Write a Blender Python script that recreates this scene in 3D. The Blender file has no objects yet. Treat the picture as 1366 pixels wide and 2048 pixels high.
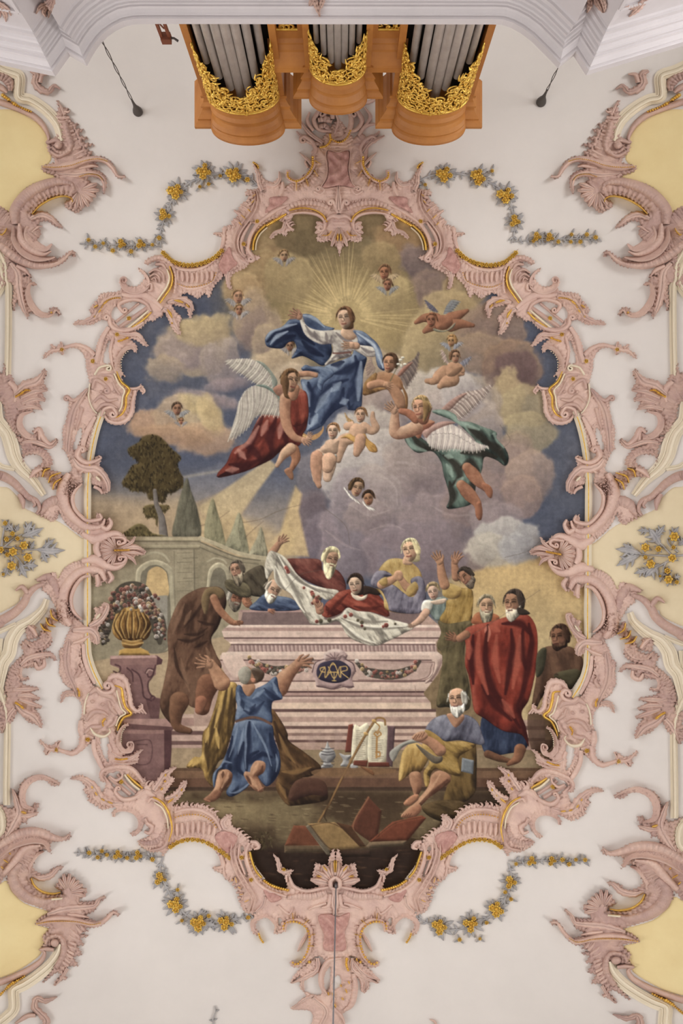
import bpy, math, random
import numpy as np

# ---------------------------------------------------------------- camera, world, light, exposure
random.seed(7)
SC = bpy.context.scene
COL = SC.collection
F = 1365.0            # focal length in pixels of the 1366 x 2048 frame
CX, CY = 683.0, 1024.0
CAMZ = 1.5            # the camera stands on the church floor and looks straight up
HC = 12.0             # height of the vault crown above the camera

cd = bpy.data.cameras.new('camera')
cd.sensor_fit = 'VERTICAL'
cd.sensor_height = 36.0
cd.lens = 36.0 * F / 2048.0
cd.clip_end = 200
cam = bpy.data.objects.new('camera', cd)
COL.objects.link(cam)
cam.location = (0, 0, CAMZ)
cam.rotation_euler = (math.pi, 0, 0)
SC.camera = cam

w = bpy.data.worlds.new('world')
SC.world = w
w.use_nodes = True
w.node_tree.nodes['Background'].inputs[0].default_value = (0.86, 0.88, 1.0, 1)
w.node_tree.nodes['Background'].inputs[1].default_value = 1.0

SC.view_settings.view_transform = 'Standard'
SC.view_settings.look = 'None'
SC.view_settings.gamma = 1
SC.view_settings.use_curve_mapping = False
SC.view_settings.exposure = 0.03
WALLX, WALLY = 7.4, 12.0
WIN_Y = (-6.4, 0.6, 7.3)      # windows of the nave along both side walls
WIN_W, WIN_Z0, WIN_Z1 = 2.6, 3.6, 9.2
WIN_E = 640.0

def window_light(sx, y, e, colr):
    l = bpy.data.lights.new('daylight', 'AREA')
    l.shape = 'RECTANGLE'
    l.size = WIN_Z1 - WIN_Z0
    l.size_y = WIN_W
    l.energy = e
    l.color = colr
    o = bpy.data.objects.new('daylight', l)
    COL.objects.link(o)
    o.location = (sx * (WALLX + 0.25), y, (WIN_Z0 + WIN_Z1) / 2)
    o.rotation_euler = (0, sx * math.pi / 2, 0)
    return o

for sx in (-1, 1):
    for i, y in enumerate(WIN_Y):
        window_light(sx, y, WIN_E * (1.0, 0.62, 0.74)[i], (1.0, 0.99, 0.985))

# ---------------------------------------------------------------- materials
def lin(c):
    c = np.asarray(c, dtype=np.float64) / 255.0
    return np.where(c <= 0.04045, c / 12.92, ((c + 0.055) / 1.055) ** 2.4)

def mat(name, rgb, rough=0.8, metal=0.0, var=0.10, scale=2.0, bump=0.0, bscale=30.0, rgb2=None, detail=6.0):
    m = bpy.data.materials.new(name)
    m.use_nodes = True
    nt = m.node_tree
    b = nt.nodes['Principled BSDF']
    b.inputs['Roughness'].default_value = rough
    b.inputs['Metallic'].default_value = metal
    tc = nt.nodes.new('ShaderNodeNewGeometry')
    nz = nt.nodes.new('ShaderNodeTexNoise')
    nz.inputs['Scale'].default_value = scale
    nz.inputs['Detail'].default_value = detail
    nz.inputs['Roughness'].default_value = 0.65
    nt.links.new(tc.outputs['Position'], nz.inputs['Vector'])
    rp = nt.nodes.new('ShaderNodeValToRGB')
    a = lin(rgb)
    c2 = lin(rgb2) if rgb2 is not None else a * (1 - var)
    c1 = a if rgb2 is not None else np.minimum(a * (1 + var), 1)
    rp.color_ramp.elements[0].position = 0.32
    rp.color_ramp.elements[1].position = 0.68
    rp.color_ramp.elements[0].color = (*c2, 1)
    rp.color_ramp.elements[1].color = (*c1, 1)
    nt.links.new(nz.outputs['Fac'], rp.inputs['Fac'])
    nt.links.new(rp.outputs['Color'], b.inputs['Base Color'])
    if bump > 0:
        n2 = nt.nodes.new('ShaderNodeTexNoise')
        n2.inputs['Scale'].default_value = bscale
        n2.inputs['Detail'].default_value = 4
        nt.links.new(tc.outputs['Position'], n2.inputs['Vector'])
        bp = nt.nodes.new('ShaderNodeBump')
        bp.inputs['Strength'].default_value = bump
        bp.inputs['Distance'].default_value = 0.02
        nt.links.new(n2.outputs['Fac'], bp.inputs['Height'])
        nt.links.new(bp.outputs['Normal'], b.inputs['Normal'])
    return m

M = {}
M['plaster'] = mat('plaster', (218, 212, 206), 0.9, var=0.035, scale=0.7, bump=0.05, bscale=9)
M['pink'] = mat('pink_stucco', (220, 190, 174), 0.75, scale=3.0, rgb2=(199, 167, 156), bump=0.5, bscale=34)
M['mauve'] = mat('mauve_stucco', (205, 174, 158), 0.75, scale=2.4, rgb2=(182, 151, 143), bump=0.5, bscale=30)
M['rose'] = mat('rose_stucco', (204, 162, 150), 0.8, scale=9.0, rgb2=(170, 124, 116), bump=1.0, bscale=12)
M['yellow'] = mat('yellow_plaster', (232, 214, 162), 0.9, scale=1.1, rgb2=(224, 203, 150), bump=0.04)
M['ochre'] = mat('pale_yellow_plaster', (222, 207, 174), 0.9, scale=1.1, rgb2=(212, 196, 162), bump=0.04)
M['cream'] = mat('cream_moulding', (226, 214, 190), 0.7, var=0.05, scale=1.5)
M['white'] = mat('white_moulding', (208, 202, 203), 0.75, var=0.05, scale=1.2, bump=0.08, bscale=20)
M['gold'] = mat('gold_leaf', (250, 214, 108), 0.30, 0.65, scale=14, rgb2=(216, 168, 70), bump=0.25, bscale=60)
M['silver'] = mat('grey_stucco_leaf', (180, 177, 175), 0.6, scale=8, rgb2=(152, 150, 152))
M['wood'] = mat('oak_wood', (190, 128, 62), 0.5, scale=1.4, rgb2=(160, 100, 44), bump=0.1, bscale=12)
M['darkwood'] = mat('dark_wood', (70, 44, 24), 0.6, scale=3, rgb2=(48, 30, 18))
M['pipe'] = mat('pipe_metal', (232, 225, 220), 0.24, 0.4, var=0.10, scale=6)
M['black'] = mat('dark_interior', (14, 12, 12), 0.9)
M['iron'] = mat('iron', (88, 82, 78), 0.55, 0.4)
M['cable'] = mat('grey_cable', (128, 126, 130), 0.6, 0.1)
M['redwood'] = mat('red_brown_wood', (120, 66, 44), 0.5)
M['stone'] = mat('stone_floor', (140, 139, 138), 0.7, scale=1.0)

# ---------------------------------------------------------------- pixel <-> vault mapping
VK = 0.0042
MIR = [False]      # True while the right-hand twin of a left-hand ornament is built
def vault_drop(x):
    return VK * np.abs(x) ** 3

def surf(u, v, h=0.0):
    """point where the sight line of photo pixel (u,v) meets the vault, h metres below its plaster"""
    u = np.asarray(u, dtype=np.float64); v = np.asarray(v, dtype=np.float64)
    if MIR[0]:                       # the right side as measured: axis and height differ a little from the left
        sm = np.interp(v, (350, 500, 740, 1000, 1200, 1450, 1660, 1720, 2048), (1352, 1358, 1358, 1352, 1350, 1350, 1346, 1341, 1338))
        dv = np.interp(v, (1000, 1100, 1200, 1400, 1600, 1830, 2048), (0, 14, 27, 20, 26, 35, 35))
        v = v + dv * (1 - np.clip((u - 190) / 90, 0, 1))
        u = sm + (1364 - sm) * np.clip(1 - u / 120, 0, 1) - u
    a = (u - CX) / F; b = (v - CY) / F
    z = np.full(np.broadcast(u, v, h).shape, HC - 0.3)
    for _ in range(14):
        z = HC - h - vault_drop(a * z)
    return np.stack([a * z, b * z, z + CAMZ], axis=-1)

def at(u, v, z):
    """point of the sight line of pixel (u,v) at height z above the camera"""
    return np.array([(u - CX) / F * z, (v - CY) / F * z, z + CAMZ])

CROP = dict(c1=(0, 0, 2.97), c2=(360, 0, 2.1015), c3=(906, 0, 2.97), c4=(0, 400, 3.415), c5=(300, 280, 3.415),
            c6=(660, 280, 3.252), d1=(0, 850, 3.415), d2=(0, 1300, 3.415), d3=(0, 1640, 2.97), d4=(380, 1600, 2.277),
            d5=(906, 1600, 2.97), d6=(1000, 1220, 3.732), d7=(1000, 820, 3.732), d8=(966, 400, 3.415),
            f1=(400, 560, 3.415), f2=(700, 560, 3.415), f3=(180, 820, 2.97), f4=(560, 880, 3.252),
            f5=(180, 1080, 2.97), f6=(480, 1040, 3.252), f7=(800, 1060, 3.415), f8=(300, 1280, 3.415),
            f9=(580, 1380, 2.732), px=(0, 0, 1.0))
def q(crop, s):
    """'x,y x,y ...' read in one enlarged detail of the photograph -> photo pixels"""
    x0, y0, k = CROP[crop]
    if isinstance(s, str):
        s = [tuple(float(t) for t in p.split(',')) for p in s.split()]
    a = np.array(s, dtype=np.float64)
    return a / k + np.array([x0, y0])
def kk(crop):
    return CROP[crop][2]
def spl(p, closed=False, step=4.0):
    """Catmull-Rom through the points, resampled to about `step` pixels"""
    p = np.asarray(p, dtype=np.float64)
    n = len(p)
    if n < 3 and not closed:
        m = max(2, int(np.hypot(*(p[-1] - p[0])) / step) + 1)
        t = np.linspace(0, 1, m)[:, None]
        return p[0] * (1 - t) + p[-1] * t
    if closed:
        P = np.vstack([p[-1], p, p[0], p[1]]); segs = n
    else:
        P = np.vstack([2 * p[0] - p[1], p, 2 * p[-1] - p[-2]]); segs = n - 1
    out = []
    for i in range(segs):
        a, b, c, d = P[i], P[i + 1], P[i + 2], P[i + 3]
        m = max(1, int(np.hypot(*(c - b)) / step + 0.5))
        t = (np.arange(m) / m)[:, None]
        out.append(0.5 * (2 * b + (c - a) * t + (2 * a - 5 * b + 4 * c - d) * t ** 2 + (3 * b - a - 3 * c + d) * t ** 3))
    r = np.vstack(out)
    if not closed:
        r = np.vstack([r, p[-1]])
    return r

def seg_field(P, X, Y, closed):
    """distance, signed inside flag, arc length and side of the nearest point of polyline P"""
    n = len(P)
    A = P; B = np.roll(P, -1, axis=0)
    if not closed:
        A = A[:-1]; B = B[:-1]
    D = B - A
    L = np.hypot(D[:, 0], D[:, 1]) + 1e-9
    S = np.concatenate([[0], np.cumsum(L)])
    best = np.full(X.shape, 1e12, dtype=np.float32)
    arc = np.zeros(X.shape, dtype=np.float32)
    side = np.zeros(X.shape, dtype=np.float32)
    ins = np.zeros(X.shape, dtype=bool)
    X = X.astype(np.float32); Y = Y.astype(np.float32)
    for i in range(len(A)):
        ax, ay = A[i]; dx, dy = D[i]
        px = X - np.float32(ax); py = Y - np.float32(ay)
        t = np.clip((px * np.float32(dx) + py * np.float32(dy)) / np.float32(L[i] ** 2), 0, 1)
        ex = px - t * np.float32(dx); ey = py - t * np.float32(dy)
        d = ex * ex + ey * ey
        k = d < best
        best = np.where(k, d, best)
        arc = np.where(k, np.float32(S[i]) + t * np.float32(L[i]), arc)
        if closed:
            if dy != 0:
                by = ay + dy
                c = (Y < ay) != (Y < by)
                ins ^= c & (px < (py * np.float32(dx / dy)))
        else:
            side = np.where(k, px * np.float32(dy) - py * np.float32(dx), side)
    return np.sqrt(best), ins, arc, side, S[-1]

# ---------------------------------------------------------------- mesh helpers
def mk(name, V, Fc, m, parent=None, smooth=True, loc=None):
    V = np.asarray(V, dtype=np.float64).reshape(-1, 3)
    me = bpy.data.meshes.new(name)
    if isinstance(Fc, np.ndarray):
        k = Fc.shape[1]
        me.vertices.add(len(V)); me.loops.add(Fc.size); me.polygons.add(len(Fc))
        off = np.zeros(3) if loc is None else np.asarray(loc)
        me.vertices.foreach_set('co', (V - off).astype(np.float32).ravel())
        me.loops.foreach_set('vertex_index', Fc.astype(np.int32).ravel())
        me.polygons.foreach_set('loop_start', np.arange(0, Fc.size, k, dtype=np.int32))
        me.update(calc_edges=True)
        me.validate()
    else:
        off = np.zeros(3) if loc is None else np.asarray(loc)
        me.from_pydata([tuple(x) for x in (V - off)], [], [tuple(f) for f in Fc])
    me.polygons.foreach_set('use_smooth', np.full(len(me.polygons), smooth, dtype=bool))
    me.update()
    if m is not None:
        me.materials.append(m if not isinstance(m, str) else M[m])
    o = bpy.data.objects.new(name, me)
    COL.objects.link(o)
    if loc is not None:
        o.location = loc
    if parent is not None:
        put(o, parent)
    return o

def put(o, parent):
    """parent keeping the world position (no parent in this scene is rotated or scaled)"""
    w = np.zeros(3); p = parent
    while p is not None:
        w = w + np.array(p.location); p = p.parent
    o.parent = parent
    o.location = np.array(o.location) - w

def thing(name, label, cat, loc, group=None):
    o = bpy.data.objects.new(name, None)
    o.empty_display_size = 0.1
    COL.objects.link(o)
    o.location = loc
    return tag(o, label, cat, group)
def tag(o, label, cat, group=None):
    o['label'] = label; o['category'] = cat
    if group: o['group'] = group
    return o
def struct(o, label=None, cat=None):
    o['kind'] = 'structure'
    if label: o['label'] = label
    if cat: o['category'] = cat
    return o

def join(parts):
    Vs, Fs, n = [], [], 0
    for V, Fc in parts:
        V = np.asarray(V).reshape(-1, 3)
        Vs.append(V); Fs.append(np.asarray(Fc) + n); n += len(V)
    return np.vstack(Vs), np.vstack(Fs)

def grid_faces(n, m, flip=False, wrap=False):
    i = np.arange(n - 1)[:, None]; j = np.arange(m if wrap else m - 1)[None, :]
    j2 = (j + 1) % m
    f = np.stack([i * m + j, i * m + j2, (i + 1) * m + j2, (i + 1) * m + j], axis=-1).reshape(-1, 4)
    return f[:, ::-1] if flip else f

def box(x0, x1, y0, y1, z0, z1):
    V = np.array([(x, y, z) for x in (x0, x1) for y in (y0, y1) for z in (z0, z1)], dtype=float)
    Fq = np.array([(0, 1, 3, 2), (4, 6, 7, 5), (0, 4, 5, 1), (2, 3, 7, 6), (0, 2, 6, 4), (1, 5, 7, 3)])
    return V, Fq

PROF = {
    'round': [(-1, -.15), (-.97, .25), (-.85, .55), (-.6, .82), (-.3, .96), (0, 1), (.3, .96), (.6, .82), (.85, .55), (.97, .25), (1, -.15)],
    'scoop': [(-1, -.15), (-.97, .6), (-.86, 1), (-.68, .9), (-.4, .55), (0, .42), (.4, .55), (.68, .9), (.86, 1), (.97, .6), (1, -.15)],
    'leaf': [(-1, -.15), (-.9, .35), (-.55, .8), (-.15, .95), (0, .7), (.15, .95), (.55, .8), (.9, .35), (1, -.15)],
    'half': [(-1, -.15), (-.96, .8), (-.8, 1), (-.5, .8), (0, .55), (.5, .4), (.9, .3), (1, -.15)],
    'rail': [(-1, -.15), (-.98, .45), (-.70, .5), (-.66, .75), (-.4, .8), (-.36, 1), (.36, 1), (.4, .8), (.66, .75), (.70, .5), (.98, .45), (1, -.15)],
    'mould': [(-1, -.1), (-.99, .34), (-.74, .36), (-.73, .52), (-.62, .56), (-.5, .66), (-.42, .8), (-.40, .98), (-.08, 1), (-.06, .82), (.08, .78), (.22, .64), (.32, .5), (.34, .62), (.5, .62), (.52, .34), (.99, .3), (1, -.1)],
    'flat': [(-1, -.1), (-.94, .8), (-.8, 1), (0, 1), (.8, 1), (.94, .8), (1, -.1)],
    'thin': [(-1, -.2), (-.6, .7), (0, 1), (.6, .7), (1, -.2)],
}
def ribbon(p, wl, wr=None, h=0.06, prof='round', fl=None, sc=None, step=2.2, base=0.0, closed=False, raw=False, sf=None):
    """relief band swept along a path on the vault. fl=(count,amount) flutes across it, sc=(count,amount,side) toothed edge"""
    P = np.asarray(p) if raw else spl(p, closed, step)
    n = len(P)
    if closed:
        T = np.roll(P, -1, 0) - np.roll(P, 1, 0)
    else:
        T = np.gradient(P, axis=0)
    T = T / (np.hypot(T[:, 0], T[:, 1])[:, None] + 1e-9)
    N = np.stack([T[:, 1], -T[:, 0]], -1)
    t = np.linspace(0, 1, n)
    def iv(a):
        a = np.atleast_1d(np.asarray(a, dtype=float))
        return np.interp(t, np.linspace(0, 1, len(a)), a)
    wl_ = iv(wl); wr_ = iv(wl if wr is None else wr); hh = iv(h)
    if sc:
        cnt, amt, sd = sc
        saw = (t * cnt) % 1.0
        k = 1 + amt * (saw ** 1.5 - 0.3)
        if sd <= 0: wl_ = wl_ * k
        if sd >= 0: wr_ = wr_ * k
    if fl:
        hh = hh * (1 - fl[1] * 0.5 + fl[1] * 0.5 * np.cos(2 * np.pi * fl[0] * t))
    pr = np.array(PROF[prof])
    s = pr[:, 0][None, :]; g = pr[:, 1][None, :]
    off = np.where(s < 0, s * wl_[:, None], s * wr_[:, None])
    U = P[:, 0][:, None] + N[:, 0][:, None] * off
    Vv = P[:, 1][:, None] + N[:, 1][:, None] * off
    Hh = base + np.where(g < 0, -0.012 - base * 0, g * hh[:, None])
    V = (sf or surf)(U, Vv, Hh)
    Fq = grid_faces(n, len(pr))
    if closed:
        m = len(pr)
        j = np.arange(m - 1)
        Fq = np.vstack([Fq, np.stack([(n - 1) * m + j, (n - 1) * m + j + 1, j + 1, j], -1)])
    return V.reshape(-1, 3), Fq

def curl(p, r, side, turns=1.15, end=True, n=14):
    """append a volute to a path (side = +1 / -1 turning sense)"""
    p = np.asarray(p, dtype=float)
    if not end:
        return curl(p[::-1], r, side, turns, True, n)[::-1]
    d = p[-1] - p[-2]; d = d / np.hypot(*d)
    nrm = np.array([-d[1], d[0]]) * side
    c = p[-1] + nrm * r
    a0 = math.atan2(*(p[-1] - c)[::-1])
    out = []
    for i in range(1, n + 1):
        k = i / n
        a = a0 + side * 2 * math.pi * turns * k
        rr = r * (1 - 0.72 * k)
        out.append(c + np.array([math.cos(a), math.sin(a)]) * rr)
    return np.vstack([p, out])

def flames(p, cnt, ln, wd, side, lean=0.6, hook=0.5, h=0.05, t0=0.0, t1=1.0, base=0.0):
    """row of flame shaped leaves growing off one side of a path"""
    P = spl(p, False, 2.0); n = len(P); out = []
    for i in range(cnt):
        t = t0 + (t1 - t0) * (i + 0.5) / cnt
        k = min(n - 2, int(t * (n - 1)))
        T = P[k + 1] - P[k]; T = T / (np.hypot(*T) + 1e-9)
        Nn = np.array([T[1], -T[0]]) * side
        l = ln * .85 * (0.7 + 0.6 * random.random())
        a = P[k] - Nn * wd * 0.6
        b = a + Nn * l * 0.45 + T * l * lean * 0.25
        c = a + Nn * l * 0.8 + T * l * lean * 0.7
        e = a + Nn * l * (0.95 - 0.2 * hook) + T * l * (lean + 0.3 * hook)
        out.append(ribbon([a, b, c, e], [wd * .8, wd, wd * .6, .4], h=[h * .8, h, h * .8, h * .5], prof='thin', step=max(2.2, l / 7), base=base))
    return out

def fan(cx, cy, r, a0, a1, n, h=0.07, wd=None, r0=0.15):
    """shell: lobes radiating from a point"""
    out = []
    wd = wd or r * abs(math.radians(a1 - a0)) / n * 0.52
    for i in range(n):
        a = math.radians(a0 + (a1 - a0) * (i + 0.5) / n)
        d = np.array([math.cos(a), math.sin(a)]); c = np.array([cx, cy])
        l = r * (0.9 + 0.2 * random.random())
        out.append(ribbon([c + d * r * r0, c + d * l * .5, c + d * l * .85, c + d * l], [wd * .35, wd * .75, wd, wd * .35], h=[h * .6, h * .9, h, h * .7], prof='leaf', step=max(2.0, r / 9)))
    return out

def dome(u, v, r, h, base=0.0, k=10, rz=1.0, ang=0.0):
    """small raised boss"""
    rr = np.array([1.05, 1.0, .8, .5, .02]); hh = np.array([-.2, .3, .75, .95, 1.0])
    a = np.linspace(0, 2 * np.pi, k, endpoint=False)
    ca, sa = math.cos(ang), math.sin(ang)
    X = rr[:, None] * np.cos(a) * r * rz; Y = rr[:, None] * np.sin(a) * r
    U = u + X * ca - Y * sa; Vv = v + X * sa + Y * ca
    V = surf(U, Vv, base + hh[:, None] * h + 0 * a)
    return V.reshape(-1, 3), grid_faces(5, k, wrap=True)

def rosette(u, v, r, h, petals=5, base=0.0, ang=0.0):
    """flower boss with petals and a raised eye"""
    k = petals * 4
    a = np.linspace(0, 2 * np.pi, k, endpoint=False) + ang
    rr = np.array([1.02, .98, .75, .45, .38, .2, .02]); hh = np.array([-.2, .45, .8, .45, .75, 1.0, 1.05])
    lob = 0.72 + 0.28 * np.abs(np.cos((a - ang) * petals / 2))
    R = rr[:, None] * np.where(rr[:, None] > .4, lob[None, :], 1.0) * r
    U = u + R * np.cos(a); Vv = v + R * np.sin(a)
    V = surf(U, Vv, base + hh[:, None] * h * (0.8 + 0.2 * lob[None, :]))
    return V.reshape(-1, 3), grid_faces(len(rr), k, wrap=True)

def beads(p, n, r, h, base=0.0, kind='dome', jit=0.0):
    P = spl(p, False, 1.0)
    S = np.concatenate([[0], np.cumsum(np.hypot(*np.diff(P, axis=0).T))])
    out = []
    for i in range(n):
        s = (i + .5) / n * S[-1]
        u = np.interp(s, S, P[:, 0]); v = np.interp(s, S, P[:, 1])
        rr = r * (1 + jit * (random.random() - .5))
        if kind == 'dome':
            out.append(dome(u, v, rr, h, base, 8))
        else:
            out.append(rosette(u, v, rr, h, 5, base, random.random() * 6))
    return out

def plate(outline, holes=(), h=0.05, r=6.0, cell=1.7, flute=0.0, lam=7.0, depth=16.0, jag=0.0, groove=0.0, gd=5.0, wav=0.0, smooth=True, step=3.5, base=0.0):
    """relief slab with rounded edges from a traced outline: a height field over a fine grid,
    flutes run inwards from the edge, optional toothed outline and an incised line along the rim"""
    O = spl(outline, True, step) if smooth else np.asarray(outline, dtype=float)
    lo = O.min(0) - 4; hi = O.max(0) + 4
    xs = np.arange(lo[0], hi[0] + cell, cell); ys = np.arange(lo[1], hi[1] + cell, cell)
    X, Y = np.meshgrid(xs, ys)
    d, ins, arc, _, L = seg_field(O, X, Y, True)
    sd = np.where(ins, d, -d)
    for hl in holes:
        Hh = spl(hl, True, step)
        d2, in2, _, _, _ = seg_field(Hh, X, Y, True)
        sd = np.minimum(sd, np.where(in2, -d2, d2))
    if jag:
        k = max(1, round(L / lam)); ph = (arc / L * k) % 1.0
        sd = sd + jag * (ph ** 1.4 * 1.3 - 0.75)
    s = np.clip(sd / r, 0, 1)
    hh = np.sqrt(np.clip(1 - (1 - s) ** 2, 0, 1))
    if flute:
        k = max(1, round(L / lam))
        hh = hh - flute * np.exp(-np.clip(sd, 0, None) / depth) * (0.5 + 0.5 * np.cos(2 * np.pi * arc / L * k)) * s
    if groove:
        hh = hh - groove * np.exp(-((sd - gd) / 1.4) ** 2)
    if wav:
        hh = hh + wav * (np.sin(X * .21 + 2 * np.sin(Y * .07)) * np.sin(Y * .17 + 1.5 * np.sin(X * .09))) * s
    Hm = np.where(sd > 0, 0.006 + base + hh * h, np.maximum(sd, -2.0) * 0.012)
    c = (sd[:-1, :-1] > 0) | (sd[1:, :-1] > 0) | (sd[:-1, 1:] > 0) | (sd[1:, 1:] > 0)
    idx = -np.ones(X.shape, dtype=np.int64)
    use = np.zeros(X.shape, dtype=bool)
    use[:-1, :-1] |= c; use[1:, :-1] |= c; use[:-1, 1:] |= c; use[1:, 1:] |= c
    idx[use] = np.arange(use.sum())
    i, j = np.nonzero(c)
    Fq = np.stack([idx[i, j], idx[i, j + 1], idx[i + 1, j + 1], idx[i + 1, j]], -1)
    return (X[use], Y[use], Hm[use], Fq)

def plate_vf(pl):
    U, Vv, Hm, Fq = pl
    return surf(U, Vv, Hm), Fq

# ================================================================ the room: vault, walls, floor, gallery front
xs_ = np.linspace(-WALLX, WALLX, 97); ys_ = np.linspace(-WALLY, WALLY, 25)
gx0, gy0 = np.meshgrid(xs_, ys_)
struct(mk('ceiling', np.stack([gx0, gy0, CAMZ + HC - vault_drop(gx0)], -1).reshape(-1, 3), grid_faces(25, 97), 'plaster'), 'off-white plaster vault over the whole room', 'ceiling')
zt = CAMZ + HC - float(vault_drop(WALLX)) + 0.05
V_, F_ = box(-WALLX - .5, WALLX + .5, -WALLY - .5, WALLY + .5, -.2, 0)
struct(mk('floor', V_, F_, 'stone', smooth=False), 'pale stone church floor', 'floor')
for sx, nm in ((-1, 'left'), (1, 'right')):
    parts = []
    x0, x1 = sorted((sx * WALLX, sx * (WALLX + .5)))
    ed = [-WALLY] + [e for y in WIN_Y for e in (y - WIN_W / 2, y + WIN_W / 2)] + [WALLY]
    for k in range(len(ed) - 1):
        if k % 2 == 0:
            parts.append(box(x0, x1, ed[k], ed[k + 1], 0, zt))
        else:
            parts.append(box(x0, x1, ed[k], ed[k + 1], 0, WIN_Z0)); parts.append(box(x0, x1, ed[k], ed[k + 1], WIN_Z1, zt))
    struct(mk('wall_' + nm, *join(parts), 'plaster', smooth=False))
for sy, nm in ((-1, 'back'), (1, 'front')):
    y0, y1 = sorted((sy * WALLY, sy * (WALLY + .5)))
    struct(mk('wall_' + nm, *box(-WALLX - .5, WALLX + .5, y0, y1, 0, CAMZ + HC + .1), 'plaster', smooth=False))
k = 0
for sx in (-1, 1):
    for y in WIN_Y:
        k += 1
        x = sx * (WALLX + .06)
        parts = [box(x - .04, x + .04, y + a - .03, y + a + .03, WIN_Z0, WIN_Z1) for a in np.linspace(-WIN_W / 2 + .03, WIN_W / 2 - .03, 4)]
        parts += [box(x - .04, x + .04, y - WIN_W / 2, y + WIN_W / 2, z - .03, z + .03) for z in np.linspace(WIN_Z0 + .03, WIN_Z1 - .03, 7)]
        struct(mk('window_%d' % k, *join(parts), 'white', smooth=False))

# gallery front: a moulded cornice that breaks forward over two pilasters and swings round the organ, seen from below
ZG = 7.6
gp = [(-260, 78), (0, 130), (111, 153), (140, 112), (174, 132)]
gp += [(182, 117), (191, 102), (202, 87), (215, 74), (232, 62), (250, 53), (270, 49), (290, 48)]
gp += [(985, 49), (1004, 50), (1022, 56), (1042, 67), (1062, 82), (1082, 102), (1100, 120), (1116, 137), (1147, 112), (1172, 151), (1366, 92), (1626, 12)]
gw = np.array([at(u, v, ZG)[:2] for u, v in gp])
T_ = np.diff(gw, axis=0); T_ = T_ / np.hypot(T_[:, 0], T_[:, 1])[:, None]
N_ = np.stack([T_[:, 1], -T_[:, 0]], -1)
NM = np.zeros_like(gw); NM[0] = N_[0]; NM[-1] = N_[-1]
for i in range(1, len(gw) - 1):
    b_ = N_[i - 1] + N_[i]; b_ = b_ / np.hypot(*b_)
    NM[i] = b_ / max(.45, float(b_ @ N_[i]))
PG_ = [(1.2, 0), (0, 0), (0, .085), (.015, .09), (.035, .09), (.035, .10), (.05, .112), (.072, .135), (.08, .16), (.10, .162), (.10, .185), (.118, .19), (.128, .205), (.15, .215), (.15, .245), (.172, .25), (.185, .27), (.21, .28), (.21, .33), (.235, .335), (.25, .35), (.25, 3.6)]
def sweep_xy(path, nrm, prof, z0):
    V = []
    for d, dz in prof:
        V.append(np.column_stack([path + nrm * d, np.full(len(path), z0 - dz)]))
    V = np.stack(V, 1)
    return V.reshape(-1, 3), grid_faces(len(path), len(prof))
V_, F_ = sweep_xy(gw, NM, PG_, CAMZ + ZG)
# split every edge so that mouldings stay crisp
go = mk('trim_1', V_, F_, 'white', smooth=False)
struct(go, 'moulded white cornice of the gallery front below the organ', 'cornice')
# framed panels on the frieze under the cornice
def wall_pt(seg, s, drop, out=0.0):
    p = gw[seg] + NM[seg] * .25 + (gw[seg + 1] + NM[seg + 1] * .25 - gw[seg] - NM[seg] * .25) * s - N_[seg] * out
    return np.array([p[0], p[1], CAMZ + ZG - drop])
def bar3(a, b, t):
    a = np.array(a); b = np.array(b); d = b - a; d = d / np.linalg.norm(d)
    n1_ = np.cross(d, [0, 0, 1.0]); n1_ = n1_ if np.linalg.norm(n1_) > .1 else np.array([1.0, 0, 0])
    n1_ = n1_ / np.linalg.norm(n1_) * t; n2_ = np.cross(d, n1_); n2_ = n2_ / np.linalg.norm(n2_) * t
    V = np.array([p + s1 * n1_ + s2 * n2_ for p in (a, b) for s1, s2 in ((-1, -1), (1, -1), (1, 1), (-1, 1))])
    return V, np.array([(0, 1, 5, 4), (1, 2, 6, 5), (2, 3, 7, 6), (3, 0, 4, 7), (0, 3, 2, 1), (4, 5, 6, 7)])
for sg_ in (0, 1, 12, len(gw) - 3, len(gw) - 2):
    e0, e1 = (.02, .98) if sg_ != 12 else (.01, .99)
    c_ = [wall_pt(sg_, e0, .62, .012), wall_pt(sg_, e1, .62, .012), wall_pt(sg_, e1, 2.4, .012), wall_pt(sg_, e0, 2.4, .012)]
    mk('panel_moulding', *join([bar3(c_[i], c_[(i + 1) % 4], .018) for i in range(4)]), 'white', go, smooth=False)

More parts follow.
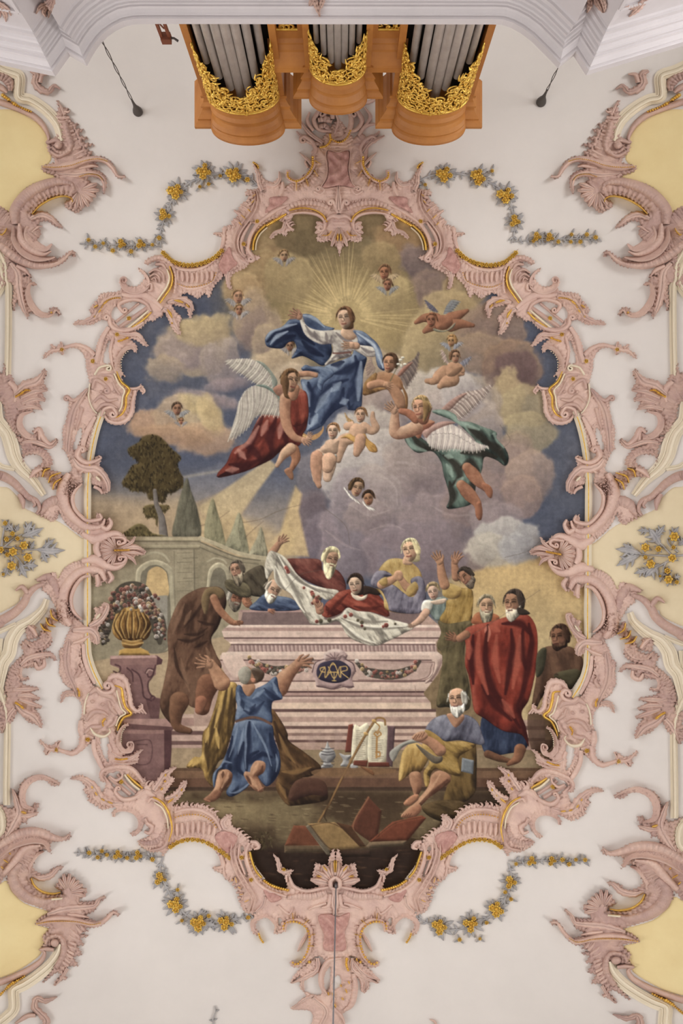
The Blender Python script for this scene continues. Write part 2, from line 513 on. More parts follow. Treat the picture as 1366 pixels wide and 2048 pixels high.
# pink stucco leaves draped over the gallery cornice and frieze
bpy.context.view_layer.update()
def on_trim(u, v, h):
    out = np.zeros(u.shape + (3,))
    last = 7.3
    from mathutils import Vector
    for ix in np.ndindex(u.shape):
        d = Vector(((u[ix] - CX) / F, (v[ix] - CY) / F, 1.0)); L = d.length
        ok, loc, _, _ = go.ray_cast(Vector((0, 0, CAMZ)), d / L)
        z = loc.z - CAMZ if ok else last
        last = z
        out[ix] = at(u[ix], v[ix], z - (h[ix] + .01) * 1.0)
    return out
for nm_, ps in (('left pilaster', ['110,-12 104,6 100,20 97,36', '104,-5 92,8 80,14 72,28', '100,6 88,22 92,34']), ('middle of the gallery front', ['622,-8 632,8 640,34', '648,-8 642,10 638,22', '628,-6 622,6 618,12']), ('right pilaster', ['1178,-10 1180,8 1174,26', '1188,-8 1194,6 1206,26', '1200,-8 1208,8 1208,26']), ('right frieze', ['1300,-8 1284,6 1260,20', '1290,0 1276,18 1258,34', '1278,8 1268,14 1250,14']), ('left frieze', ['-8,2 8,14 18,22 22,32', '0,14 10,28 12,44', '-10,10 -2,28 0,36'])):
    c0 = q('px', ps[0])
    Vc = on_trim(c0[:1, 0], c0[:1, 1], np.zeros(1))[0]
    t_ = thing('stucco_leaf_drop', 'mauve stucco leaf drop on the ' + nm_ + ' of the cornice', 'ornament', tuple(Vc), 'leaf drops on the gallery cornice')
    for p_ in ps:
        mk('leaf', *ribbon(q('px', p_), [3, 6, 5, 1], None, .05, 'leaf', fl=(5, .3), sc=(5, .4, 0), sf=on_trim), 'mauve', t_)

# ================================================================ the fresco: a painting on the vault
# The painting is laid down brush form by brush form on a pixel canvas and stored as paint colour on a fine mesh.
FX0, FY0, FW, FH = 165, 395, 1035, 1405
def vnoise(X, Y, sc, seed):
    rs = np.random.RandomState(seed)
    g = rs.rand(97, 97).astype(np.float32)
    x = X / sc; y = Y / sc
    xi = np.floor(x).astype(np.int64); yi = np.floor(y).astype(np.int64)
    fx = (x - xi).astype(np.float32); fy = (y - yi).astype(np.float32)
    fx = fx * fx * (3 - 2 * fx); fy = fy * fy * (3 - 2 * fy)
    a = g[yi % 97, xi % 97]; b = g[yi % 97, (xi + 1) % 97]; c = g[(yi + 1) % 97, xi % 97]; d = g[(yi + 1) % 97, (xi + 1) % 97]
    return a * (1 - fx) * (1 - fy) + b * fx * (1 - fy) + c * (1 - fx) * fy + d * fx * fy
def fbm(X, Y, sc, seed, o=4):
    r = 0; a = 1; t = 0
    for i in range(o):
        r = r + a * vnoise(X, Y, sc / 2 ** i, seed + i); t += a; a *= .55
    return r / t
def sstep(x, a, b):
    t = np.clip((x - a) / (b - a), 0, 1)
    return t * t * (3 - 2 * t)
def A3(c):
    return np.array(c, dtype=np.float32)

YY, XX = np.mgrid[0:FH, 0:FW].astype(np.float32)
XX = XX + FX0; YY = YY + FY0
CV = np.zeros((FH, FW, 3), dtype=np.float32)
CLIP = np.ones((FH, FW), dtype=np.float32)

def bb(P, pad):
    x0 = int(max(0, P[:, 0].min() - FX0 - pad)); x1 = int(min(FW, P[:, 0].max() - FX0 + pad + 2))
    y0 = int(max(0, P[:, 1].min() - FY0 - pad)); y1 = int(min(FH, P[:, 1].max() - FY0 + pad + 2))
    return slice(y0, max(y1, y0)), slice(x0, max(x1, x0))
def blend(sl, a, col):
    if a.size:
        CV[sl] += (A3(col) - CV[sl]) * a[..., None]
SEED = [100]
LDIR = np.array([-0.55, -0.83])      # the painter's light: from the upper left
def fill(P, col, lo=None, hi=None, r=10, soft=1.2, a=1.0, fold=None, clip=False, smooth=True, step=4, amp=1.0, nz=0.35):
    """painted area, rounded by lighter and darker tones; fold=(angle, spacing, strength) lays in drapery folds"""
    O = spl(P, True, step) if smooth else np.asarray(P, float)
    sl = bb(O, soft + 2)
    X, Y = XX[sl], YY[sl]
    if X.size == 0: return
    d, ins, _, _, _ = seg_field(O, X, Y, True)
    sd = np.where(ins, d, -d)
    al = np.clip(sd / soft + .5, 0, 1) * a
    if clip: al = al * CLIP[sl]
    col = A3(col); lo = (A3(lo) if lo is not None else col * .62) * .86; hi = A3(hi) if hi is not None else np.minimum(col * 1.28 + 8, 255)
    v = np.zeros_like(sd)
    if r and sd.shape[0] > 2 and sd.shape[1] > 2:
        gy, gx = np.gradient(sd)
        k = np.clip(1 - sd / r, 0, 1)
        v = (gx * -LDIR[0] + gy * -LDIR[1]) * k * .9 * amp
    SEED[0] += 7
    if fold:
        an, spc, st = fold
        an = math.radians(an); c, s = math.cos(an), math.sin(an)
        along = X * c + Y * s; acr = -X * s + Y * c
        wob = 14 * (vnoise(along, acr, 46, SEED[0]) - .5)
        f = vnoise(acr + wob + 500, along * .22 + 300, spc, SEED[0] + 1) + .6 * vnoise(acr + wob * .7 + 900, along * .3 + 300, spc * .5, SEED[0] + 2) + .4 * vnoise(acr + wob * .5 + 700, along * .35 + 300, spc * .22, SEED[0] + 4)
        f = (f / 2.0 - .5) * 2.6
        v = v + 1.35 * st * np.sign(f) * np.abs(f) ** .75
        v = v - .45 * np.exp(-(np.clip(sd, 0, None) / 1.4) ** 2)
    v = v + nz * (fbm(X, Y, 16, SEED[0] + 3, 3) - .5)
    vp = np.clip(v, 0, 1)[..., None]; vn = np.clip(-v, 0, 1)[..., None]
    c3 = col + (hi - col) * vp + (lo - col) * vn
    CV[sl] += (c3 - CV[sl]) * al[..., None]
    CLIP[:] = 0; CLIP[sl] = np.clip(sd / soft + .5, 0, 1)
def stroke(P, wd, col, a=1.0, soft=None, clip=False, step=3):
    O = spl(P, False, step)
    w_ = np.atleast_1d(np.asarray(wd, float))
    sl = bb(O, w_.max() * 1.6 + 3)
    X, Y = XX[sl], YY[sl]
    if X.size == 0: return
    d, _, arc, _, L = seg_field(O, X, Y, False)
    ww = np.interp(arc / (L + 1e-6), np.linspace(0, 1, len(w_)), w_)
    sf = soft if soft is not None else 1.0
    al = np.clip((ww - d) / np.maximum(sf * ww if soft is not None and soft <= 1 else sf, .8) + .5, 0, 1) * a
    if clip: al = al * CLIP[sl]
    blend(sl, al, col)
def fo(crop, lines, wd, col, a=.6, soft=.9):
    """soft fold strokes kept inside the last painted area; lines separated by |"""
    for s in lines.split('|'):
        stroke(q(crop, s), np.asarray(wd, float) * 1.15, col, min(1, a * 1.2), soft, True)
def tube(P, wd, col, lo=None, hi=None, a=1.0, clip=False):
    """limb: a tapering form shaded round across its axis"""
    O = spl(P, False, 3)
    w_ = np.atleast_1d(np.asarray(wd, float))
    sl = bb(O, w_.max() + 3)
    X, Y = XX[sl], YY[sl]
    if X.size == 0: return
    d, _, arc, sd, L = seg_field(O, X, Y, False)
    ww = np.interp(arc / (L + 1e-6), np.linspace(0, 1, len(w_)), w_)
    al = np.clip((ww - d) + .5, 0, 1) * a
    if clip: al = al * CLIP[sl]
    gy, gx = np.gradient(d)
    k = np.clip(d / np.maximum(ww, 1), 0, 1)
    v = (gx * LDIR[0] + gy * LDIR[1]) * k
    SEED[0] += 3
    v = v * 1.0 + .55 * (fbm(X, Y, 8, SEED[0], 3) - .5) - .35 * np.exp(-((ww - d) / 1.3) ** 2)
    col = A3(col); lo = A3(lo) if lo is not None else col * .6; hi = A3(hi) if hi is not None else np.minimum(col * 1.22 + 8, 255)
    c3 = col + (hi - col) * np.clip(v, 0, 1)[..., None] + (lo - col) * np.clip(-v, 0, 1)[..., None]
    CV[sl] += (c3 - CV[sl]) * al[..., None]
    CLIP[:] = 0; CLIP[sl] = np.clip((ww - d) + .5, 0, 1)
def ell(cx, cy, rx, ry, ang=0, n=18):
    a = np.linspace(0, 2 * np.pi, n, endpoint=False); t = math.radians(ang)
    x = rx * np.cos(a); y = ry * np.sin(a)
    return np.stack([cx + x * math.cos(t) - y * math.sin(t), cy + x * math.sin(t) + y * math.cos(t)], -1)
def cloud(cx, cy, rx, ry, col, rim=None, ang=0, a=.85, soft=14, core=None, ra=.35, lump=.3):
    """billow of cloud with a noisy outline, a soft core and a thin light rim"""
    t = math.radians(ang); R = max(rx, ry) * 1.5 + soft
    sl = bb(np.array([[cx - R, cy - R], [cx + R, cy + R]]), 0)
    X, Y = XX[sl], YY[sl]
    if X.size == 0: return
    SEED[0] += 5
    dx, dy = X - cx, Y - cy
    x = (dx * math.cos(t) + dy * math.sin(t)) / rx; y = (-dx * math.sin(t) + dy * math.cos(t)) / ry
    nzz = fbm(X, Y, max(18, min(rx, ry) * .7), SEED[0], 3) - .5
    rr = np.sqrt(x * x + y * y) + nzz * lump * 2
    m = min(rx, ry)
    al = np.clip((1 - rr) * m / soft + .5, 0, 1)
    al = al * al * (3 - 2 * al) * a
    col = A3(col); core = A3(core) if core is not None else col * .9
    rim = A3(rim) if rim is not None else np.minimum(col * 1.22 + 6, 255)
    sh = np.clip((x * -LDIR[0] + y * -LDIR[1]) * .6 + .45 + nzz * .9, 0, 1)[..., None]
    c3 = rim * (1 - sh) * .55 + col * (1 - sh) * .45 + core * sh
    CV[sl] += (c3 - CV[sl]) * al[..., None]
    e = np.exp(-((rr - .93) * m / 3.2) ** 2) * ra * np.clip(.55 - (x * .3 + y * .7) * .6, 0, 1)
    CV[sl] += (rim - CV[sl]) * e[..., None]
def hair_line(P, wd, cols, n, spread, a=.7):
    for i in range(n):
        j = np.random.RandomState(SEED[0] + i * 13)
        o = (j.rand(1, 2) - .5) * 2 * spread
        stroke(np.asarray(P) + o, wd, cols[i % len(cols)], a)
    SEED[0] += 3
SKIN = (184, 148, 126)
def head(cx, cy, r, look=0.0, up=0.0, tilt=0, skin=SKIN, hair=(92, 66, 48), beard=None, back=1.0, lo=None, hi=None, bl=1.0, bald=False, long=False):
    """painted head of half height r: look -1 faces left .. +1 right, up -1 down .. +1 up, tilt in degrees"""
    t = math.radians(tilt); c, s = math.cos(t), math.sin(t)
    def W(pts):
        p = np.array(pts, float) * r
        return np.stack([cx + p[:, 0] * c - p[:, 1] * s, cy + p[:, 0] * s + p[:, 1] * c], -1)
    lo = lo or tuple(x * .58 for x in skin); hi = hi or tuple(min(255, x * 1.18 + 8) for x in skin)
    hd = A3(hair) * .6; hl = np.minimum(A3(hair) * 1.4 + 10, 255)
    b = -look
    if long:
        fill(W([(-.66 + b * .3, -.5), (-.2 + b * .2, -1.0), (.42 + b * .2, -.92), (.7 + b * .3, -.3), (.62 + b * .45, .5), (.5 + b * .5, 1.05), (.1 + b * .4, 1.1), (-.4 + b * .35, .95), (-.62 + b * .3, .4)]), hair, hd, hl, r * .5)
    fill(W([(-.64, -.1), (-.58 + b * .1, -.75), (0 + b * .15, -1.0), (.58 + b * .1, -.75), (.64, -.1), (.55, .42), (.32 + look * .15, .86), (look * .28, 1.0), (-.32 + look * .15, .86), (-.55, .42)]), skin, lo, hi, r * .9, amp=1.15)
    ex = look * .30; ey = -.08 - up * .22
    # hair cap
    if not bald:
        fill(W([(-.80 + b * .12, .15 - (.25 if look < 0 else 0)), (-.82 + b * .15, -.5), (-.45 + b * .2, -1.0), (.1 + b * .2, -1.17), (.6 + b * .2, -.95), (.85 + b * .12, -.4), (.78 + b * .12, .2 - (.25 if look > 0 else 0)),
                (.62 + look * .06, -.3 - up * .2), (.32 + ex, -.72 - up * .2), (-.25 + ex, -.72 - up * .2), (-.62 + look * .06, -.3 - up * .2)]), hair, hd, hl, r * .35, nz=.8)
        if abs(look) > .3:
            sg = 1 if look < 0 else -1
            fill(W([(sg * .35, -.95), (sg * .85, -.6), (sg * .98, 0), (sg * .85, .5), (sg * .55, .45), (sg * .42, -.1)]), hair, hd, hl, r * .4, nz=.8)
    else:
        sg = 1 if look < 0 else -1
        fill(W([(sg * .5, -.75), (sg * .85, -.35), (sg * .85, .3), (sg * .6, .45), (sg * .5, -.1)]), hair, hd, hl, r * .3, nz=.8)
    rs_ = np.random.RandomState(SEED[0])
    for i in range(int(10 + r)):
        an_ = rs_.rand() * 3.1 + 3.2; rr_ = .98 + .12 * rs_.rand()
        if bald and abs(math.cos(an_)) < .6: continue
        x_, y_ = math.cos(an_) * .82 * rr_ + b * .18, math.sin(an_) * 1.05 * rr_
        stroke(W([(x_, y_), (x_ * 1.05, y_ + .12), (x_ * 1.07, y_ + .24)]), max(.6, r * .03), hl if i % 3 == 0 else hd, .5)
    lw = max(.75, r * .052)
    dk = A3(skin) * .4
    for sg in (-1, 1):
        k = 1 - .45 * max(0, sg * look) ; x0 = ex + sg * .30 * k
        if abs(look) > .8 and sg * look > 0: continue
        fill(W(ell(x0, ey, .19, .15, 0, 8)), A3(skin) * .66, r=0, soft=r * .22, nz=0, a=.4)
        stroke(W([(x0 - .15 * k, ey), (x0, ey - .03), (x0 + .15 * k, ey + .01)]), lw * 1.15, dk, .8)
        stroke(W([(x0 - .16 * k, ey - .17), (x0, ey - .22), (x0 + .17 * k, ey - .16)]), lw * .9, dk, .6)
    nx = look * .46; ny = .22 - up * .2
    stroke(W([(ex * .9, ey), (nx, ny)]), lw * 1.6, hi, .7)
    stroke(W([(ex + .1 * (1 if look >= 0 else -1) - look * .2, ey + .05), (nx - look * .1 + .09, ny + .02), (nx + .02, ny + .1), (nx - .12, ny + .06)]), lw * 1.0, A3(skin) * .55, .7)
    my = .55 - up * .16
    stroke(W([(look * .36 - .2, my), (look * .38, my + .02), (look * .34 + .18, my)]), lw * 1.2, (128, 62, 54), .85)
    stroke(W([(look * .36 - .1, my + .14), (look * .34 + .1, my + .14)]), lw, A3(skin) * .7, .5)
    fill(W(ell(look * .1 + .3, .3, .2, .22, 0, 8)), (200, 130, 112), r=0, soft=r * .3, nz=0, a=.3)
    fill(W(ell(look * .1 - .3, .3, .2, .22, 0, 8)), (200, 130, 112), r=0, soft=r * .3, nz=0, a=.3)
    if beard is not None:
        bd = A3(beard) * .55; bh = np.minimum(A3(beard) * 1.3 + 12, 255)
        fill(W([(-.62, .2), (-.42 + look * .2, .5), (look * .35 - .12, .42), (look * .35 + .12, .42), (.42 + look * .2, .5), (.62, .2), (.62, .8), (.4 + look * .2, 1.2 * bl), (look * .35, 1.5 * bl), (-.4 + look * .2, 1.2 * bl), (-.62, .8)]), beard, bd, bh, r * .5, fold=(90 + tilt, r * .22, .6))
        stroke(W([(look * .36 - .16, my + .02), (look * .36 + .16, my + .02)]), lw * 1.1, (110, 58, 50), .8)
def hand(cx, cy, ang, sz, skin=SKIN, spread=22, n=4, thumb=1, lo=None):
    """open hand: palm, four fingers and a thumb"""
    t = math.radians(ang)
    def W(x, y):
        return (cx + sz * (x * math.cos(t) - y * math.sin(t)), cy + sz * (x * math.sin(t) + y * math.cos(t)))
    fill([W(-.1, -.3), W(.35, -.38), (W(.62, -.3)), W(.66, 0), W(.62, .3), W(.3, .36), W(-.1, .28)], skin, lo, None, sz * .3)
    for i in range(n):
        y = -.27 + .54 * i / max(1, n - 1); a = math.radians((i - (n - 1) / 2) * spread * .5)
        l = (.62, .78, .76, .58)[i % 4]
        tube([W(.5, y), W(.55 + l * .5 * math.cos(a), y + l * .5 * math.sin(a)), W(.52 + l * math.cos(a * 1.2), y + l * math.sin(a * 1.2) + .06)], [sz * .11, sz * .1, sz * .06], skin, lo)
        stroke([W(.5, y + .09), W(.55 + l * .8 * math.cos(a), y + .09 + l * .8 * math.sin(a))], max(.7, sz * .025), A3(skin) * .5, .6)
    if thumb:
        tube([W(.15, thumb * .26), W(.38, thumb * .5), W(.62, thumb * .58)], [sz * .13, sz * .11, sz * .06], skin, lo)
def wing(A, B, n, cols, wd, line=(96, 84, 82), a=1.0):
    """feathers from a leading edge A to the tips B: a toned vane, fine barbs, rounded tips, a row of coverts"""
    PA = spl(A, False, 1.0); PB = spl(B, False, 1.0)
    base = A3(cols[0])
    fill(np.vstack([PA[::6], PB[::-6]]), base * .97, base * .7, np.minimum(base * 1.12, 255), wd * 1.2, smooth=False, a=a, nz=.5)
    m_ = int(n * 1.5)
    for i in range(m_):
        t = i / (m_ - 1)
        p = PA[int(t * (len(PA) - 1))]; e = PB[int(t * (len(PB) - 1))]
        d = e - p; L = np.hypot(*d) + 1e-6; o = np.array([d[1], -d[0]]) / L
        m = (p + e) / 2 + o * L * .07
        c = A3(cols[i % len(cols)]); e2 = e + d / L * wd * (.3 + .5 * (i % 2))
        stroke([p, m, e2], [wd * .3, wd * .42, wd * .36, wd * .15], np.minimum(c * 1.06 + 3, 255), .75 * a)
        stroke([p + o * wd * .35, m + o * wd * .42, e2 + o * wd * .25], .55, line, .38 * a)
        k = p + d * .36
        if i % 2 == 0 and L > 16:
            stroke([p + d * .08, k], [wd * .35, wd * .5, wd * .2], np.minimum(c * 1.1 + 4, 255), .55 * a)
            stroke([k + o * wd * .5, k + d / L * wd * .35, k - o * wd * .5], .6, line, .4 * a)
def dots(P, n, spread, rr, cols, a=.9, ring=False):
    """scatter of small painted flowers along a path"""
    O = spl(P, False, 1.0); rs = np.random.RandomState(SEED[0]); SEED[0] += 1
    for i in range(n):
        p = O[rs.randint(len(O))] + (rs.rand(2) - .5) * 2 * spread
        r_ = rr * (.7 + .6 * rs.rand()); c = A3(cols[rs.randint(len(cols))])
        fill(ell(p[0], p[1], r_, r_, 0, 8), c, c * .55, np.minimum(c * 1.3 + 15, 255), r_ * .9, a=a, nz=.8)
        if r_ > 2.5:
            stroke(ell(p[0], p[1], r_ * .45, r_ * .45, 0, 7), .7, c * .6, .7)

# ---- sky
def mixc(col, m):
    CV[:] += (A3(col) - CV) * np.clip(m, 0, 1)[..., None]
n1 = fbm(XX, YY, 130, 11, 5); n2 = fbm(XX, YY, 60, 21, 4)
CV[:] = A3((96, 102, 126))
mixc((82, 94, 132), (n1 - .35) * 1.6)
mixc((126, 124, 138), (n2 - .55) * 1.5)
# brown-gold glory behind the Virgin
g = np.exp(-((XX - 690) / 250) ** 2 - ((YY - 560) / 190) ** 2)
mixc((140, 122, 92), sstep(g + (n2 - .5) * .25, .22, .6))
g = np.exp(-((XX - 700) / 190) ** 2 - ((YY - 630) / 130) ** 2)
mixc((168, 144, 98), sstep(g, .1, .9) * .85)
mixc((190, 166, 116), sstep(np.exp(-((XX - 690) / 95) ** 2 - ((YY - 635) / 85) ** 2), .05, .95) * .75)
# warm horizon left and right
mixc((178, 154, 124), sstep(YY + (n1 - .5) * 60, 925, 1040) * sstep(-XX, -640, -560))
mixc((196, 164, 112), sstep(YY + (n1 - .5) * 40, 1075, 1130) * sstep(XX, 850, 930))
mixc((186, 166, 128), sstep(YY, 1130, 1320) * sstep(XX, 850, 930) * .6)
# rays of the glory
rs = np.random.RandomState(5)
for i in range(58):
    an = math.radians(-200 + 220 * (i + rs.rand() * .8) / 58)
    d = np.array([math.cos(an), math.sin(an)]); r0 = 28 + rs.rand() * 12; r1 = 95 + rs.rand() * 95
    c = np.array([692, 632.0])
    stroke([c + d * r0, c + d * r1], [1.6, 1.0, .5], (214, 188, 134), .35 + .25 * rs.rand(), step=30)

# ---- clouds (photo pixels)
TAN, TANR = (178, 150, 112), (202, 178, 132)
PUR, PURC, PURR = (146, 126, 132), (124, 104, 114), (172, 150, 146)
for c in [
    # golden and orange clouds round the top
    (545, 480, 42, 52, (176, 140, 102), TANR, 20), (600, 470, 60, 46, (136, 116, 86), (164, 140, 100), 0), (520, 545, 58, 46, (172, 136, 96), TANR, -20),
    (486, 585, 40, 46, (184, 146, 108), (206, 180, 132), 10), (575, 555, 50, 52, (170, 146, 106), (196, 172, 124), 40), (515, 650, 44, 44, (156, 132, 128), TANR, 0),
    (500, 640, 36, 60, (150, 128, 130), (206, 176, 128), 10), (538, 690, 36, 40, (160, 138, 132), (196, 172, 132), 0), (745, 445, 60, 34, (152, 126, 92), (170, 146, 104), 0),
    (800, 478, 56, 40, (178, 136, 100), (200, 168, 118), 20), (770, 520, 46, 36, (166, 140, 100), (190, 164, 118), 30), (780, 590, 44, 40, (174, 150, 108), (200, 176, 124), 30),
    (838, 525, 40, 34, PURC, PURR, 30), (868, 578, 44, 42, (136, 112, 118), (176, 148, 128), 0), (930, 570, 50, 48, (176, 148, 108), TANR, 30), (900, 625, 60, 50, (178, 150, 108), TANR, 0),
    (860, 690, 54, 80, (176, 152, 112), TANR, 0), (955, 660, 42, 46, (150, 122, 116), (178, 150, 124), 0), (990, 660, 60, 60, (146, 120, 118), (176, 146, 118), 30), (960, 705, 56, 42, (158, 130, 118), (184, 156, 122), 0),
    # right column
    (1022, 735, 62, 56, (134, 104, 104), (186, 152, 116), 30), (1030, 740, 44, 40, (116, 90, 94), (140, 110, 110), 30), (1015, 800, 30, 60, (186, 160, 120), (204, 180, 134), 0), (1050, 815, 46, 44, (164, 146, 118), (190, 168, 126), 20),
    (1060, 865, 50, 46, (166, 150, 124), (196, 174, 130), 0), (1030, 900, 36, 40, (150, 128, 128), (184, 160, 128), 0), (950, 800, 50, 46, (166, 148, 138), (198, 180, 160), 0), (960, 860, 50, 56, (158, 142, 142), (190, 172, 160), 20),
    # left clouds
    (395, 690, 72, 56, (172, 152, 138), (204, 178, 132), 0), (375, 700, 62, 44, (156, 138, 146), (190, 168, 150), 0), (440, 720, 42, 46, (158, 142, 148), (188, 168, 148), 0), (410, 660, 58, 30, (182, 158, 124), (206, 182, 134), -8),
    (330, 738, 40, 26, (166, 148, 140), (196, 170, 136), 0), (420, 800, 60, 14, (160, 140, 146), (180, 160, 158), 12), (455, 770, 40, 12, (150, 132, 142), (170, 150, 152), -8),
    (305, 848, 52, 28, (190, 144, 116), (206, 166, 130), 0), (350, 830, 44, 40, (176, 150, 132), (206, 176, 140), 0), (400, 845, 46, 36, (172, 152, 134), (206, 180, 136), 0), (410, 880, 60, 30, (184, 146, 122), (202, 166, 130), 0), (350, 870, 70, 20, (180, 142, 118), (200, 160, 124), 8),
    (400, 812, 44, 16, (192, 168, 124), (214, 190, 140), 20), (420, 830, 20, 40, (198, 170, 126), (214, 188, 138), -20),
    # light behind the Virgin and the angels
    (560, 735, 60, 40, (188, 162, 136), (206, 182, 146), 0), (585, 770, 60, 44, (180, 158, 142), (200, 178, 150), 0), (760, 760, 60, 60, (166, 146, 134), (196, 172, 140), 0), (815, 780, 58, 46, (160, 140, 140), (198, 180, 168), 0),
    (770, 815, 60, 50, (158, 138, 140), (190, 170, 160), 0), (850, 790, 52, 42, (180, 166, 160), (206, 194, 182), 0), (905, 775, 56, 40, (178, 164, 162), (210, 198, 188), 20), (880, 820, 60, 42, (166, 150, 152), (196, 180, 172), 0), (925, 790, 42, 40, (172, 160, 166), (204, 194, 190), 0),
    # great bank of cloud under the Virgin
    (640, 960, 52, 60, (120, 114, 130), (150, 142, 150), 0), (620, 1040, 40, 60, (112, 96, 108), (140, 124, 132), 0), (640, 1090, 46, 60, (120, 106, 122), (146, 132, 144), 0), (700, 1080, 70, 80, (136, 120, 134), (166, 150, 156), 0),
    (830, 1010, 110, 90, (142, 122, 130), (166, 146, 146), 0), (900, 1060, 110, 80, (142, 124, 132), (166, 148, 150), 0), (820, 1110, 110, 70, (138, 120, 132), (158, 142, 150), 0), (960, 1000, 80, 60, (144, 122, 126), (170, 146, 140), 0),
    (1010, 930, 56, 50, (150, 128, 130), (184, 156, 140), 0), (1060, 950, 50, 46, (156, 134, 132), (190, 160, 140), 0), (1045, 990, 44, 42, (154, 130, 130), (186, 154, 136), 30), (990, 1040, 50, 40, (146, 130, 140), (170, 152, 152), 0),
    (735, 860, 64, 44, (184, 170, 166), (212, 202, 192), 0), (760, 905, 60, 44, (172, 158, 160), (206, 196, 188), 0), (690, 900, 44, 40, (190, 180, 178), (216, 208, 200), 0), (672, 950, 36, 46, (180, 170, 172), (212, 204, 198), 0), (730, 930, 60, 46, (176, 164, 168), (210, 200, 194), 0),
    (815, 905, 48, 36, (160, 142, 144), (196, 180, 170), 0), (830, 940, 66, 50, (148, 130, 136), (186, 168, 160), 0), (745, 985, 62, 56, (156, 140, 146), (190, 174, 166), 0), (700, 1000, 44, 60, (146, 132, 144), (180, 166, 170), 0), (735, 1030, 56, 34, (148, 130, 138), (182, 164, 158), 0),
    (1015, 1075, 62, 40, (168, 162, 166), (198, 192, 186), 0), (990, 1100, 56, 34, (176, 166, 158), (200, 190, 176), 0), (1040, 1095, 40, 30, (150, 148, 160), (184, 180, 182), 0)]:
    cloud(c[0], c[1], c[2], c[3], c[4], c[5], c[6])
for s in ('700,1010 740,1030 780,1020', '690,965 720,945 760,950 790,975 795,1010', '650,1060 690,1090 720,1100', '760,940 800,925 850,935', '640,930 650,980 670,1010', '860,1010 900,1030 940,1030', '740,1060 780,1050 810,1060'):
    stroke(q('px', s), [1, 3, 1], (190, 174, 172), .25, .9)
# ---- light beams breaking towards the tomb
for s, a, c in (('1110,340 1030,300 780,315 540,400 560,420 600,560', .5, (128, 130, 150)), ('1110,330 1060,290 640,580 700,640 800,760 890,620', .85, (196, 172, 132)),
                ('1030,310 545,395 552,405 1000,330', .55, (186, 172, 146)), ('1220,450 1260,500 1240,600 1300,870 1100,860 1130,740', .85, (204, 174, 124)), ('1110,335 1200,450 1130,720 1060,800 900,625', .35, (96, 108, 148))):
    fill(q('f3', s), c, r=0, soft=6, a=a, smooth=False, nz=.2)
    CV[:] += 0
fill(q('f3', '640,640 900,640 1130,740 1110,900 900,870 760,800 640,760'), (192, 164, 122), r=0, soft=26, a=.75)
fill(q('f3', '-10,520 200,540 380,560 520,600 500,760 200,770 0,760'), (176, 150, 122), r=0, soft=30, a=.7)
for s in ('650,690 740,660 830,600', '900,670 1010,650 1120,600 1260,560', '920,760 960,720 1030,660'):
    stroke(q('f3', s), [.8, .8, .6], (120, 100, 84), .5)
# ---- trees
def tree_leaf(P, n, spr, cols, ln=5, a=.8):
    O = np.asarray(P); rs = np.random.RandomState(SEED[0]); SEED[0] += 1
    lo_, hi_ = O.min(0), O.max(0); S = spl(O, True, 4)
    X = lo_[0] + rs.rand(n * 3) * (hi_ - lo_)[0]; Y = lo_[1] + rs.rand(n * 3) * (hi_ - lo_)[1]
    _, ins, _, _, _ = seg_field(S, X, Y, True)
    k = 0
    for x, y, i in zip(X, Y, ins):
        if i and k < n:
            k += 1
            an = rs.rand() * 1.4 + .8
            stroke([(x, y), (x + math.cos(an) * ln, y + math.sin(an) * ln)], [1.6, .7], cols[rs.randint(len(cols))], a, step=9)
T1 = q('f3', '360,145 410,155 450,190 485,230 540,280 520,330 550,400 550,450 500,490 460,500 440,550 400,540 350,530 330,490 260,480 190,440 220,380 250,330 290,310 240,270 225,230 290,190 310,160')
fill(T1, (94, 78, 46), (62, 52, 34), (116, 98, 58), 14, soft=4)
tree_leaf(T1, 420, 0, [(70, 58, 36), (112, 96, 58), (88, 72, 42), (54, 46, 32)])
fill(q('f3', '325,570 380,560 470,570 455,600 410,620 400,690 390,680 385,640 340,640 315,600'), (104, 90, 56), r=6, soft=3)
tree_leaf(q('f3', '325,570 380,560 470,570 455,600 410,620 385,640 340,640 315,600'), 60, 0, [(80, 68, 42), (120, 102, 62)], 4)
tube(q('f3', '385,480 395,560 425,640 438,755'), [4, 5, 7, 9], (122, 114, 112), (82, 72, 66), (152, 146, 146))
for s, c in (('575,405 600,480 640,600 652,755 496,755 510,620 540,500', (112, 108, 92)), ('728,525 755,600 790,720 798,825 690,770 680,700 700,600', (146, 140, 110)), ('884,610 915,700 943,860 870,850 800,820 840,720', (150, 146, 120)), ('1015,695 1040,780 1052,880 960,870 940,860 990,760', (156, 150, 126))):
    fill(q('f3', s), c, A3(c) * .72, A3(c) * 1.15, 16, soft=3, fold=(90, 5, .35))
fill(q('f3', '200,750 240,700 290,675 330,690 370,730 450,750'), (104, 92, 58), r=8, soft=3)
tree_leaf(q('f3', '200,750 240,700 290,675 330,690 370,730 450,750'), 50, 0, [(80, 70, 44), (128, 112, 70)], 4)
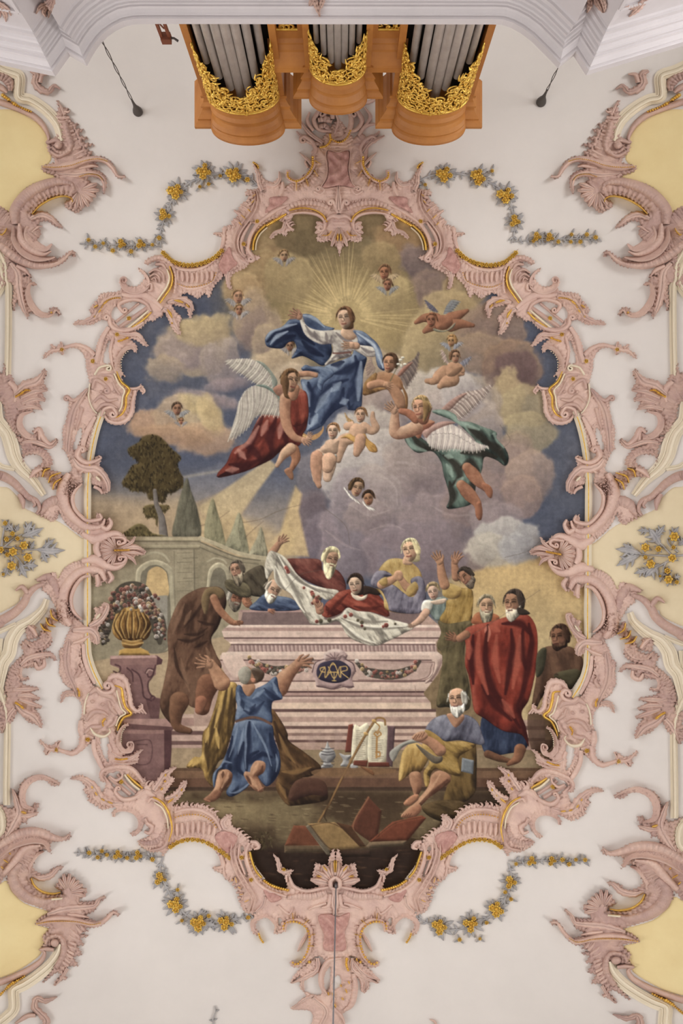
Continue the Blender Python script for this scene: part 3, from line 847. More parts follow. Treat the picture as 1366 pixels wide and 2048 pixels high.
# ---- garden wall with niches
ST, STL, STH = (158, 146, 122), (118, 106, 88), (186, 174, 148)
fill(q('f3', '-20,750 655,752 660,790 760,830 880,870 1040,890 1040,1130 1040,1300 -20,1500'), ST, STL, STH, 0, smooth=False, nz=.5)
fill(q('f3', '615,800 655,800 760,850 880,890 1040,905 1040,1160 620,1160'), (152, 140, 116), r=0, smooth=False, nz=.4)
for y0, y1, c in ((756, 775, (176, 162, 134)), (775, 785, (130, 118, 98)), (800, 812, (170, 158, 132)), (820, 828, (128, 116, 96))):
    fill(q('f3', '150,%d 655,%d 650,%d 150,%d' % (y0, y0, y1, y1)), c, r=0, smooth=False, nz=.2)
for s, c, w_ in (('655,760 760,800 880,850 1000,875 1060,880', (182, 168, 140), 4), ('655,785 760,830 880,875 1010,895', (120, 110, 92), 1.4), ('650,815 760,860 880,900 1000,915', (124, 114, 96), 1.2)):
    stroke(q('f3', s), w_, c, .9)
for cx, y0, y1, w_, tone in ((385, 900, 1400, 115, (146, 136, 116)), (765, 915, 1100, 70, (148, 138, 118))):
    fill(q('f3', [(cx - w_, y1), (cx - w_, y0 + 120), (cx - w_ * .8, y0 + 30), (cx, y0 - 10), (cx + w_ * .8, y0 + 30), (cx + w_, y0 + 120), (cx + w_, y1)]), (170, 160, 136), (120, 110, 94), None, 5, nz=.3)
    fill(q('f3', [(cx - w_ * .75, y1), (cx - w_ * .75, y0 + 120), (cx - w_ * .5, y0 + 45), (cx, y0 + 20), (cx + w_ * .5, y0 + 45), (cx + w_ * .72, y0 + 120), (cx + w_ * .72, y1)]), (128, 120, 104), r=0, nz=.3)
fill(q('f3', '340,1110 340,980 360,945 400,930 440,950 460,990 460,1110'), (198, 166, 116), r=0, nz=.4)
fill(q('f3', '325,1110 460,1100 460,1300 325,1300'), (152, 146, 136), r=0, nz=.4, smooth=False)
fo('f3', '290,880 340,865 385,850 430,865 450,900', 2, (178, 168, 144), .8)
stroke(q('f3', '290,880 330,860 385,845 440,862 470,900'), 2.2, (178, 168, 144), .8); stroke(q('f3', '700,900 740,880 790,890 810,910'), 1.8, (176, 166, 142), .8)
for x, ys in ((545, (850, 905, 965, 1020, 1075)), (580, (880, 940, 1000))):
    for y in ys:
        stroke(q('f3', [(x - 25, y), (x + 60, y - 2)]), .8, (120, 110, 92), .6)
stroke(q('f3', '618,830 622,1160'), 1.2, (116, 106, 90), .7); stroke(q('f3', '500,840 505,1200'), .9, (130, 120, 100), .6)
# ---- the ground and the steps of the tomb
fill(q('px', '190,1480 1150,1480 1150,1800 190,1800'), (126, 100, 76), r=0, smooth=False, nz=.5)
PKS, PKD, PKH = (182, 150, 138), (118, 84, 80), (214, 186, 172)
def courses(x0, x1, rows, skew=0):
    for y0, y1, c in rows:
        fill(np.array([(x0, y0), (x1, y0), (x1, y1), (x0, y1)], float), c, r=0, smooth=False, nz=.35, soft=.9)
courses(330, 1090, [(1440, 1452, (176, 144, 132)), (1452, 1460, (120, 88, 84)), (1460, 1476, (190, 158, 146)), (1476, 1482, (112, 82, 78)), (1482, 1500, (172, 140, 128)), (1500, 1545, (146, 124, 96))])
fill(q('px', '180,1395 420,1395 420,1560 180,1560'), (164, 140, 112), r=0, smooth=False, nz=.4)
courses(330, 420, [(1428, 1436, (190, 160, 148)), (1436, 1452, (168, 132, 124)), (1452, 1462, (196, 166, 152)), (1462, 1470, (118, 86, 84)), (1470, 1482, (186, 154, 144)), (1482, 1490, (120, 88, 86)), (1490, 1496, (180, 148, 138))])
courses(335, 1080, [(1536, 1542, (112, 82, 62)), (1542, 1556, (132, 98, 74)), (1556, 1574, (116, 82, 64)), (1574, 1582, (84, 62, 50))])
# dark foreground earth
gm = sstep(YY, 1576, 1592)
mixc((120, 102, 74), gm); mixc((92, 72, 52), gm * sstep(n2, .42, .65)); mixc((150, 130, 94), gm * sstep(YY, 1595, 1612) * sstep(-YY, -1668, -1630) * sstep(-XX, -700, -480) * (n2 + .25))
mixc((66, 48, 40), sstep(YY + (n2 - .5) * 20, 1672, 1712)); mixc((72, 54, 42), gm * sstep(XX, 850, 960) * .7); mixc((80, 60, 44), gm * sstep(-np.abs(XX - 720), -130, -60) * sstep(-YY, -1640, -1600) * .6)
rs = np.random.RandomState(31)
for i in range(260):
    x = 330 + rs.rand() * 640; y = 1592 + rs.rand() * 90
    stroke([(x, y), (x + 4 + rs.rand() * 14, y + rs.rand() * 2)], [.6, 1.1, .5], ((160, 140, 104), (84, 66, 48), (134, 114, 84))[i % 3], .45, step=20)
for i in range(60):
    x = 520 + rs.rand() * 320; y = 1700 + rs.rand() * 80
    stroke([(x, y), (x + 8 + rs.rand() * 20, y - 2 + rs.rand() * 4)], [.6, 2, .5], ((106, 72, 52), (60, 44, 38), (120, 86, 60))[i % 3], .35, step=20)
tree_leaf(q('f8', '640,1430 690,1360 740,1310 800,1310 840,1350 830,1420'), 70, 0, [(88, 74, 50), (70, 58, 42), (110, 94, 64)], 5)

# ---- the marble tomb
fill(q('px', '830,1250 960,1250 1000,1500 840,1500'), (138, 114, 84), r=0, soft=10, smooth=False, nz=.6)
fill(q('f6', '-10,660 -10,600 20,588 1190,590 1300,690 1340,740 1320,775 1285,800 1280,850 1310,880 1320,930 1290,1000 1245,1060 1190,1130 1240,1190 1245,1250 1290,1290 1290,1340 -300,1340 -300,1000 -40,1000 -80,900 -90,860 -60,830'), PKS, PKD, PKH, 0, smooth=False, nz=.4)
fill(q('f6', '20,588 440,588 1170,592 1180,690 0,690'), (132, 108, 108), r=0, smooth=False, nz=.3)
def tc(rows, xl, xr):
    for y0, y1, c in rows:
        l0, l1 = np.interp(y0, *zip(*xl)), np.interp(y1, *zip(*xl)); r0, r1 = np.interp(y0, *zip(*xr)), np.interp(y1, *zip(*xr))
        fill(q('f6', [(l0, y0), (r0, y0), (r1, y1), (l1, y1)]), c, r=0, smooth=False, nz=.3, soft=.9)
XL = [(580, 10), (680, -70), (720, -120), (780, -100), (800, -60), (850, -60), (870, -130), (930, -130), (1000, -90), (1100, -60), (1400, -60)]
XR = [(580, 1180), (690, 1290), (740, 1340), (780, 1280), (800, 1270), (850, 1275), (880, 1315), (930, 1318), (1050, 1250), (1115, 1200), (1130, 1190), (1185, 1240), (1240, 1245), (1340, 1290)]
tc([(585, 600, (176, 142, 138)), (682, 700, (216, 190, 180)), (700, 722, (178, 144, 138)), (722, 764, (206, 178, 168)), (764, 772, (112, 82, 82)), (772, 792, (198, 168, 160)), (792, 806, (222, 196, 186)), (806, 814, (120, 90, 90)),
    (814, 856, (178, 148, 144)), (856, 882, (216, 190, 180)), (882, 908, (202, 174, 164)), (908, 916, (116, 86, 86)), (916, 936, (180, 150, 144)), (936, 1044, (188, 158, 150)), (1044, 1052, (128, 96, 96)), (1052, 1100, (206, 178, 166)), (1100, 1112, (192, 162, 150)),
    (1112, 1124, (104, 74, 74)), (1124, 1142, (172, 138, 132)), (1142, 1150, (114, 84, 82)), (1150, 1166, (196, 168, 158)), (1166, 1188, (180, 148, 140)), (1188, 1240, (208, 180, 162)), (1240, 1258, (112, 80, 78)), (1258, 1300, (196, 166, 152)), (1300, 1312, (118, 86, 84)), (1312, 1345, (180, 150, 138))], XL, XR)
for x in range(-40, 1270, 26):
    stroke(q('f6', [(x, 816), (x + 4, 852)]), 1.4, (134, 104, 104), .6); stroke(q('f6', [(x + 10, 816), (x + 12, 846)]), .9, (214, 190, 182), .5)
fill(q('f6', '-120,870 -60,866 0,880 60,1000 -20,1040 -90,960'), (206, 178, 168), (150, 116, 112), (226, 202, 190), 12)
fill(q('f6', '1230,870 1290,875 1315,905 1300,960 1250,1040 1200,1060 1260,960'), (198, 170, 160), (146, 112, 110), (222, 198, 188), 12)
for s in ('760,1050 1190,1045 1265,935 1240,925', '770,1040 1180,1036 1250,940', '100,1050 500,1048', '500,925 760,912 1240,925'):
    stroke(q('f6', s), .8, (124, 92, 90), .8)
tc([(1258, 1262, (150, 118, 112)), (1345, 1360, (118, 86, 82))], XL, XR)
courses(450, 872, [(1418, 1424, (112, 82, 80)), (1424, 1434, (200, 172, 158)), (1434, 1444, (176, 144, 134)), (1444, 1452, (206, 178, 164)), (1452, 1458, (118, 88, 84)), (1458, 1466, (196, 166, 152)), (1466, 1472, (150, 118, 110)), (1472, 1480, (190, 160, 148)), (1480, 1485, (114, 82, 78)), (1485, 1492, (176, 146, 132))])
for x in (500, 560, 615, 690, 760, 830):
    stroke(q('px', [(x, 1372), (x + 3, 1398)]), .7, (150, 118, 110), .5)
# swags of painted flowers on the tomb
for s in ('60,905 130,950 220,980 320,975 400,960 470,905', '760,930 830,985 930,1005 1040,1000 1130,960 1170,920'):
    stroke(q('f6', s), [3, 9, 10, 9, 3], (80, 72, 64), .9)
    dots(q('f6', s), 46, 7, 3.6, [(196, 130, 116), (214, 196, 186), (176, 100, 90), (226, 214, 206), (196, 160, 110), (110, 100, 88)])
# cartouche with the monogram
fill(q('f6', '470,990 480,930 540,905 545,870 600,840 660,845 700,880 690,910 740,940 752,985 730,1030 740,1085 700,1095 660,1080 610,1100 560,1090 500,1085 490,1050'), (178, 148, 148), (100, 74, 80), (220, 198, 192), 7)
fill(q('f6', '498,980 520,935 580,915 640,912 690,935 722,975 710,1030 640,1060 570,1055 510,1030'), (66, 58, 84), (44, 38, 60), (86, 78, 104), 8)
fill(q('f6', '545,905 560,865 610,845 660,855 690,890 660,895 640,915 600,905 570,915'), (188, 160, 158), (112, 86, 90), (226, 206, 198), 6, nz=.9)
for a_ in range(5):
    stroke(q('f6', [(618, 905), (560 + a_ * 28, 862 + abs(a_ - 2) * 8)]), .8, (112, 84, 88), .7)
GL = (206, 168, 92)
for s in ('512,1025 552,960 552,1022', '552,990 528,985 522,965 552,955', '560,1022 605,930 650,1022', '555,1025 590,985', '575,955 612,1030 650,955', '570,990 642,990', '612,990 612,1045', '600,1045 624,1045', '655,1022 655,955', '655,955 690,952 696,975 660,990 705,1028', '596,940 618,940'):
    stroke(q('f6', s), .95, GL, .95, step=2)
for s in ('470,990 490,930 545,905', '752,985 735,935 690,908', '500,1080 560,1092 610,1100 670,1085 740,1085'):
    stroke(q('f6', s), 1.1, (94, 68, 74), .8)
# ---- urn pedestal at the left
PD, PDL, PDH = (142, 104, 104), (86, 56, 62), (176, 138, 134)
fill(q('f5', '120,690 400,685 430,710 425,735 395,745 390,800 350,830 345,880 370,930 415,940 410,1060 450,1065 510,1100 490,1130 440,1250 440,1500 190,1500 190,1080 240,1000 230,900 170,760 120,740'), PD, PDL, PDH, 0, smooth=False, nz=.4)
for s, c in (('120,688 385,684 400,700 122,706', (186, 148, 144)), ('122,706 400,700 395,740 130,745', (146, 108, 106)), ('400,690 432,712 425,738 395,742', (100, 66, 72)), ('200,1062 450,1062 510,1100 505,1112 200,1090', (176, 136, 130)), ('200,1090 505,1112 480,1140 200,1120', (120, 84, 84)), ('200,1130 440,1128 440,1150 200,1150', (160, 120, 116)), ('440,1130 485,1130 485,1240 470,1500 440,1500', (100, 66, 70)), ('395,940 420,945 410,1060 360,1060 330,940', (118, 82, 84))):
    fill(q('f5', s), c, r=0, smooth=False, nz=.3)
for s in ('330,790 345,765 375,770 375,800 350,815 340,795', '360,940 370,925 385,935 375,950', '250,770 290,800 310,860 320,930 365,955', '390,745 370,810 345,850 350,900 370,930', '220,760 250,790 255,840', '150,740 180,755 170,790 140,780'):
    stroke(q('f5', s), 1.6, (92, 60, 66), .8)
stroke(q('f5', '335,790 350,770 372,776'), 1.2, (196, 160, 152), .8)
for s in ('260,1195 360,1195 355,1320 260,1320 260,1195', '280,1215 340,1215'):
    stroke(q('f5', s), 1.2, (104, 70, 74), .7)
# gilt urn with flowers
GD, GDL, GDH = (156, 112, 54), (82, 54, 32), (206, 164, 92)
fill(q('f5', '170,685 175,655 215,640 300,640 345,660 358,685'), (188, 146, 72), GDL, GDH, 6, smooth=False)
fill(q('f5', '205,640 190,610 200,590 300,590 315,610 290,640'), GD, GDL, GDH, 10)
fill(q('f5', '150,430 190,400 320,400 350,440 365,520 345,580 300,600 200,600 150,575 130,520'), GD, GDL, GDH, 26, fold=(90, 6, .5))
for x in (165, 190, 220, 250, 280, 310, 335):
    stroke(q('f5', [(250 + (x - 250) * .8, 425), (x + (x - 250) * .25, 510), (250 + (x - 250) * .75, 590)]), 1.6, (76, 50, 30), .7)
    stroke(q('f5', [(256 + (x - 250) * .8, 430), (x + 9 + (x - 250) * .25, 500), (254 + (x - 250) * .75, 580)]), 1.2, (216, 178, 106), .6)
for s in ('190,612 250,622 315,610', '195,592 250,602 305,592'):
    stroke(q('f5', s), 1.4, (214, 174, 104), .8)
FL = [(190, 176, 170), (160, 108, 96), (176, 132, 112), (206, 196, 192), (104, 92, 84), (140, 84, 76), (86, 78, 72), (188, 160, 120)]
for s, w_ in (('150,400 200,330 260,310 320,340 370,400', 22), ('350,400 390,450 410,520 415,610', 15), ('140,410 100,480 85,560 90,610', 13)):
    stroke(q('f5', s), [w_ * .6, w_, w_, w_ * .3], (84, 76, 66), .9)
dots(q('f5', '150,400 200,335 260,315 320,345 370,400'), 110, 17, 4.2, FL)
dots(q('f5', '220,390 300,380 350,420'), 34, 11, 4.4, FL)
dots(q('f5', '350,400 395,450 412,520 418,600'), 60, 10, 3.6, FL)
dots(q('f5', '140,410 105,480 88,550 90,600'), 46, 8, 3.4, FL)

# ---- the mourners behind the tomb
BR, BRL, BRH = (112, 78, 60), (60, 40, 34), (142, 106, 84)
# man far left climbing, brown cloak
fill(q('f5', '640,290 700,280 760,278 800,310 810,380 790,440 760,520 720,590 750,680 780,760 700,880 690,1000 600,990 560,960 520,1100 460,1070 415,980 440,840 465,700 460,560 480,470 540,350'), BR, BRL, BRH, 18, fold=(104, 15, .55))
fo('f5', '700,330 640,420 560,520|640,480 700,500 760,500|520,590 600,600 680,560|500,640 520,760 580,860|620,640 700,600|560,560 640,560 700,520', [.8, 3, 2.4, .6], BRL, .55)
fo('f5', '560,380 520,480 490,560|600,420 560,500|540,700 560,800 590,900|690,640 720,720', [1, 4, 1], BRH, .6)
fill(q('f5', '690,290 760,280 800,315 780,350 720,330 700,420 680,440 660,360'), (128, 104, 72), (84, 66, 48), (158, 132, 96), 8)
tube(q('f5', '735,345 760,400 800,450 850,490 900,490'), [8, 8, 7, 6, 4], (164, 112, 84), (104, 64, 48), (196, 146, 116))
hand(*q('f5', [(858, 490)])[0], 5, 11, (160, 108, 82), thumb=0)
head(*q('f5', [(868, 340)])[0], 20, .45, -.7, 12, (150, 98, 74), (148, 140, 130), (120, 108, 96), bl=1.0)
tube(q('f5', '940,380 925,360 930,330'), [8, 8, 4], (168, 112, 84)); hand(*q('f5', [(925, 375)])[0], -60, 12, (168, 112, 84))
tube(q('f5', '700,860 680,920 670,1000'), [22, 18, 14], (130, 84, 62), (80, 48, 36), (166, 114, 86))
tube(q('f5', '660,960 650,1010'), [12, 9], (156, 100, 76)); 
tube(q('f5', '530,960 510,1040 520,1110 590,1135'), [20, 14, 9, 6], (122, 82, 60), (70, 46, 36), (156, 112, 84))
# bald old man in olive behind
fill(q('f5', '930,190 1010,150 1040,180 1060,260 1050,330 960,330 910,280 880,250'), (84, 74, 60), (48, 42, 36), (112, 100, 82), 12, fold=(60, 9, .5))
fill(q('f5', '800,250 830,235 930,260 960,330 900,340 820,300'), (112, 102, 78), (70, 62, 50), (140, 128, 100), 8, fold=(30, 8, .4))
head(*q('f5', [(870, 180)])[0], 18, -.55, .3, -14, (176, 132, 108), (104, 92, 80), (140, 126, 106), bl=1.25)
# blue-robed bald man leaning on the rim
fill(q('f5', '960,415 990,360 1040,320 1100,330 1200,350 1240,415'), (74, 96, 142), (42, 54, 92), (112, 134, 172), 12, fold=(20, 9, .5))
head(*q('f5', [(1090, 295)])[0], 20, .6, -.5, 25, (186, 148, 124), (176, 164, 150), (196, 188, 176), bl=1.0, bald=True)
hand(*q('f5', [(1060, 418)])[0], 10, 11, (176, 118, 94), thumb=0)
# old man in red holding the shroud aloft
RD, RDL, RDH = (128, 68, 60), (82, 40, 40), (160, 100, 88)
fill(q('f6', '300,260 400,250 520,260 540,330 620,320 670,370 690,440 660,480 560,450 440,400 370,350'), RD, RDL, RDH, 14, fold=(40, 12, .45))
tube(q('f6', '205,220 235,180 262,140'), [8, 7, 5], (166, 120, 96)); hand(*q('f6', [(255, 150)])[0], -40, 17, (170, 126, 102), 30, thumb=-1)
head(*q('f6', [(595, 250)])[0], 21, .5, -.5, 14, (180, 138, 112), (196, 178, 138), (206, 192, 156), bl=1.35)
# the shroud
SH, SHL, SHH = (192, 184, 170), (128, 120, 112), (222, 216, 204)
fill(q('f6', '160,300 190,205 235,210 300,250 370,350 440,410 540,440 640,460 620,510 560,520 520,500 480,520 540,600 560,650 650,620 700,570 760,590 850,600 960,640 1130,690 1060,740 960,790 900,815 840,815 740,780 690,740 640,660 560,680 470,680 440,650 380,560 330,480 260,440 225,390 215,330 175,385'), SH, SHL, SHH, 8, fold=(50, 9, .6))
fo('f6', '240,240 330,400 440,640|260,250 360,380 520,470|235,260 250,400 330,480|290,280 420,420 600,480|640,660 740,750 860,810|660,640 800,700 1000,700 1120,690|700,600 830,660 960,660', [1, 3.5, 1], SHL, .6)
fo('f6', '250,235 345,385 480,460|230,300 300,440 420,600|660,665 780,760 880,800|700,650 850,690 1080,690', [1, 2.5, 1], SHH, .7)
dots(q('f6', '300,300 325,370 325,430 420,430 500,520 480,540'), 9, 3, 4, [(150, 70, 62), (176, 90, 80)])
dots(q('f6', '500,660 625,650 730,610 820,710 850,710 775,750 965,685 1040,665'), 12, 4, 4, [(150, 70, 62), (170, 88, 78), (110, 100, 78)])
# young apostle in red with dark hair
fill(q('f6', '640,470 720,450 780,470 860,460 930,520 970,600 960,630 860,600 760,590 700,570 650,610 570,635 530,610 560,540 600,510'), (158, 70, 54), (96, 38, 34), (192, 106, 86), 14, fold=(30, 11, .5))
fo('f6', '700,480 640,540 570,620|740,560 830,580 920,560|560,560 580,600', [1, 4, 1], (96, 40, 34), .6)
fill(q('f6', '725,470 790,500 830,470 820,510 770,525 730,500'), (206, 186, 168), r=4)
fill(q('f6', '800,430 870,440 920,470 900,490 840,480 800,490'), (64, 48, 40), r=6)
head(*q('f6', [(750, 420)])[0], 20, -.3, -.1, -8, (200, 168, 144), (66, 48, 40), long=True)
tube(q('f6', '520,590 510,550 490,530'), [8, 8, 6], (176, 126, 102)); hand(*q('f6', [(530, 580)])[0], -125, 15, (180, 130, 106))
dots(q('f6', '470,500 520,500 490,530'), 6, 4, 4, [(160, 90, 80), (110, 90, 70)])
# woman in yellow with clasped hands
YW, YWL, YWH = (178, 144, 82), (116, 88, 50), (206, 178, 116)
fill(q('f6', '900,330 960,260 1040,250 1120,280 1170,330 1190,400 1200,480 1170,600 960,590 930,500 880,430'), YW, YWL, YWH, 12, fold=(80, 10, .5))
fill(q('f6', '850,420 880,340 940,330 990,360 940,380 920,440 990,420 1060,470 1110,500 1140,480 1110,390 1180,370 1210,470 1180,600 990,595 960,540 920,460'), (122, 116, 138), (78, 72, 92), (160, 154, 172), 10, fold=(100, 10, .5))
tube(q('f6', '920,420 970,400 1020,370'), [9, 8, 6], (186, 138, 108)); tube(q('f6', '1120,460 1080,430 1045,380'), [10, 8, 6], (188, 138, 108))
fill(q('f6', '1000,370 1010,335 1045,330 1060,355 1055,390 1025,395'), (194, 146, 116), r=6)
fill(q('f6', '900,400 950,370 960,420 930,430'), YW, YWL, YWH, 6); fill(q('f6', '1090,440 1140,400 1160,450 1110,500 1080,480'), YW, YWL, YWH, 7)
fill(q('f6', '1070,235 1110,240 1120,290 1060,285'), (196, 152, 122), r=6)
head(*q('f6', [(1105, 200)])[0], 22, -.45, .5, -10, (206, 164, 132), (204, 186, 140), long=True)
# girl in white and teal leaning in
fill(q('f6', '1190,580 1200,530 1260,510 1340,500 1350,560 1330,640 1270,650 1230,600'), (120, 136, 134), (74, 84, 84), (160, 172, 166), 9, fold=(90, 8, .4))
fill(q('f6', '1180,590 1195,525 1250,530 1240,590'), (206, 200, 190), r=7); fill(q('f6', '1240,530 1340,510 1330,540 1270,550'), (200, 172, 152), r=4)
tube(q('f6', '1210,600 1170,650 1120,685'), [8, 7, 5], (194, 152, 130)); hand(*q('f6', [(1130, 675)])[0], 150, 10, (194, 152, 130), thumb=0)
head(*q('f6', [(1255, 465)])[0], 17, -.2, -.4, -10, (206, 170, 150), (160, 136, 98))
# man in ochre with raised arms
fill(q('f7', '290,390 330,360 420,395 480,400 500,440 495,560 480,660 400,700 310,680 270,610 310,540 320,480 380,470 360,440 300,440'), (158, 124, 60), (88, 64, 36), (198, 164, 96), 14, fold=(100, 12, .6))
fill(q('f7', '290,440 300,380 340,365 420,400 400,460 340,470'), (184, 150, 84), (116, 84, 46), (212, 182, 116), 10)
fill(q('f7', '260,620 330,640 480,620 490,660 450,760 440,900 470,1040 480,1200 420,1240 330,1210 250,1200 270,1050 290,860 250,790 280,700'), (98, 86, 58), (58, 52, 40), (130, 116, 82), 16, fold=(95, 13, .55))
tube(q('f7', '305,375 285,300 275,230'), [10, 9, 7], (178, 128, 98)); hand(*q('f7', [(278, 225)])[0], -120, 20, (180, 132, 102), 26, thumb=1)
tube(q('f7', '385,320 375,260 370,225'), [9, 8, 6], (172, 122, 94)); hand(*q('f7', [(372, 225)])[0], -65, 19, (174, 124, 96), 26, thumb=-1)
head(*q('f7', [(450, 325)])[0], 19, -.85, .7, -45, (160, 112, 86), (74, 62, 54), (104, 90, 78), bl=.9)
# grey-beard peering
fill(q('f7', '495,640 500,590 540,560 640,570 680,600 640,650'), (168, 96, 62), (110, 60, 44), (194, 126, 88), 8)
head(*q('f7', [(590, 520)])[0], 21, .1, 0, 0, (186, 146, 116), (146, 132, 108), (158, 148, 126), bl=1.25)
# tall apostle in the red cloak
fill(q('f7', '560,1280 700,1260 850,1380 870,1480 780,1520 580,1520'), (50, 66, 106), (32, 40, 70), (80, 100, 140), 14, fold=(95, 12, .5))
tube(q('f7', '600,1530 680,1560 760,1580'), [8, 7, 4], (120, 80, 58)); tube(q('f7', '820,1500 800,1560 740,1600'), [12, 9, 4], (140, 92, 66), (84, 52, 40))
RC, RCL, RCH = (148, 54, 40), (80, 28, 28), (186, 92, 72)
fill(q('f7', '440,690 500,650 620,625 740,590 860,575 920,640 940,740 935,880 920,1000 880,1160 830,1250 860,1350 880,1480 830,1400 700,1370 580,1290 510,1240 490,1130 470,1000 445,920 450,800'), RC, RCL, RCH, 22, fold=(96, 22, .45), step=5)
fo('f7', '600,650 585,800 590,950 640,1100 740,1230 820,1350|760,680 770,820 740,1000 720,1120|880,640 900,760 880,900 840,1100 800,1200|500,720 490,900 500,1050|840,680 830,820 860,950|700,640 820,640 900,720|560,1060 640,1180 760,1300|820,1200 840,1300 870,1440', [2, 7, 2], RCL, .7)
fo('f7', '540,700 530,860 560,1000 600,1120|660,720 650,880 680,1040|820,720 800,900 770,1080|470,760 470,880|620,660 680,690|700,1160 780,1280', [2, 7, 2], RCH, .6)
fo('f7', '605,655 612,700 600,760|590,660 580,700', [1, 2.5, 1], (200, 120, 100), .7)
head(*q('f7', [(770, 500)])[0], 25, -.7, .1, -4, (168, 122, 94), (76, 62, 54), (176, 166, 150), bl=1.0)
fill(q('f7', '800,530 850,540 890,570 860,580 810,575'), (70, 58, 50), r=5)
hand(*q('f7', [(385, 745)])[0], 200, 18, (158, 108, 82), 26); tube(q('f7', '450,715 410,740'), [9, 8], (158, 108, 82))
# seated figure in shadow at the right edge
fill(q('f7', '940,840 990,800 1060,790 1170,800 1240,860 1250,960 1200,1080 1000,1120 930,1220 900,1200 930,1000 930,900'), (108, 76, 58), (68, 48, 40), (136, 100, 78), 14, fold=(80, 14, .4))
fill(q('f7', '940,840 1000,810 980,960 930,1000'), (78, 74, 56), r=8); fill(q('f7', '1050,990 1200,950 1240,1000 1160,1080'), (82, 76, 54), r=10)
fo('f7', '1060,820 1070,940|1140,820 1160,940|1010,960 1080,990', [1, 4, 1], (70, 48, 40), .5)
head(*q('f7', [(1085, 735)])[0], 24, -.75, .3, -6, (136, 92, 68), (84, 58, 44), (90, 62, 46), bl=.75)
fill(q('f7', '880,1240 1030,1280 1040,1480 900,1500'), (92, 66, 52), r=8, a=.8)
# ---- kneeling apostle in blue seen from behind
YM, YML, YMH = (150, 116, 58), (84, 62, 38), (204, 166, 92)
fill(q('f8', '520,290 580,290 600,330 590,420 580,560 540,700 510,800 470,830 440,900 430,1000 380,950 350,880 250,870 300,800 350,790 360,640 400,580 450,430 480,310'), YM, YML, YMH, 14, fold=(100, 12, .65))
fo('f8', '530,310 510,420 480,560 460,700|470,440 430,600 400,740|560,330 550,480 530,640|380,660 390,780 400,880', [1, 5, 1], YML, .7)
fo('f8', '500,330 480,450 440,600|400,600 380,700|450,600 470,740|360,800 290,860', [1, 4, 1], YMH, .7)
fill(q('f8', '830,470 900,560 940,640 950,690 1060,770 1170,870 1100,930 1040,940 1180,960 1215,1050 1190,1100 1000,1130 930,1120 860,1010 880,900 880,760 840,620'), (110, 78, 48), (62, 44, 32), (150, 112, 68), 18, fold=(55, 16, .6))
fo('f8', '850,560 900,700 960,820|900,1000 960,1060 1000,1100|940,900 1060,900 1150,880|960,980 1050,960 1150,1000', [2, 6, 2], (64, 44, 34), .6)
fo('f8', '880,640 930,760 990,840|900,900 1000,900 1100,870|880,980 930,1080', [1, 5, 1], (158, 118, 68), .6)
fill(q('f8', '1000,960 1100,940 1190,970 1210,1060 1100,1060 960,1100 950,1040'), (96, 62, 50), (60, 38, 34), (120, 84, 66), 12)
tube(q('f8', '490,290 450,220 415,160'), [17, 13, 9], (178, 130, 100), (112, 74, 56), (214, 172, 138)); hand(*q('f8', [(418, 165)])[0], 190, 25, (178, 130, 102), 30, thumb=1)
tube(q('f8', '880,320 930,250 985,190 1010,160'), [20, 16, 12, 9], (170, 120, 92), (104, 66, 50), (206, 160, 128)); hand(*q('f8', [(1005, 160)])[0], -12, 25, (172, 122, 96), 30, thumb=-1)
BL, BLL, BLH = (78, 104, 152), (36, 50, 92), (128, 152, 190)
fill(q('f8', '590,320 620,310 660,380 710,340 790,300 860,250 880,330 905,400 840,420 830,480 825,570 680,545 585,560 595,450 585,400'), BL, BLL, BLH, 16, fold=(30, 16, .4))
fo('f8', '780,330 830,380 890,400|640,480 700,500 780,420|620,400 640,470|720,440 680,510', [1, 5, 1], BLL, .55); fo('f8', '600,360 610,450|700,400 780,340|840,290 870,370', [1, 4, 1], BLH, .6)
fill(q('f8', '585,565 680,545 825,575 850,680 885,780 890,880 850,960 800,1000 770,980 720,930 660,1010 560,1070 520,1040 560,960 540,900 470,890 440,1010 430,920 490,840 540,720'), BL, BLL, BLH, 18, fold=(95, 18, .5))
fo('f8', '680,560 670,680 660,800 660,900|560,660 540,800 500,860|740,760 690,790 680,830 760,780 830,800|640,700 600,860 640,920|820,640 860,800', [2, 7, 2], BLL, .75)
fo('f8', '660,570 652,650 655,720 650,800 655,880|700,560 730,620 770,690 800,760 830,860|600,580 585,650 565,730 540,800|640,600 620,700 600,780|545,1045 590,1040 640,1010 700,960|860,780 870,840 860,900|470,860 500,830 560,840', [.6, 2.2, 1.8, .6], BLH, .6)
stroke(q('f8', '590,555 640,540 700,528 760,540 825,572'), 2.6, (122, 84, 66), .9)
fill(q('f8', '640,300 700,290 720,330 680,385 650,370 630,330'), (176, 128, 98), (120, 80, 60), (206, 160, 130), 8)
fill(q('f8', '640,180 690,190 740,200 760,240 740,290 690,300 640,300 600,250'), (150, 108, 84), r=8)
fill(q('f8', '600,230 625,190 660,180 690,210 685,260 660,300 620,290'), (156, 150, 138), (104, 98, 90), (192, 186, 174), 12, nz=.8)
fill(q('f8', '690,200 730,190 780,220 770,270 730,290 710,250'), (88, 66, 52), (56, 42, 36), (150, 140, 128), 8); fill(q('f8', '690,260 720,265 715,290 695,285'), (186, 124, 100), r=3)
SKM, SKD, SKL = (168, 118, 90), (92, 56, 42), (210, 162, 128)
fill(q('f8', '452,960 470,905 520,882 562,912 556,960 522,1002 492,1042 478,1072 436,1102 392,1104 370,1086 408,1052 440,1010'), SKM, SKD, SKL, 13, nz=.7)
fo('f8', '535,905 520,960 490,1010|470,930 462,980 440,1030', [1, 3.5, 1], SKL, .5); fo('f8', '550,940 520,985 490,1035|500,900 495,940', [1, 3, 1], SKD, .6)
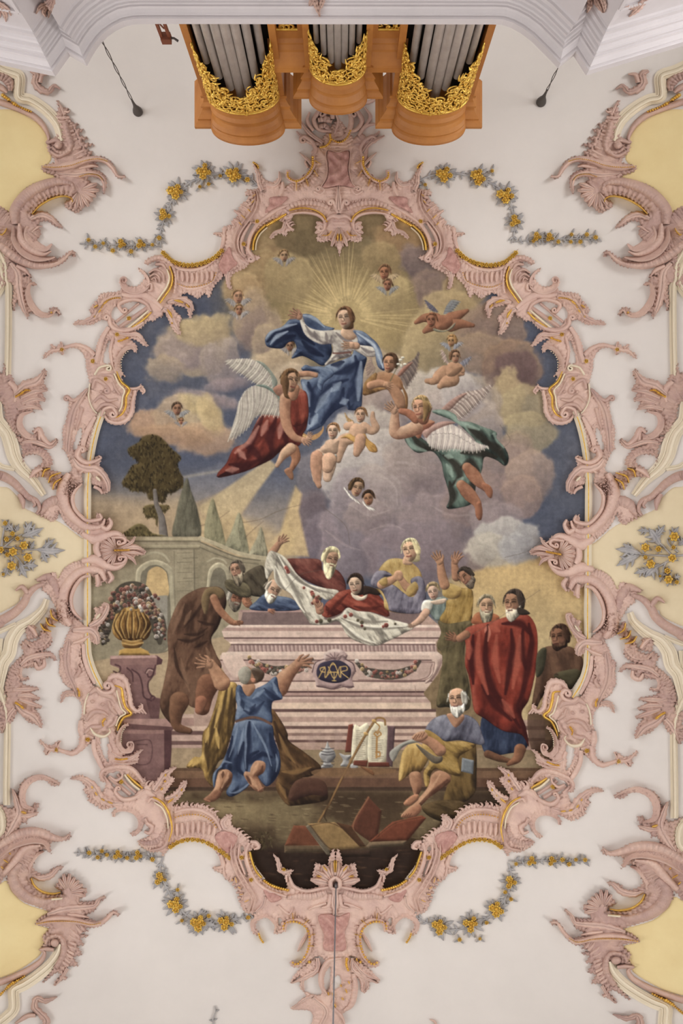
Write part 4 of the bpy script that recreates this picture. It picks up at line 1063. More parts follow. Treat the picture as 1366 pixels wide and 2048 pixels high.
fill(q('f8', '368,1086 402,1058 450,1022 486,1040 470,1076 430,1102 392,1106'), (150, 100, 76), (92, 56, 42), (186, 134, 106), 6, nz=.6)
for i in range(5): fill(q('f8', ell(372 + i * 9, 1090 + i * 4 - (i > 2) * 3, 8, 6, 20, 8)), (158, 106, 82), r=3)
fill(q('f8', '688,872 722,826 780,832 790,872 772,910 738,934 758,985 776,1028 748,1040 704,1016 664,966 640,922 652,896 682,902'), SKM, SKD, SKL, 13, nz=.7)
fo('f8', '740,840 720,880 700,915|680,930 710,980 740,1020', [1, 4, 1], SKL, .5); fo('f8', '770,860 760,900 735,925|660,930 690,985', [1, 3, 1], SKD, .6)
for i in range(5): fill(q('f8', ell(742 + i * 8, 1030 - i * 5, 7, 6, 20, 8)), (160, 108, 84), r=3)
# ---- censer, book and key on the step
SV, SVL, SVH = (150, 148, 152), (80, 78, 84), (206, 206, 210)
fill(q('f9', '205,280 215,310 240,330 250,360 235,385 220,395 235,420 170,425 185,395 165,370 160,345 190,320'), SV, SVL, SVH, 10)
for y in (318, 335, 350, 390, 408): stroke(q('f9', [(172, y), (205, y + 5), (240, y)]), 1.0, SVL, .8)
fill(q('f9', '268,345 300,355 345,350 350,330 330,370 320,385 330,415 275,415 290,385'), SV, SVL, SVH, 7); fill(q('f9', '330,410 350,400 372,420 360,438 335,430'), SV, SVL, SVH, 5)
for s in ('130,320 120,260 160,240', '250,300 270,250 250,230'): stroke(q('f9', s), [3, 8, 4], (176, 146, 140), .35, .9)
fill(q('f9', '320,190 345,185 340,340 300,340'), (130, 66, 54), r=4, smooth=False)
PG = (200, 190, 168)
fill(q('f9', '350,195 380,200 430,190 420,385 350,390 335,340'), PG, (140, 128, 110), None, 8); fill(q('f9', '440,200 530,195 520,390 430,400'), PG, (150, 138, 118), None, 8)
fill(q('f9', '535,195 575,200 560,420 525,410'), (104, 78, 84), r=4, smooth=False); fill(q('f9', '430,395 540,395 545,420 425,420'), (116, 58, 46), r=3, smooth=False); fill(q('f9', '350,385 425,385 420,420 345,410'), (120, 62, 48), r=3, smooth=False)
rs = np.random.RandomState(9)
for i in range(17):
    y = 225 + i * 10
    stroke(q('f9', [(362, y), (362 + 20 + rs.rand() * 30, y - 3)]), .6, (110, 96, 84), .6); stroke(q('f9', [(448, y), (448 + 25 + rs.rand() * 40, y - 2)]), .6, (110, 96, 84), .6)
for s, w_ in (('475,260 472,370', 1.8), ('470,340 490,340 490,362 472,362', 1.6), ('475,255 460,240 470,228 478,240 488,228 498,242 480,255', 1.4), ('478,228 490,200 470,180', 1.2)):
    stroke(q('f9', s), w_, (176, 126, 66), .95)
stroke(q('f9', '455,175 480,152 515,160 520,190'), 2.0, (150, 110, 64), .95)
stroke(q('f9', '455,178 400,265 300,450 220,610 155,720'), [2.2, 2.4, 2.0, 2.0, 1.8], (156, 116, 70), .95); stroke(q('f9', '460,182 405,268 305,452 225,612 162,722'), .9, (92, 62, 40), .7)
stroke(q('f9', '230,570 190,680 200,715'), 1.6, (70, 52, 38), .6)
for y, x in ((240, 415), (170, 460)): fill(q('f9', ell(x, y, 14, 9, 30)), (190, 150, 88), r=3)
fill(q('f9', '140,435 420,425 580,435 580,450 380,470 150,470'), (140, 104, 72), r=0, nz=.4, a=.8); fill(q('f9', '380,415 450,440 460,465 440,460'), (134, 88, 56), r=3)
# ---- seated old apostle with the book
fill(q('f9', '930,300 1010,280 1020,480 1010,560 960,610 880,640 840,600 860,520 900,420'), (112, 86, 46), (66, 50, 34), (146, 116, 66), 14, fold=(80, 14, .5))
fill(q('f9', '720,640 780,610 880,600 960,620 950,680 850,720 760,690'), (92, 72, 44), r=12, fold=(20, 12, .5))
fill(q('f9', '620,330 660,290 720,300 760,360 720,440 700,450 660,455 600,500 595,450 605,380'), (168, 130, 66), (96, 70, 40), (208, 172, 102), 14, fold=(95, 13, .5))
fill(q('f9', '720,300 800,260 850,280 1000,280 1010,310 930,360 920,400 930,470 850,450 800,430 770,460 760,520 740,530 730,450 760,390'), (160, 126, 62), (92, 68, 38), (200, 164, 96), 14, fold=(30, 12, .55))
fill(q('f9', '545,340 620,285 700,265 720,280 640,300 600,330 580,370 560,390'), (150, 148, 142), (96, 92, 88), (190, 188, 180), 6)
fill(q('f9', '690,295 790,360 830,360 830,390 785,400 720,340'), (112, 100, 86), (72, 62, 54), None, 6)
fo('f9', '560,360 620,300 690,272|570,375 630,310', .8, (90, 84, 78), .7)
fill(q('f9', '655,455 700,445 720,480 718,540 700,575 680,580 668,540 655,500'), (166, 116, 88), (92, 56, 42), (204, 154, 120), 11, nz=.7); fill(q('f9', '770,470 810,440 860,455 880,490 850,525 800,560 760,590 720,630 690,650 668,635 700,595 740,550 762,510'), (168, 116, 88), (92, 56, 42), (208, 158, 124), 12, nz=.7); fo('f9', '820,460 790,510 740,570 700,620', [1, 3, 1], (210, 162, 128), .5); fo('f9', '860,490 810,535 760,580', [1, 3, 1], (96, 58, 44), .55)
fill(q('f9', '620,620 660,580 700,570 700,600 650,635'), (168, 114, 86), r=6); fill(q('f9', '605,690 650,640 700,620 720,650 690,690 640,700'), (172, 116, 88), (104, 64, 48), (206, 156, 122), 8)
for i in range(4): stroke(q('f9', [(612 + i * 14, 694 - i * 2), (622 + i * 14, 680 - i * 2)]), .7, (100, 62, 48), .7)
GB, GBL, GBH = (112, 112, 136), (66, 64, 84), (158, 160, 180)
fill(q('f9', '740,220 780,160 850,135 880,170 930,160 960,135 1020,170 1050,240 1055,300 930,275 850,280 800,250'), GB, GBL, GBH, 14, fold=(110, 14, .45))
fill(q('f9', '735,225 760,220 830,270 850,330 810,320 770,290'), (160, 124, 62), (96, 70, 40), (196, 160, 92), 8)
fill(q('f9', '860,130 940,130 950,160 905,205 870,165'), (178, 128, 100), (122, 80, 62), None, 8)
head(*q('f9', [(912, 55)])[0], 24, -.45, .5, -6, (190, 146, 118), (190, 186, 178), (206, 202, 196), bl=1.0, bald=True)
fill(q('f9', '934,8 952,28 954,66 944,78 936,50'), (168, 162, 152), (110, 104, 98), None, 4, nz=.9)
tube(q('f9', '820,330 770,285 720,265'), [12, 10, 8], (176, 124, 96)); fill(q('f9', '665,260 690,235 730,225 755,250 730,275 690,280'), (184, 134, 106), (112, 74, 56), (210, 164, 132), 6)
for i in range(4): stroke(q('f9', [(672 + i * 16, 270 - i * 4), (690 + i * 15, 245 - i * 4)]), .9, (110, 70, 54), .8)
fill(q('f9', '940,370 1005,385 1000,460 935,445'), (120, 128, 140), (80, 84, 96), (168, 176, 188), 5, smooth=False)
# ---- books on the ground
def bk(s, c, sm=False, **k): fill(q('f9', s), c, A3(c) * .6, A3(c) * 1.3, 8, smooth=sm, nz=.5, **k)
bk('20,740 100,742 190,840 200,880 -30,850', (124, 72, 50)); bk('-30,850 180,850 200,885 -30,890', (116, 96, 72))
for i in range(5): stroke(q('f9', [(-25, 853 + i * 7), (175, 855 + i * 6)]), .6, (80, 60, 46), .7)
bk('330,750 425,580 500,660 480,800 440,830 380,790', (108, 62, 46)); stroke(q('f9', '430,585 345,740 400,850'), 1.4, (170, 116, 82), .7)
bk('430,830 560,720 720,685 745,700 640,825', (126, 66, 46)); bk('415,855 435,830 640,822 620,850 430,865', (116, 96, 74))
bk('95,730 245,722 420,860 215,880', (150, 118, 74)); bk('85,745 100,735 215,875 220,905 200,900', (128, 116, 98)); bk('215,880 440,875 445,910 230,915', (70, 52, 42))
bk('250,722 330,740 415,855 380,855', (96, 64, 44))
for s in ('110,740 240,732 395,852 225,868 110,740', '445,830 570,730 715,695', '500,670 485,800'): stroke(q('f9', s), .8, (90, 62, 42), .7, step=8)
for i in range(4): stroke(q('f9', [(92 + i * 6, 750 - i * 3), (205 + i * 4, 890 - i * 6)]), .6, (86, 74, 62), .7)

# ---- heavenly company
WH, WHL, WHH = (186, 178, 172), (122, 112, 116), (218, 212, 204)
MB, MBL, MBH = (62, 86, 136), (30, 42, 82), (118, 142, 182)
WF = [(176, 168, 160), (190, 182, 172), (160, 150, 146), (198, 190, 180)]
def cherub(cx, cy, r, skin=(178, 136, 108), hair=(150, 116, 78), look=.2, up=.2, wc=(150, 146, 150)):
    for sg in (-1, 1):
        wing([(cx + sg * r * .5, cy + r * .6), (cx + sg * r * 1.3, cy + r * .2)], [(cx + sg * r * .2, cy + r * 1.7), (cx + sg * r * 1.9, cy + r * .4)], 5, [wc, A3(wc) * 1.12], r * .28, a=.9)
    head(cx, cy, r, look, up, 0, skin, hair)
# cherub heads in the clouds
cherub(568, 512, 12, (186, 148, 114), look=.2); cherub(476, 594, 14, (190, 142, 112), (176, 136, 96), .3, .3); cherub(478, 620, 11, (176, 126, 96), look=.2)
cherub(769, 545, 15, (182, 122, 88), (140, 100, 70), -.2, 0, (186, 160, 124)); cherub(775, 570, 12, (176, 118, 90), (130, 96, 70), -.1, 0, (140, 142, 146))
cherub(903, 682, 12, (192, 146, 98), (168, 124, 74), -.4, -.2, (146, 150, 166)); cherub(354, 818, 13, (164, 118, 92), (104, 80, 62), .2, 0, (140, 142, 150)); cherub(580, 692, 11, (160, 118, 92), (110, 80, 56), -.2, 0)
cherub(362, 842, 7, (190, 130, 96), look=.2)
# the Virgin
fill(q('f1', '690,235 740,232 800,262 850,310 920,330 900,350 895,420 900,500 845,585 770,550 700,520 625,535 660,470 640,420 600,430 565,465 500,465 455,450 445,400 480,350 560,320 610,270 660,255'), MB, MBL, MBH, 14, fold=(20, 14, .4))
fo('f1', '460,420 540,350 640,330 700,380 780,440|500,450 560,400 650,380|700,420 760,480 840,520|640,300 700,340', [2, 7, 2], MBL, .7)
fo('f1', '450,400 490,350 570,320 660,300|700,240 780,260 850,320|480,440 520,390 600,350', [1, 4, 1], (150, 170, 200), .7)
fill(q('f1', '1030,520 1050,480 1075,490 1125,520 1140,540 1115,640 1110,760 1095,880 1010,885 1000,860 930,890 870,950 830,1000 730,1035 740,960 740,850 700,740 690,680 750,680 810,640 850,590 930,560'), (82, 106, 154), (36, 50, 94), (136, 158, 192), 18, fold=(115, 20, .5))
fo('f1', '1060,520 1080,620 1060,720 1010,800 1020,870|1010,680 900,720 850,780 780,880 750,980|920,640 990,620 1080,560|740,700 760,800 750,900|980,740 960,820 890,900 830,980|900,580 980,560', [2, 8, 2], (34, 48, 92), .65)
fo('f1', '1100,560 1090,680 1080,820|900,740 840,820 790,900|840,660 900,640|700,700 720,760 745,860|960,700 900,760|800,920 760,1000|1010,820 960,840', [2, 7, 2], (150, 172, 204), .55)
fill(q('f1', '690,605 720,580 760,590 830,590 900,610 912,650 850,700 830,760 800,720 815,640 760,625 700,620'), (92, 118, 166), (48, 64, 110), (146, 168, 200), 8, fold=(30, 10, .4))
tube(q('f1', '680,645 740,640 790,650'), [6, 6, 5], (176, 130, 104))
fill(q('f1', '680,265 705,255 720,300 760,330 830,345 920,340 980,345 1000,360 1060,345 1085,400 1100,440 1170,450 1210,470 1200,520 1130,520 1060,480 1030,500 1035,520 940,545 860,585 850,575 900,510 900,440 830,440 760,410 710,360'), WH, WHL, WHH, 12, fold=(35, 10, .55))
fo('f1', '720,310 760,370 830,420|900,380 890,440 910,500|930,360 980,400 1040,420|1100,460 1150,490 1190,490|900,540 960,500 1020,490|780,350 800,410|860,360 870,430', [1, 3.5, 1], WHL, .65)
stroke(q('f1', '910,500 960,500 1030,492'), 1.6, (128, 76, 68), .8)
fill(q('f1', '985,320 1040,310 1070,380 1040,410 990,400 960,360'), (196, 160, 134), (136, 100, 84), None, 8)
fill(q('f1', '1045,345 1110,350 1170,395 1215,440 1245,510 1262,615 1222,600 1205,560 1190,470 1150,450 1085,440 1075,390'), (106, 130, 174), (54, 70, 116), (168, 186, 210), 9, fold=(50, 10, .5))
fo('f1', '1070,360 1130,400 1190,450 1230,540 1250,600', [1, 3, 1], (176, 192, 214), .7)
hand(*q('f1', [(690, 250)])[0], 195, 20, (178, 130, 106), 34, thumb=1)
tube(q('f1', '1070,450 1030,445 1000,440'), [7, 7, 6], (188, 144, 118)); hand(*q('f1', [(1045, 446)])[0], 178, 18, (192, 150, 124), 22, thumb=0)
head(*q('f1', [(988, 262)])[0], 21, -.35, .35, -8, (204, 168, 142), (118, 82, 56), long=True)
# crescent under her feet
stroke(q('f1', '675,970 672,1020 700,1060 750,1078 800,1065 835,1030 842,1000'), [.8, 3, 5, 5, 5, 3, .8], (190, 140, 84), .95); stroke(q('f1', '672,990 690,1050 740,1075'), [.5, 1.6, .5], (226, 190, 130), .8)
# angel in red at the left
wing(q('f1', '505,735 470,640 420,575 330,540 200,545'), q('f1', '480,760 400,720 300,650 230,610 175,557'), 17, WF, 5.2)
fill(q('f1', '500,740 480,650 420,580 380,550 440,570 500,640 530,700'), (128, 140, 134), (84, 96, 94), None, 6, a=.85)
fill(q('f1', '320,1100 420,920 550,920 620,860 640,780 720,760 740,880 730,1000 700,1060 680,1130 600,1150 540,1180 480,1230 330,1300 230,1330 125,1350 120,1320 180,1250 230,1150'), (142, 60, 48), (78, 32, 34), (186, 112, 98), 18, fold=(125, 20, .6))
fo('f1', '430,930 370,1060 330,1180|300,1120 380,1180 420,1240|520,940 480,1080 500,1200|600,900 580,1040 600,1140|200,1260 300,1270 400,1230|660,800 640,900 660,1020', [2, 8, 2], (74, 30, 34), .6)
fo('f1', '400,1000 340,1090 240,1180|460,960 420,1060|260,1160 310,1220|180,1300 260,1290|690,800 700,900|560,960 540,1080', [2, 6, 2], (192, 132, 120), .6)
wing(q('f1', '545,850 500,780 430,730 370,725 310,760 270,830'), q('f1', '545,930 470,920 380,930 330,1000 260,1060 195,1088'), 20, WF, 5.6)
fill(q('f1', '555,850 520,790 450,740 380,720 440,715 500,750 555,800'), (112, 136, 130), (76, 98, 94), (146, 164, 156), 6, a=.85)
fill(q('f1', '500,740 560,710 600,730 590,790 530,790'), (164, 116, 98), r=8)
fill(q('f1', '560,800 600,770 680,740 720,780 740,860 700,900 620,900 560,880'), (168, 98, 76), (108, 56, 46), (196, 132, 104), 12); fill(q('f1', '610,800 720,770 740,860 730,960 640,1000 610,900'), (146, 64, 50), (92, 38, 36), (180, 100, 82), 12, fold=(90, 12, .4))
tube(q('f1', '585,810 580,900 595,1000 640,1070 700,1095'), [12, 11, 10, 8, 6], (182, 130, 102), (114, 72, 56), (216, 172, 142))
hand(*q('f1', [(700, 1090)])[0], 20, 15, (190, 142, 116)); hand(*q('f1', [(735, 1085)])[0], -60, 12, (196, 150, 124))
tube(q('f1', '640,1160 655,1220 625,1290'), [11, 10, 7, 5], (160, 108, 80), (104, 66, 48)); fill(q('f1', '575,1300 610,1280 630,1300 640,1350 625,1366 592,1332'), (156, 108, 82), r=5)
tube(q('f1', '620,1150 575,1190 545,1235 525,1268'), [11, 10, 6, 4], (190, 152, 124), (128, 88, 68))
tube(q('f1', '650,740 635,790'), [9, 10], (176, 124, 96))
head(*q('f1', [(622, 690)])[0], 22, .75, .35, 12, (190, 146, 116), (116, 84, 54)); fill(q('f1', '560,690 590,650 610,700 600,780 615,810 580,800 565,750'), (112, 80, 52), r=8, nz=.9)
# two putti on the cloud below
def putto(b, limbs, hd, r, skin=(190, 150, 124), hair=(140, 100, 66), look=-.2, up=.2):
    lo_ = A3(skin) * .62; hi_ = np.minimum(A3(skin) * 1.15 + 6, 255)
    for p, wd in limbs[:]:
        tube(p, wd, skin, lo_, hi_)
    fill(b, skin, lo_, hi_, 14)
    head(hd[0], hd[1], r, look, up, 0, skin, hair)
wing(q('f1', '1040,960 1010,940 990,910'), q('f1', '1050,990 1010,965 990,912'), 6, [(170, 128, 74), (190, 150, 92)], 3.5)
putto(q('f1', '1030,1000 1060,985 1110,985 1140,1010 1130,1060 1110,1090 1040,1090 1015,1050'), [(q('f1', '1040,995 1005,1000 1030,1000 1070,990'), [9, 8, 6, 4]), (q('f1', '1120,1000 1170,1030 1200,1010 1180,950 1180,910'), [9, 8, 8, 6, 4]), (q('f1', '1030,1080 980,1100 960,1160 945,1230'), [12, 13, 9, 6]), (q('f1', '1090,1080 1090,1120 1070,1180'), [14, 12, 7])], q('f1', [(1097, 925)])[0], 15, look=-.3, up=.4)
fill(q('f1', '960,1080 1020,1050 1060,1070 1120,1050 1150,1090 1200,1130 1210,1175 1160,1170 1120,1120 1060,1110 1000,1080'), (180, 132, 64), (118, 80, 40), (212, 170, 98), 7, fold=(40, 8, .5))
tube(q('f1', '1095,1085 1090,1125 1070,1185'), [11, 11, 7], (186, 142, 116))
putto(q('f1', '860,1100 900,1085 950,1090 945,1130 930,1190 840,1180 820,1150 850,1120'), [(q('f1', '820,1200 800,1280 800,1360'), [14, 13, 9]), (q('f1', '890,1210 880,1290 870,1350'), [14, 13, 9])], q('f1', [(908, 1035)])[0], 16, (196, 160, 136), look=-.3, up=.3)
fill(q('f1', '770,1210 800,1170 870,1200 930,1190 925,1215 850,1220 800,1215 770,1250'), (146, 148, 144), (96, 98, 98), None, 6)
tube(q('f4', '240,110 235,180 245,270 255,300'), [13, 12, 8, 5], (182, 134, 108)); tube(q('f4', '320,130 310,180'), [15, 11], (192, 150, 124))
# dark curly cherub pair under them
wing(q('f4', '455,370 430,330 418,310'), q('f4', '520,415 470,380 420,315'), 8, [(198, 194, 190), (216, 212, 208)], 4); wing(q('f4', '540,400 560,430 590,440'), q('f4', '540,410 580,450 615,455'), 6, [(196, 192, 190), (214, 210, 206)], 3.5)
head(*q('f4', [(500, 310)])[0], 18, .35, -.3, 14, (184, 144, 114), (98, 72, 46)); head(*q('f4', [(575, 378)])[0], 15, -.2, -.5, -8, (170, 122, 90), (76, 54, 38))
# lily angel behind the Virgin
wing(q('f2', '330,640 380,580 440,540 465,495'), q('f2', '380,740 410,690 450,620 467,500'), 15, [(120, 104, 100), (140, 122, 114), (106, 92, 90)], 5); fill(q('f2', '320,650 370,590 430,560 390,610 340,660'), (164, 108, 92), r=5, a=.8)
wing(q('f2', '170,600 150,560 150,530'), q('f2', '120,680 110,600 140,530'), 7, [(150, 128, 120), (168, 142, 130)], 4, a=.8)
fill(q('f2', '180,640 230,625 300,640 350,680 360,740 300,760 190,730 130,720'), (172, 122, 88), (116, 74, 54), (200, 156, 120), 12)
fill(q('f2', '100,700 160,640 185,640 180,720 260,740 230,750 100,790 88,760'), (150, 108, 64), (104, 72, 44), (176, 134, 84), 8, fold=(60, 8, .5)); fill(q('f2', '340,690 370,740 395,800 390,880 350,880 345,860 375,840 370,780'), (140, 98, 58), (92, 62, 40), None, 7)
tube(q('f2', '250,715 290,740 330,800 345,850'), [7, 10, 12, 10], (176, 128, 98)); tube(q('f2', '140,720 200,705 260,715'), [8, 8, 5], (180, 132, 102)); hand(*q('f2', [(235, 712)])[0], 10, 14, (184, 138, 108), thumb=0)
head(*q('f2', [(270, 570)])[0], 19, -.4, .2, 2, (182, 132, 100), (86, 60, 42))
stroke(q('f2', '275,690 310,620 345,560'), .9, (110, 112, 84), .9)
for x, y in ((345, 545), (360, 530), (375, 575), (330, 575), (350, 585)): fill(q('f2', ell(x, y, 13, 8, 40 * (x % 3), 8)), (200, 196, 186), (140, 136, 128), None, 3)
# small putto on the upper right cloud
wing(q('f2', '670,570 650,510 630,480'), q('f2', '680,580 640,550 620,485'), 6, [(176, 150, 144), (196, 172, 162)], 4); wing(q('f2', '750,570 780,545 820,525'), q('f2', '750,590 790,580 828,530'), 6, [(126, 128, 148), (150, 150, 166)], 3.5)
putto(q('f2', '660,590 690,560 750,570 770,600 740,640 700,660 660,650'), [(q('f2', '690,600 690,640 770,640'), [8, 8, 4]), (q('f2', '650,630 610,660 570,690 525,690'), [14, 13, 8, 5]), (q('f2', '700,680 650,700 615,725'), [14, 12, 6]), (q('f2', '750,600 770,620'), [7, 5])], q('f2', [(718, 525)])[0], 13, (184, 138, 108), (120, 86, 62), .4, -.1)
# flying red cherub
wing(q('f2', '600,215 570,180 520,140'), q('f2', '590,220 545,200 510,140'), 6, [(104, 102, 128), (120, 116, 138)], 3.5); wing(q('f2', '640,230 660,180 690,140'), q('f2', '680,230 715,190 745,150'), 8, [(120, 124, 132), (136, 140, 148)], 4)
putto(q('f2', '590,250 640,240 690,250 700,300 650,340 590,330'), [(q('f2', '690,260 740,240 800,210'), [12, 9, 4]), (q('f2', '690,310 760,300 840,310'), [13, 9, 4]), (q('f2', '590,300 540,330 510,350'), [11, 9, 5]), (q('f2', '590,260 510,260 450,290'), [10, 9, 4])], q('f2', [(555, 275)])[0], 14, (158, 104, 78), (132, 84, 58), -.2, 0)
fill(q('f2', '570,330 650,345 720,290 700,330 640,355 580,350'), (132, 132, 116), r=5, a=.9)
# green angel at the right, seen from behind
wing(q('f2', '640,880 700,820 780,770 880,750 968,712'), q('f2', '740,950 790,920 830,880 890,820 968,716'), 19, [(176, 158, 152), (160, 140, 134), (190, 174, 166), (132, 112, 108)], 5.2); fill(q('f2', '620,890 690,820 760,780 800,775 740,830 680,890'), (162, 118, 108), r=6, a=.75)
TG, TGL, TGH = (96, 118, 110), (46, 58, 56), (138, 160, 150)
fill(q('f2', '560,900 640,885 720,920 740,960 820,970 900,1000 1000,1040 1000,1080 1060,1150 1085,1220 1060,1270 1000,1230 920,1210 900,1300 860,1400 840,1520 720,1560 660,1555 680,1480 640,1330 620,1240 560,1170 460,1180 390,1120 370,1060 400,1000 440,980 470,1060 600,1150 700,1150 860,1120 780,1020 700,960'), TG, TGL, TGH, 16, fold=(70, 17, .65))
fo('f2', '640,1200 720,1260 750,1340 700,1400|760,1180 880,1180 1000,1210|680,1380 700,1480 680,1550|800,1000 880,1060 960,1120|760,1280 820,1250 880,1300|420,1060 500,1140 600,1160|860,1300 840,1420 820,1500|900,1100 1000,1150 1060,1240', [2, 8, 2], (58, 52, 46), .7)
fo('f2', '600,900 680,920 760,980 880,1020|380,1060 420,1130 520,1170|660,1260 700,1340|770,1350 720,1400|980,1050 1050,1140|650,1200 700,1210', [2, 5, 2], (146, 170, 160), .6)
wing(q('f2', '500,1040 560,1000 660,980 740,1010 800,1060 860,1110 935,1135'), q('f2', '520,1090 560,1140 640,1160 700,1150 790,1165 870,1165 938,1140'), 24, [(192, 180, 176), (176, 162, 160), (204, 194, 188)], 5.6)
fill(q('f2', '490,1040 540,1000 640,965 720,975 640,1000 560,1040 520,1080'), (170, 128, 118), (130, 86, 80), None, 7, a=.8)
fill(q('f2', '430,990 470,960 520,950 580,970 540,1010 500,1030 480,1080 450,1070'), (178, 116, 90), (126, 72, 58), (204, 156, 126), 10)
tube(q('f2', '450,1010 370,1040 310,1040 305,960 310,900'), [15, 13, 12, 10, 7], (186, 142, 116), (124, 82, 66), (218, 182, 156)); hand(*q('f2', [(312, 900)])[0], -140, 20, (190, 146, 120), 24, thumb=1)
tube(q('f2', '450,950 400,910 350,895'), [9, 8, 6], (170, 108, 82))
tube(q('f2', '520,880 500,950'), [11, 11], (150, 96, 74))
head(*q('f2', [(480, 875)])[0], 22, -.7, .35, -12, (190, 140, 112), (160, 130, 84)); fill(q('f2', '500,830 540,850 540,900 520,950 500,970 500,900'), (140, 108, 68), r=7, nz=.9)
for p in ('800,1280 850,1340 890,1390 950,1440', '760,1400 820,1470 870,1530 880,1600'):
    tube(q('f2', p), [10, 13, 13, 10, 7, 7], (164, 108, 82), (98, 60, 46), (202, 150, 120))
fill(q('f2', '900,1390 950,1400 975,1440 965,1490 935,1470'), (158, 100, 74), r=7); fill(q('f2', '860,1530 890,1515 905,1580 895,1640 865,1625'), (158, 100, 74), r=7)

# ---- surface: plaster tone, mottling, brush grain and a few hairline cracks
gr = .5 * fbm(XX, YY, 7, 301, 3) + .5 * fbm(XX, YY, 40, 311, 4)
CV *= (0.87 + 0.26 * gr)[..., None]
CV *= (0.965 + 0.07 * fbm(XX, YY, 3.2, 351, 2))[..., None]
st_ = vnoise(XX * .35, YY * 3, 9, 331) * .5 + vnoise(XX * 3, YY * .35, 9, 337) * .5
CV *= (0.97 + 0.06 * st_)[..., None]
for s in ('1010,1115 1060,1100 1090,1070', '880,1300 960,1260 1080,1180', '640,1010 690,1050 700,1090', '1000,850 1020,880 1000,900', '570,1180 600,1150 640,1140'):
    stroke(q('px', s), .6, (110, 96, 88), .5)
lum = (CV @ A3((.3, .59, .11)))[..., None]
bl_ = np.clip((CV[..., 2:3] - CV[..., 0:1] * .6 - CV[..., 1:2] * .4) / 70, 0, 1)
CV += (lum * A3((1.02, .99, .97)) - CV) * (.34 + .18 * bl_)
CV[:] = 255 * (np.clip(CV, 0, 255) / 255) ** 1.16
CV[:] = 112 + (CV - 112) * 1.08
CV *= A3((1.0, 1.012, .975))
np.clip(CV, 4, 255, out=CV)

# ---- the painted surface itself, cut to the opening of the frame
FO = [(680, 400), (590, 412), (545, 436), (508, 485), (500, 520), (462, 541), (434, 553), (395, 566), (352, 566), (322, 600), (300, 628), (266, 652), (245, 690), (236, 740), (250, 778), (240, 815), (214, 832),
      (198, 845), (184, 885), (176, 940), (174, 1020), (174, 1300), (184, 1345), (205, 1378), (232, 1392), (250, 1425), (232, 1470), (230, 1500), (240, 1545), (285, 1575), (325, 1612), (385, 1614), (440, 1650), (495, 1690), (505, 1725), (535, 1765), (590, 1786), (672, 1786)]
FO = np.array(FO, float)
FOr = FO[::-1].copy(); FOr[:, 0] = np.interp(FOr[:, 1], (350, 500, 740, 1000, 1200, 1450, 1660, 1720, 2048), (1352, 1358, 1358, 1352, 1350, 1350, 1346, 1341, 1338)) - FOr[:, 0]
FOUT = np.vstack([FO, FOr])
GS = 1.28
gx_ = np.arange(168, 1192, GS); gy_ = np.arange(398, 1792, GS)
GX, GY = np.meshgrid(gx_, gy_)
_, inn, _, _, _ = seg_field(FOUT, GX, GY, True)
cell_ = inn[:-1, :-1] & inn[1:, :-1] & inn[:-1, 1:] & inn[1:, 1:]
use_ = np.zeros(GX.shape, bool); use_[:-1, :-1] |= cell_; use_[1:, :-1] |= cell_; use_[:-1, 1:] |= cell_; use_[1:, 1:] |= cell_
idx_ = -np.ones(GX.shape, np.int64); idx_[use_] = np.arange(use_.sum())
i_, j_ = np.nonzero(cell_)
FQ = np.stack([idx_[i_, j_], idx_[i_, j_ + 1], idx_[i_ + 1, j_ + 1], idx_[i_ + 1, j_]], -1)
FV = surf(GX[use_], GY[use_], 0.006)
sx_ = np.clip(GX[use_] - FX0, 0, FW - 1.01); sy_ = np.clip(GY[use_] - FY0, 0, FH - 1.01)
xi_ = sx_.astype(int); yi_ = sy_.astype(int); fx_ = (sx_ - xi_)[:, None]; fy_ = (sy_ - yi_)[:, None]
FC = CV[yi_, xi_] * (1 - fx_) * (1 - fy_) + CV[yi_, xi_ + 1] * fx_ * (1 - fy_) + CV[yi_ + 1, xi_] * (1 - fx_) * fy_ + CV[yi_ + 1, xi_ + 1] * fx_ * fy_
FC = lin(FC)
mf = bpy.data.materials.new('fresco_paint'); mf.use_nodes = True
nt = mf.node_tree; bs = nt.nodes['Principled BSDF']; bs.inputs['Roughness'].default_value = 0.85; bs.inputs['Specular IOR Level'].default_value = 0.2
ca = nt.nodes.new('ShaderNodeVertexColor'); ca.layer_name = 'paint'
ge = nt.nodes.new('ShaderNodeNewGeometry'); nz_ = nt.nodes.new('ShaderNodeTexNoise'); nz_.inputs['Scale'].default_value = 55; nz_.inputs['Detail'].default_value = 3
mx_ = nt.nodes.new('ShaderNodeMix'); mx_.data_type = 'RGBA'; mx_.blend_type = 'OVERLAY'; mx_.inputs[0].default_value = 0.12
nt.links.new(ge.outputs['Position'], nz_.inputs['Vector']); nt.links.new(ca.outputs['Color'], mx_.inputs[6]); nt.links.new(nz_.outputs['Fac'], mx_.inputs[7]); nt.links.new(mx_.outputs[2], bs.inputs['Base Color'])
fresco = mk('ceiling_fresco', FV, FQ, mf, smooth=True)
atr = fresco.data.color_attributes.new('paint', 'FLOAT_COLOR', 'POINT')
atr.data.foreach_set('color', np.hstack([FC, np.ones((len(FC), 1))]).astype(np.float32).ravel())
tag(fresco, 'painted ceiling fresco of a woman in blue rising on clouds above a marble tomb', 'fresco')
del FV, FQ, FC, GX, GY

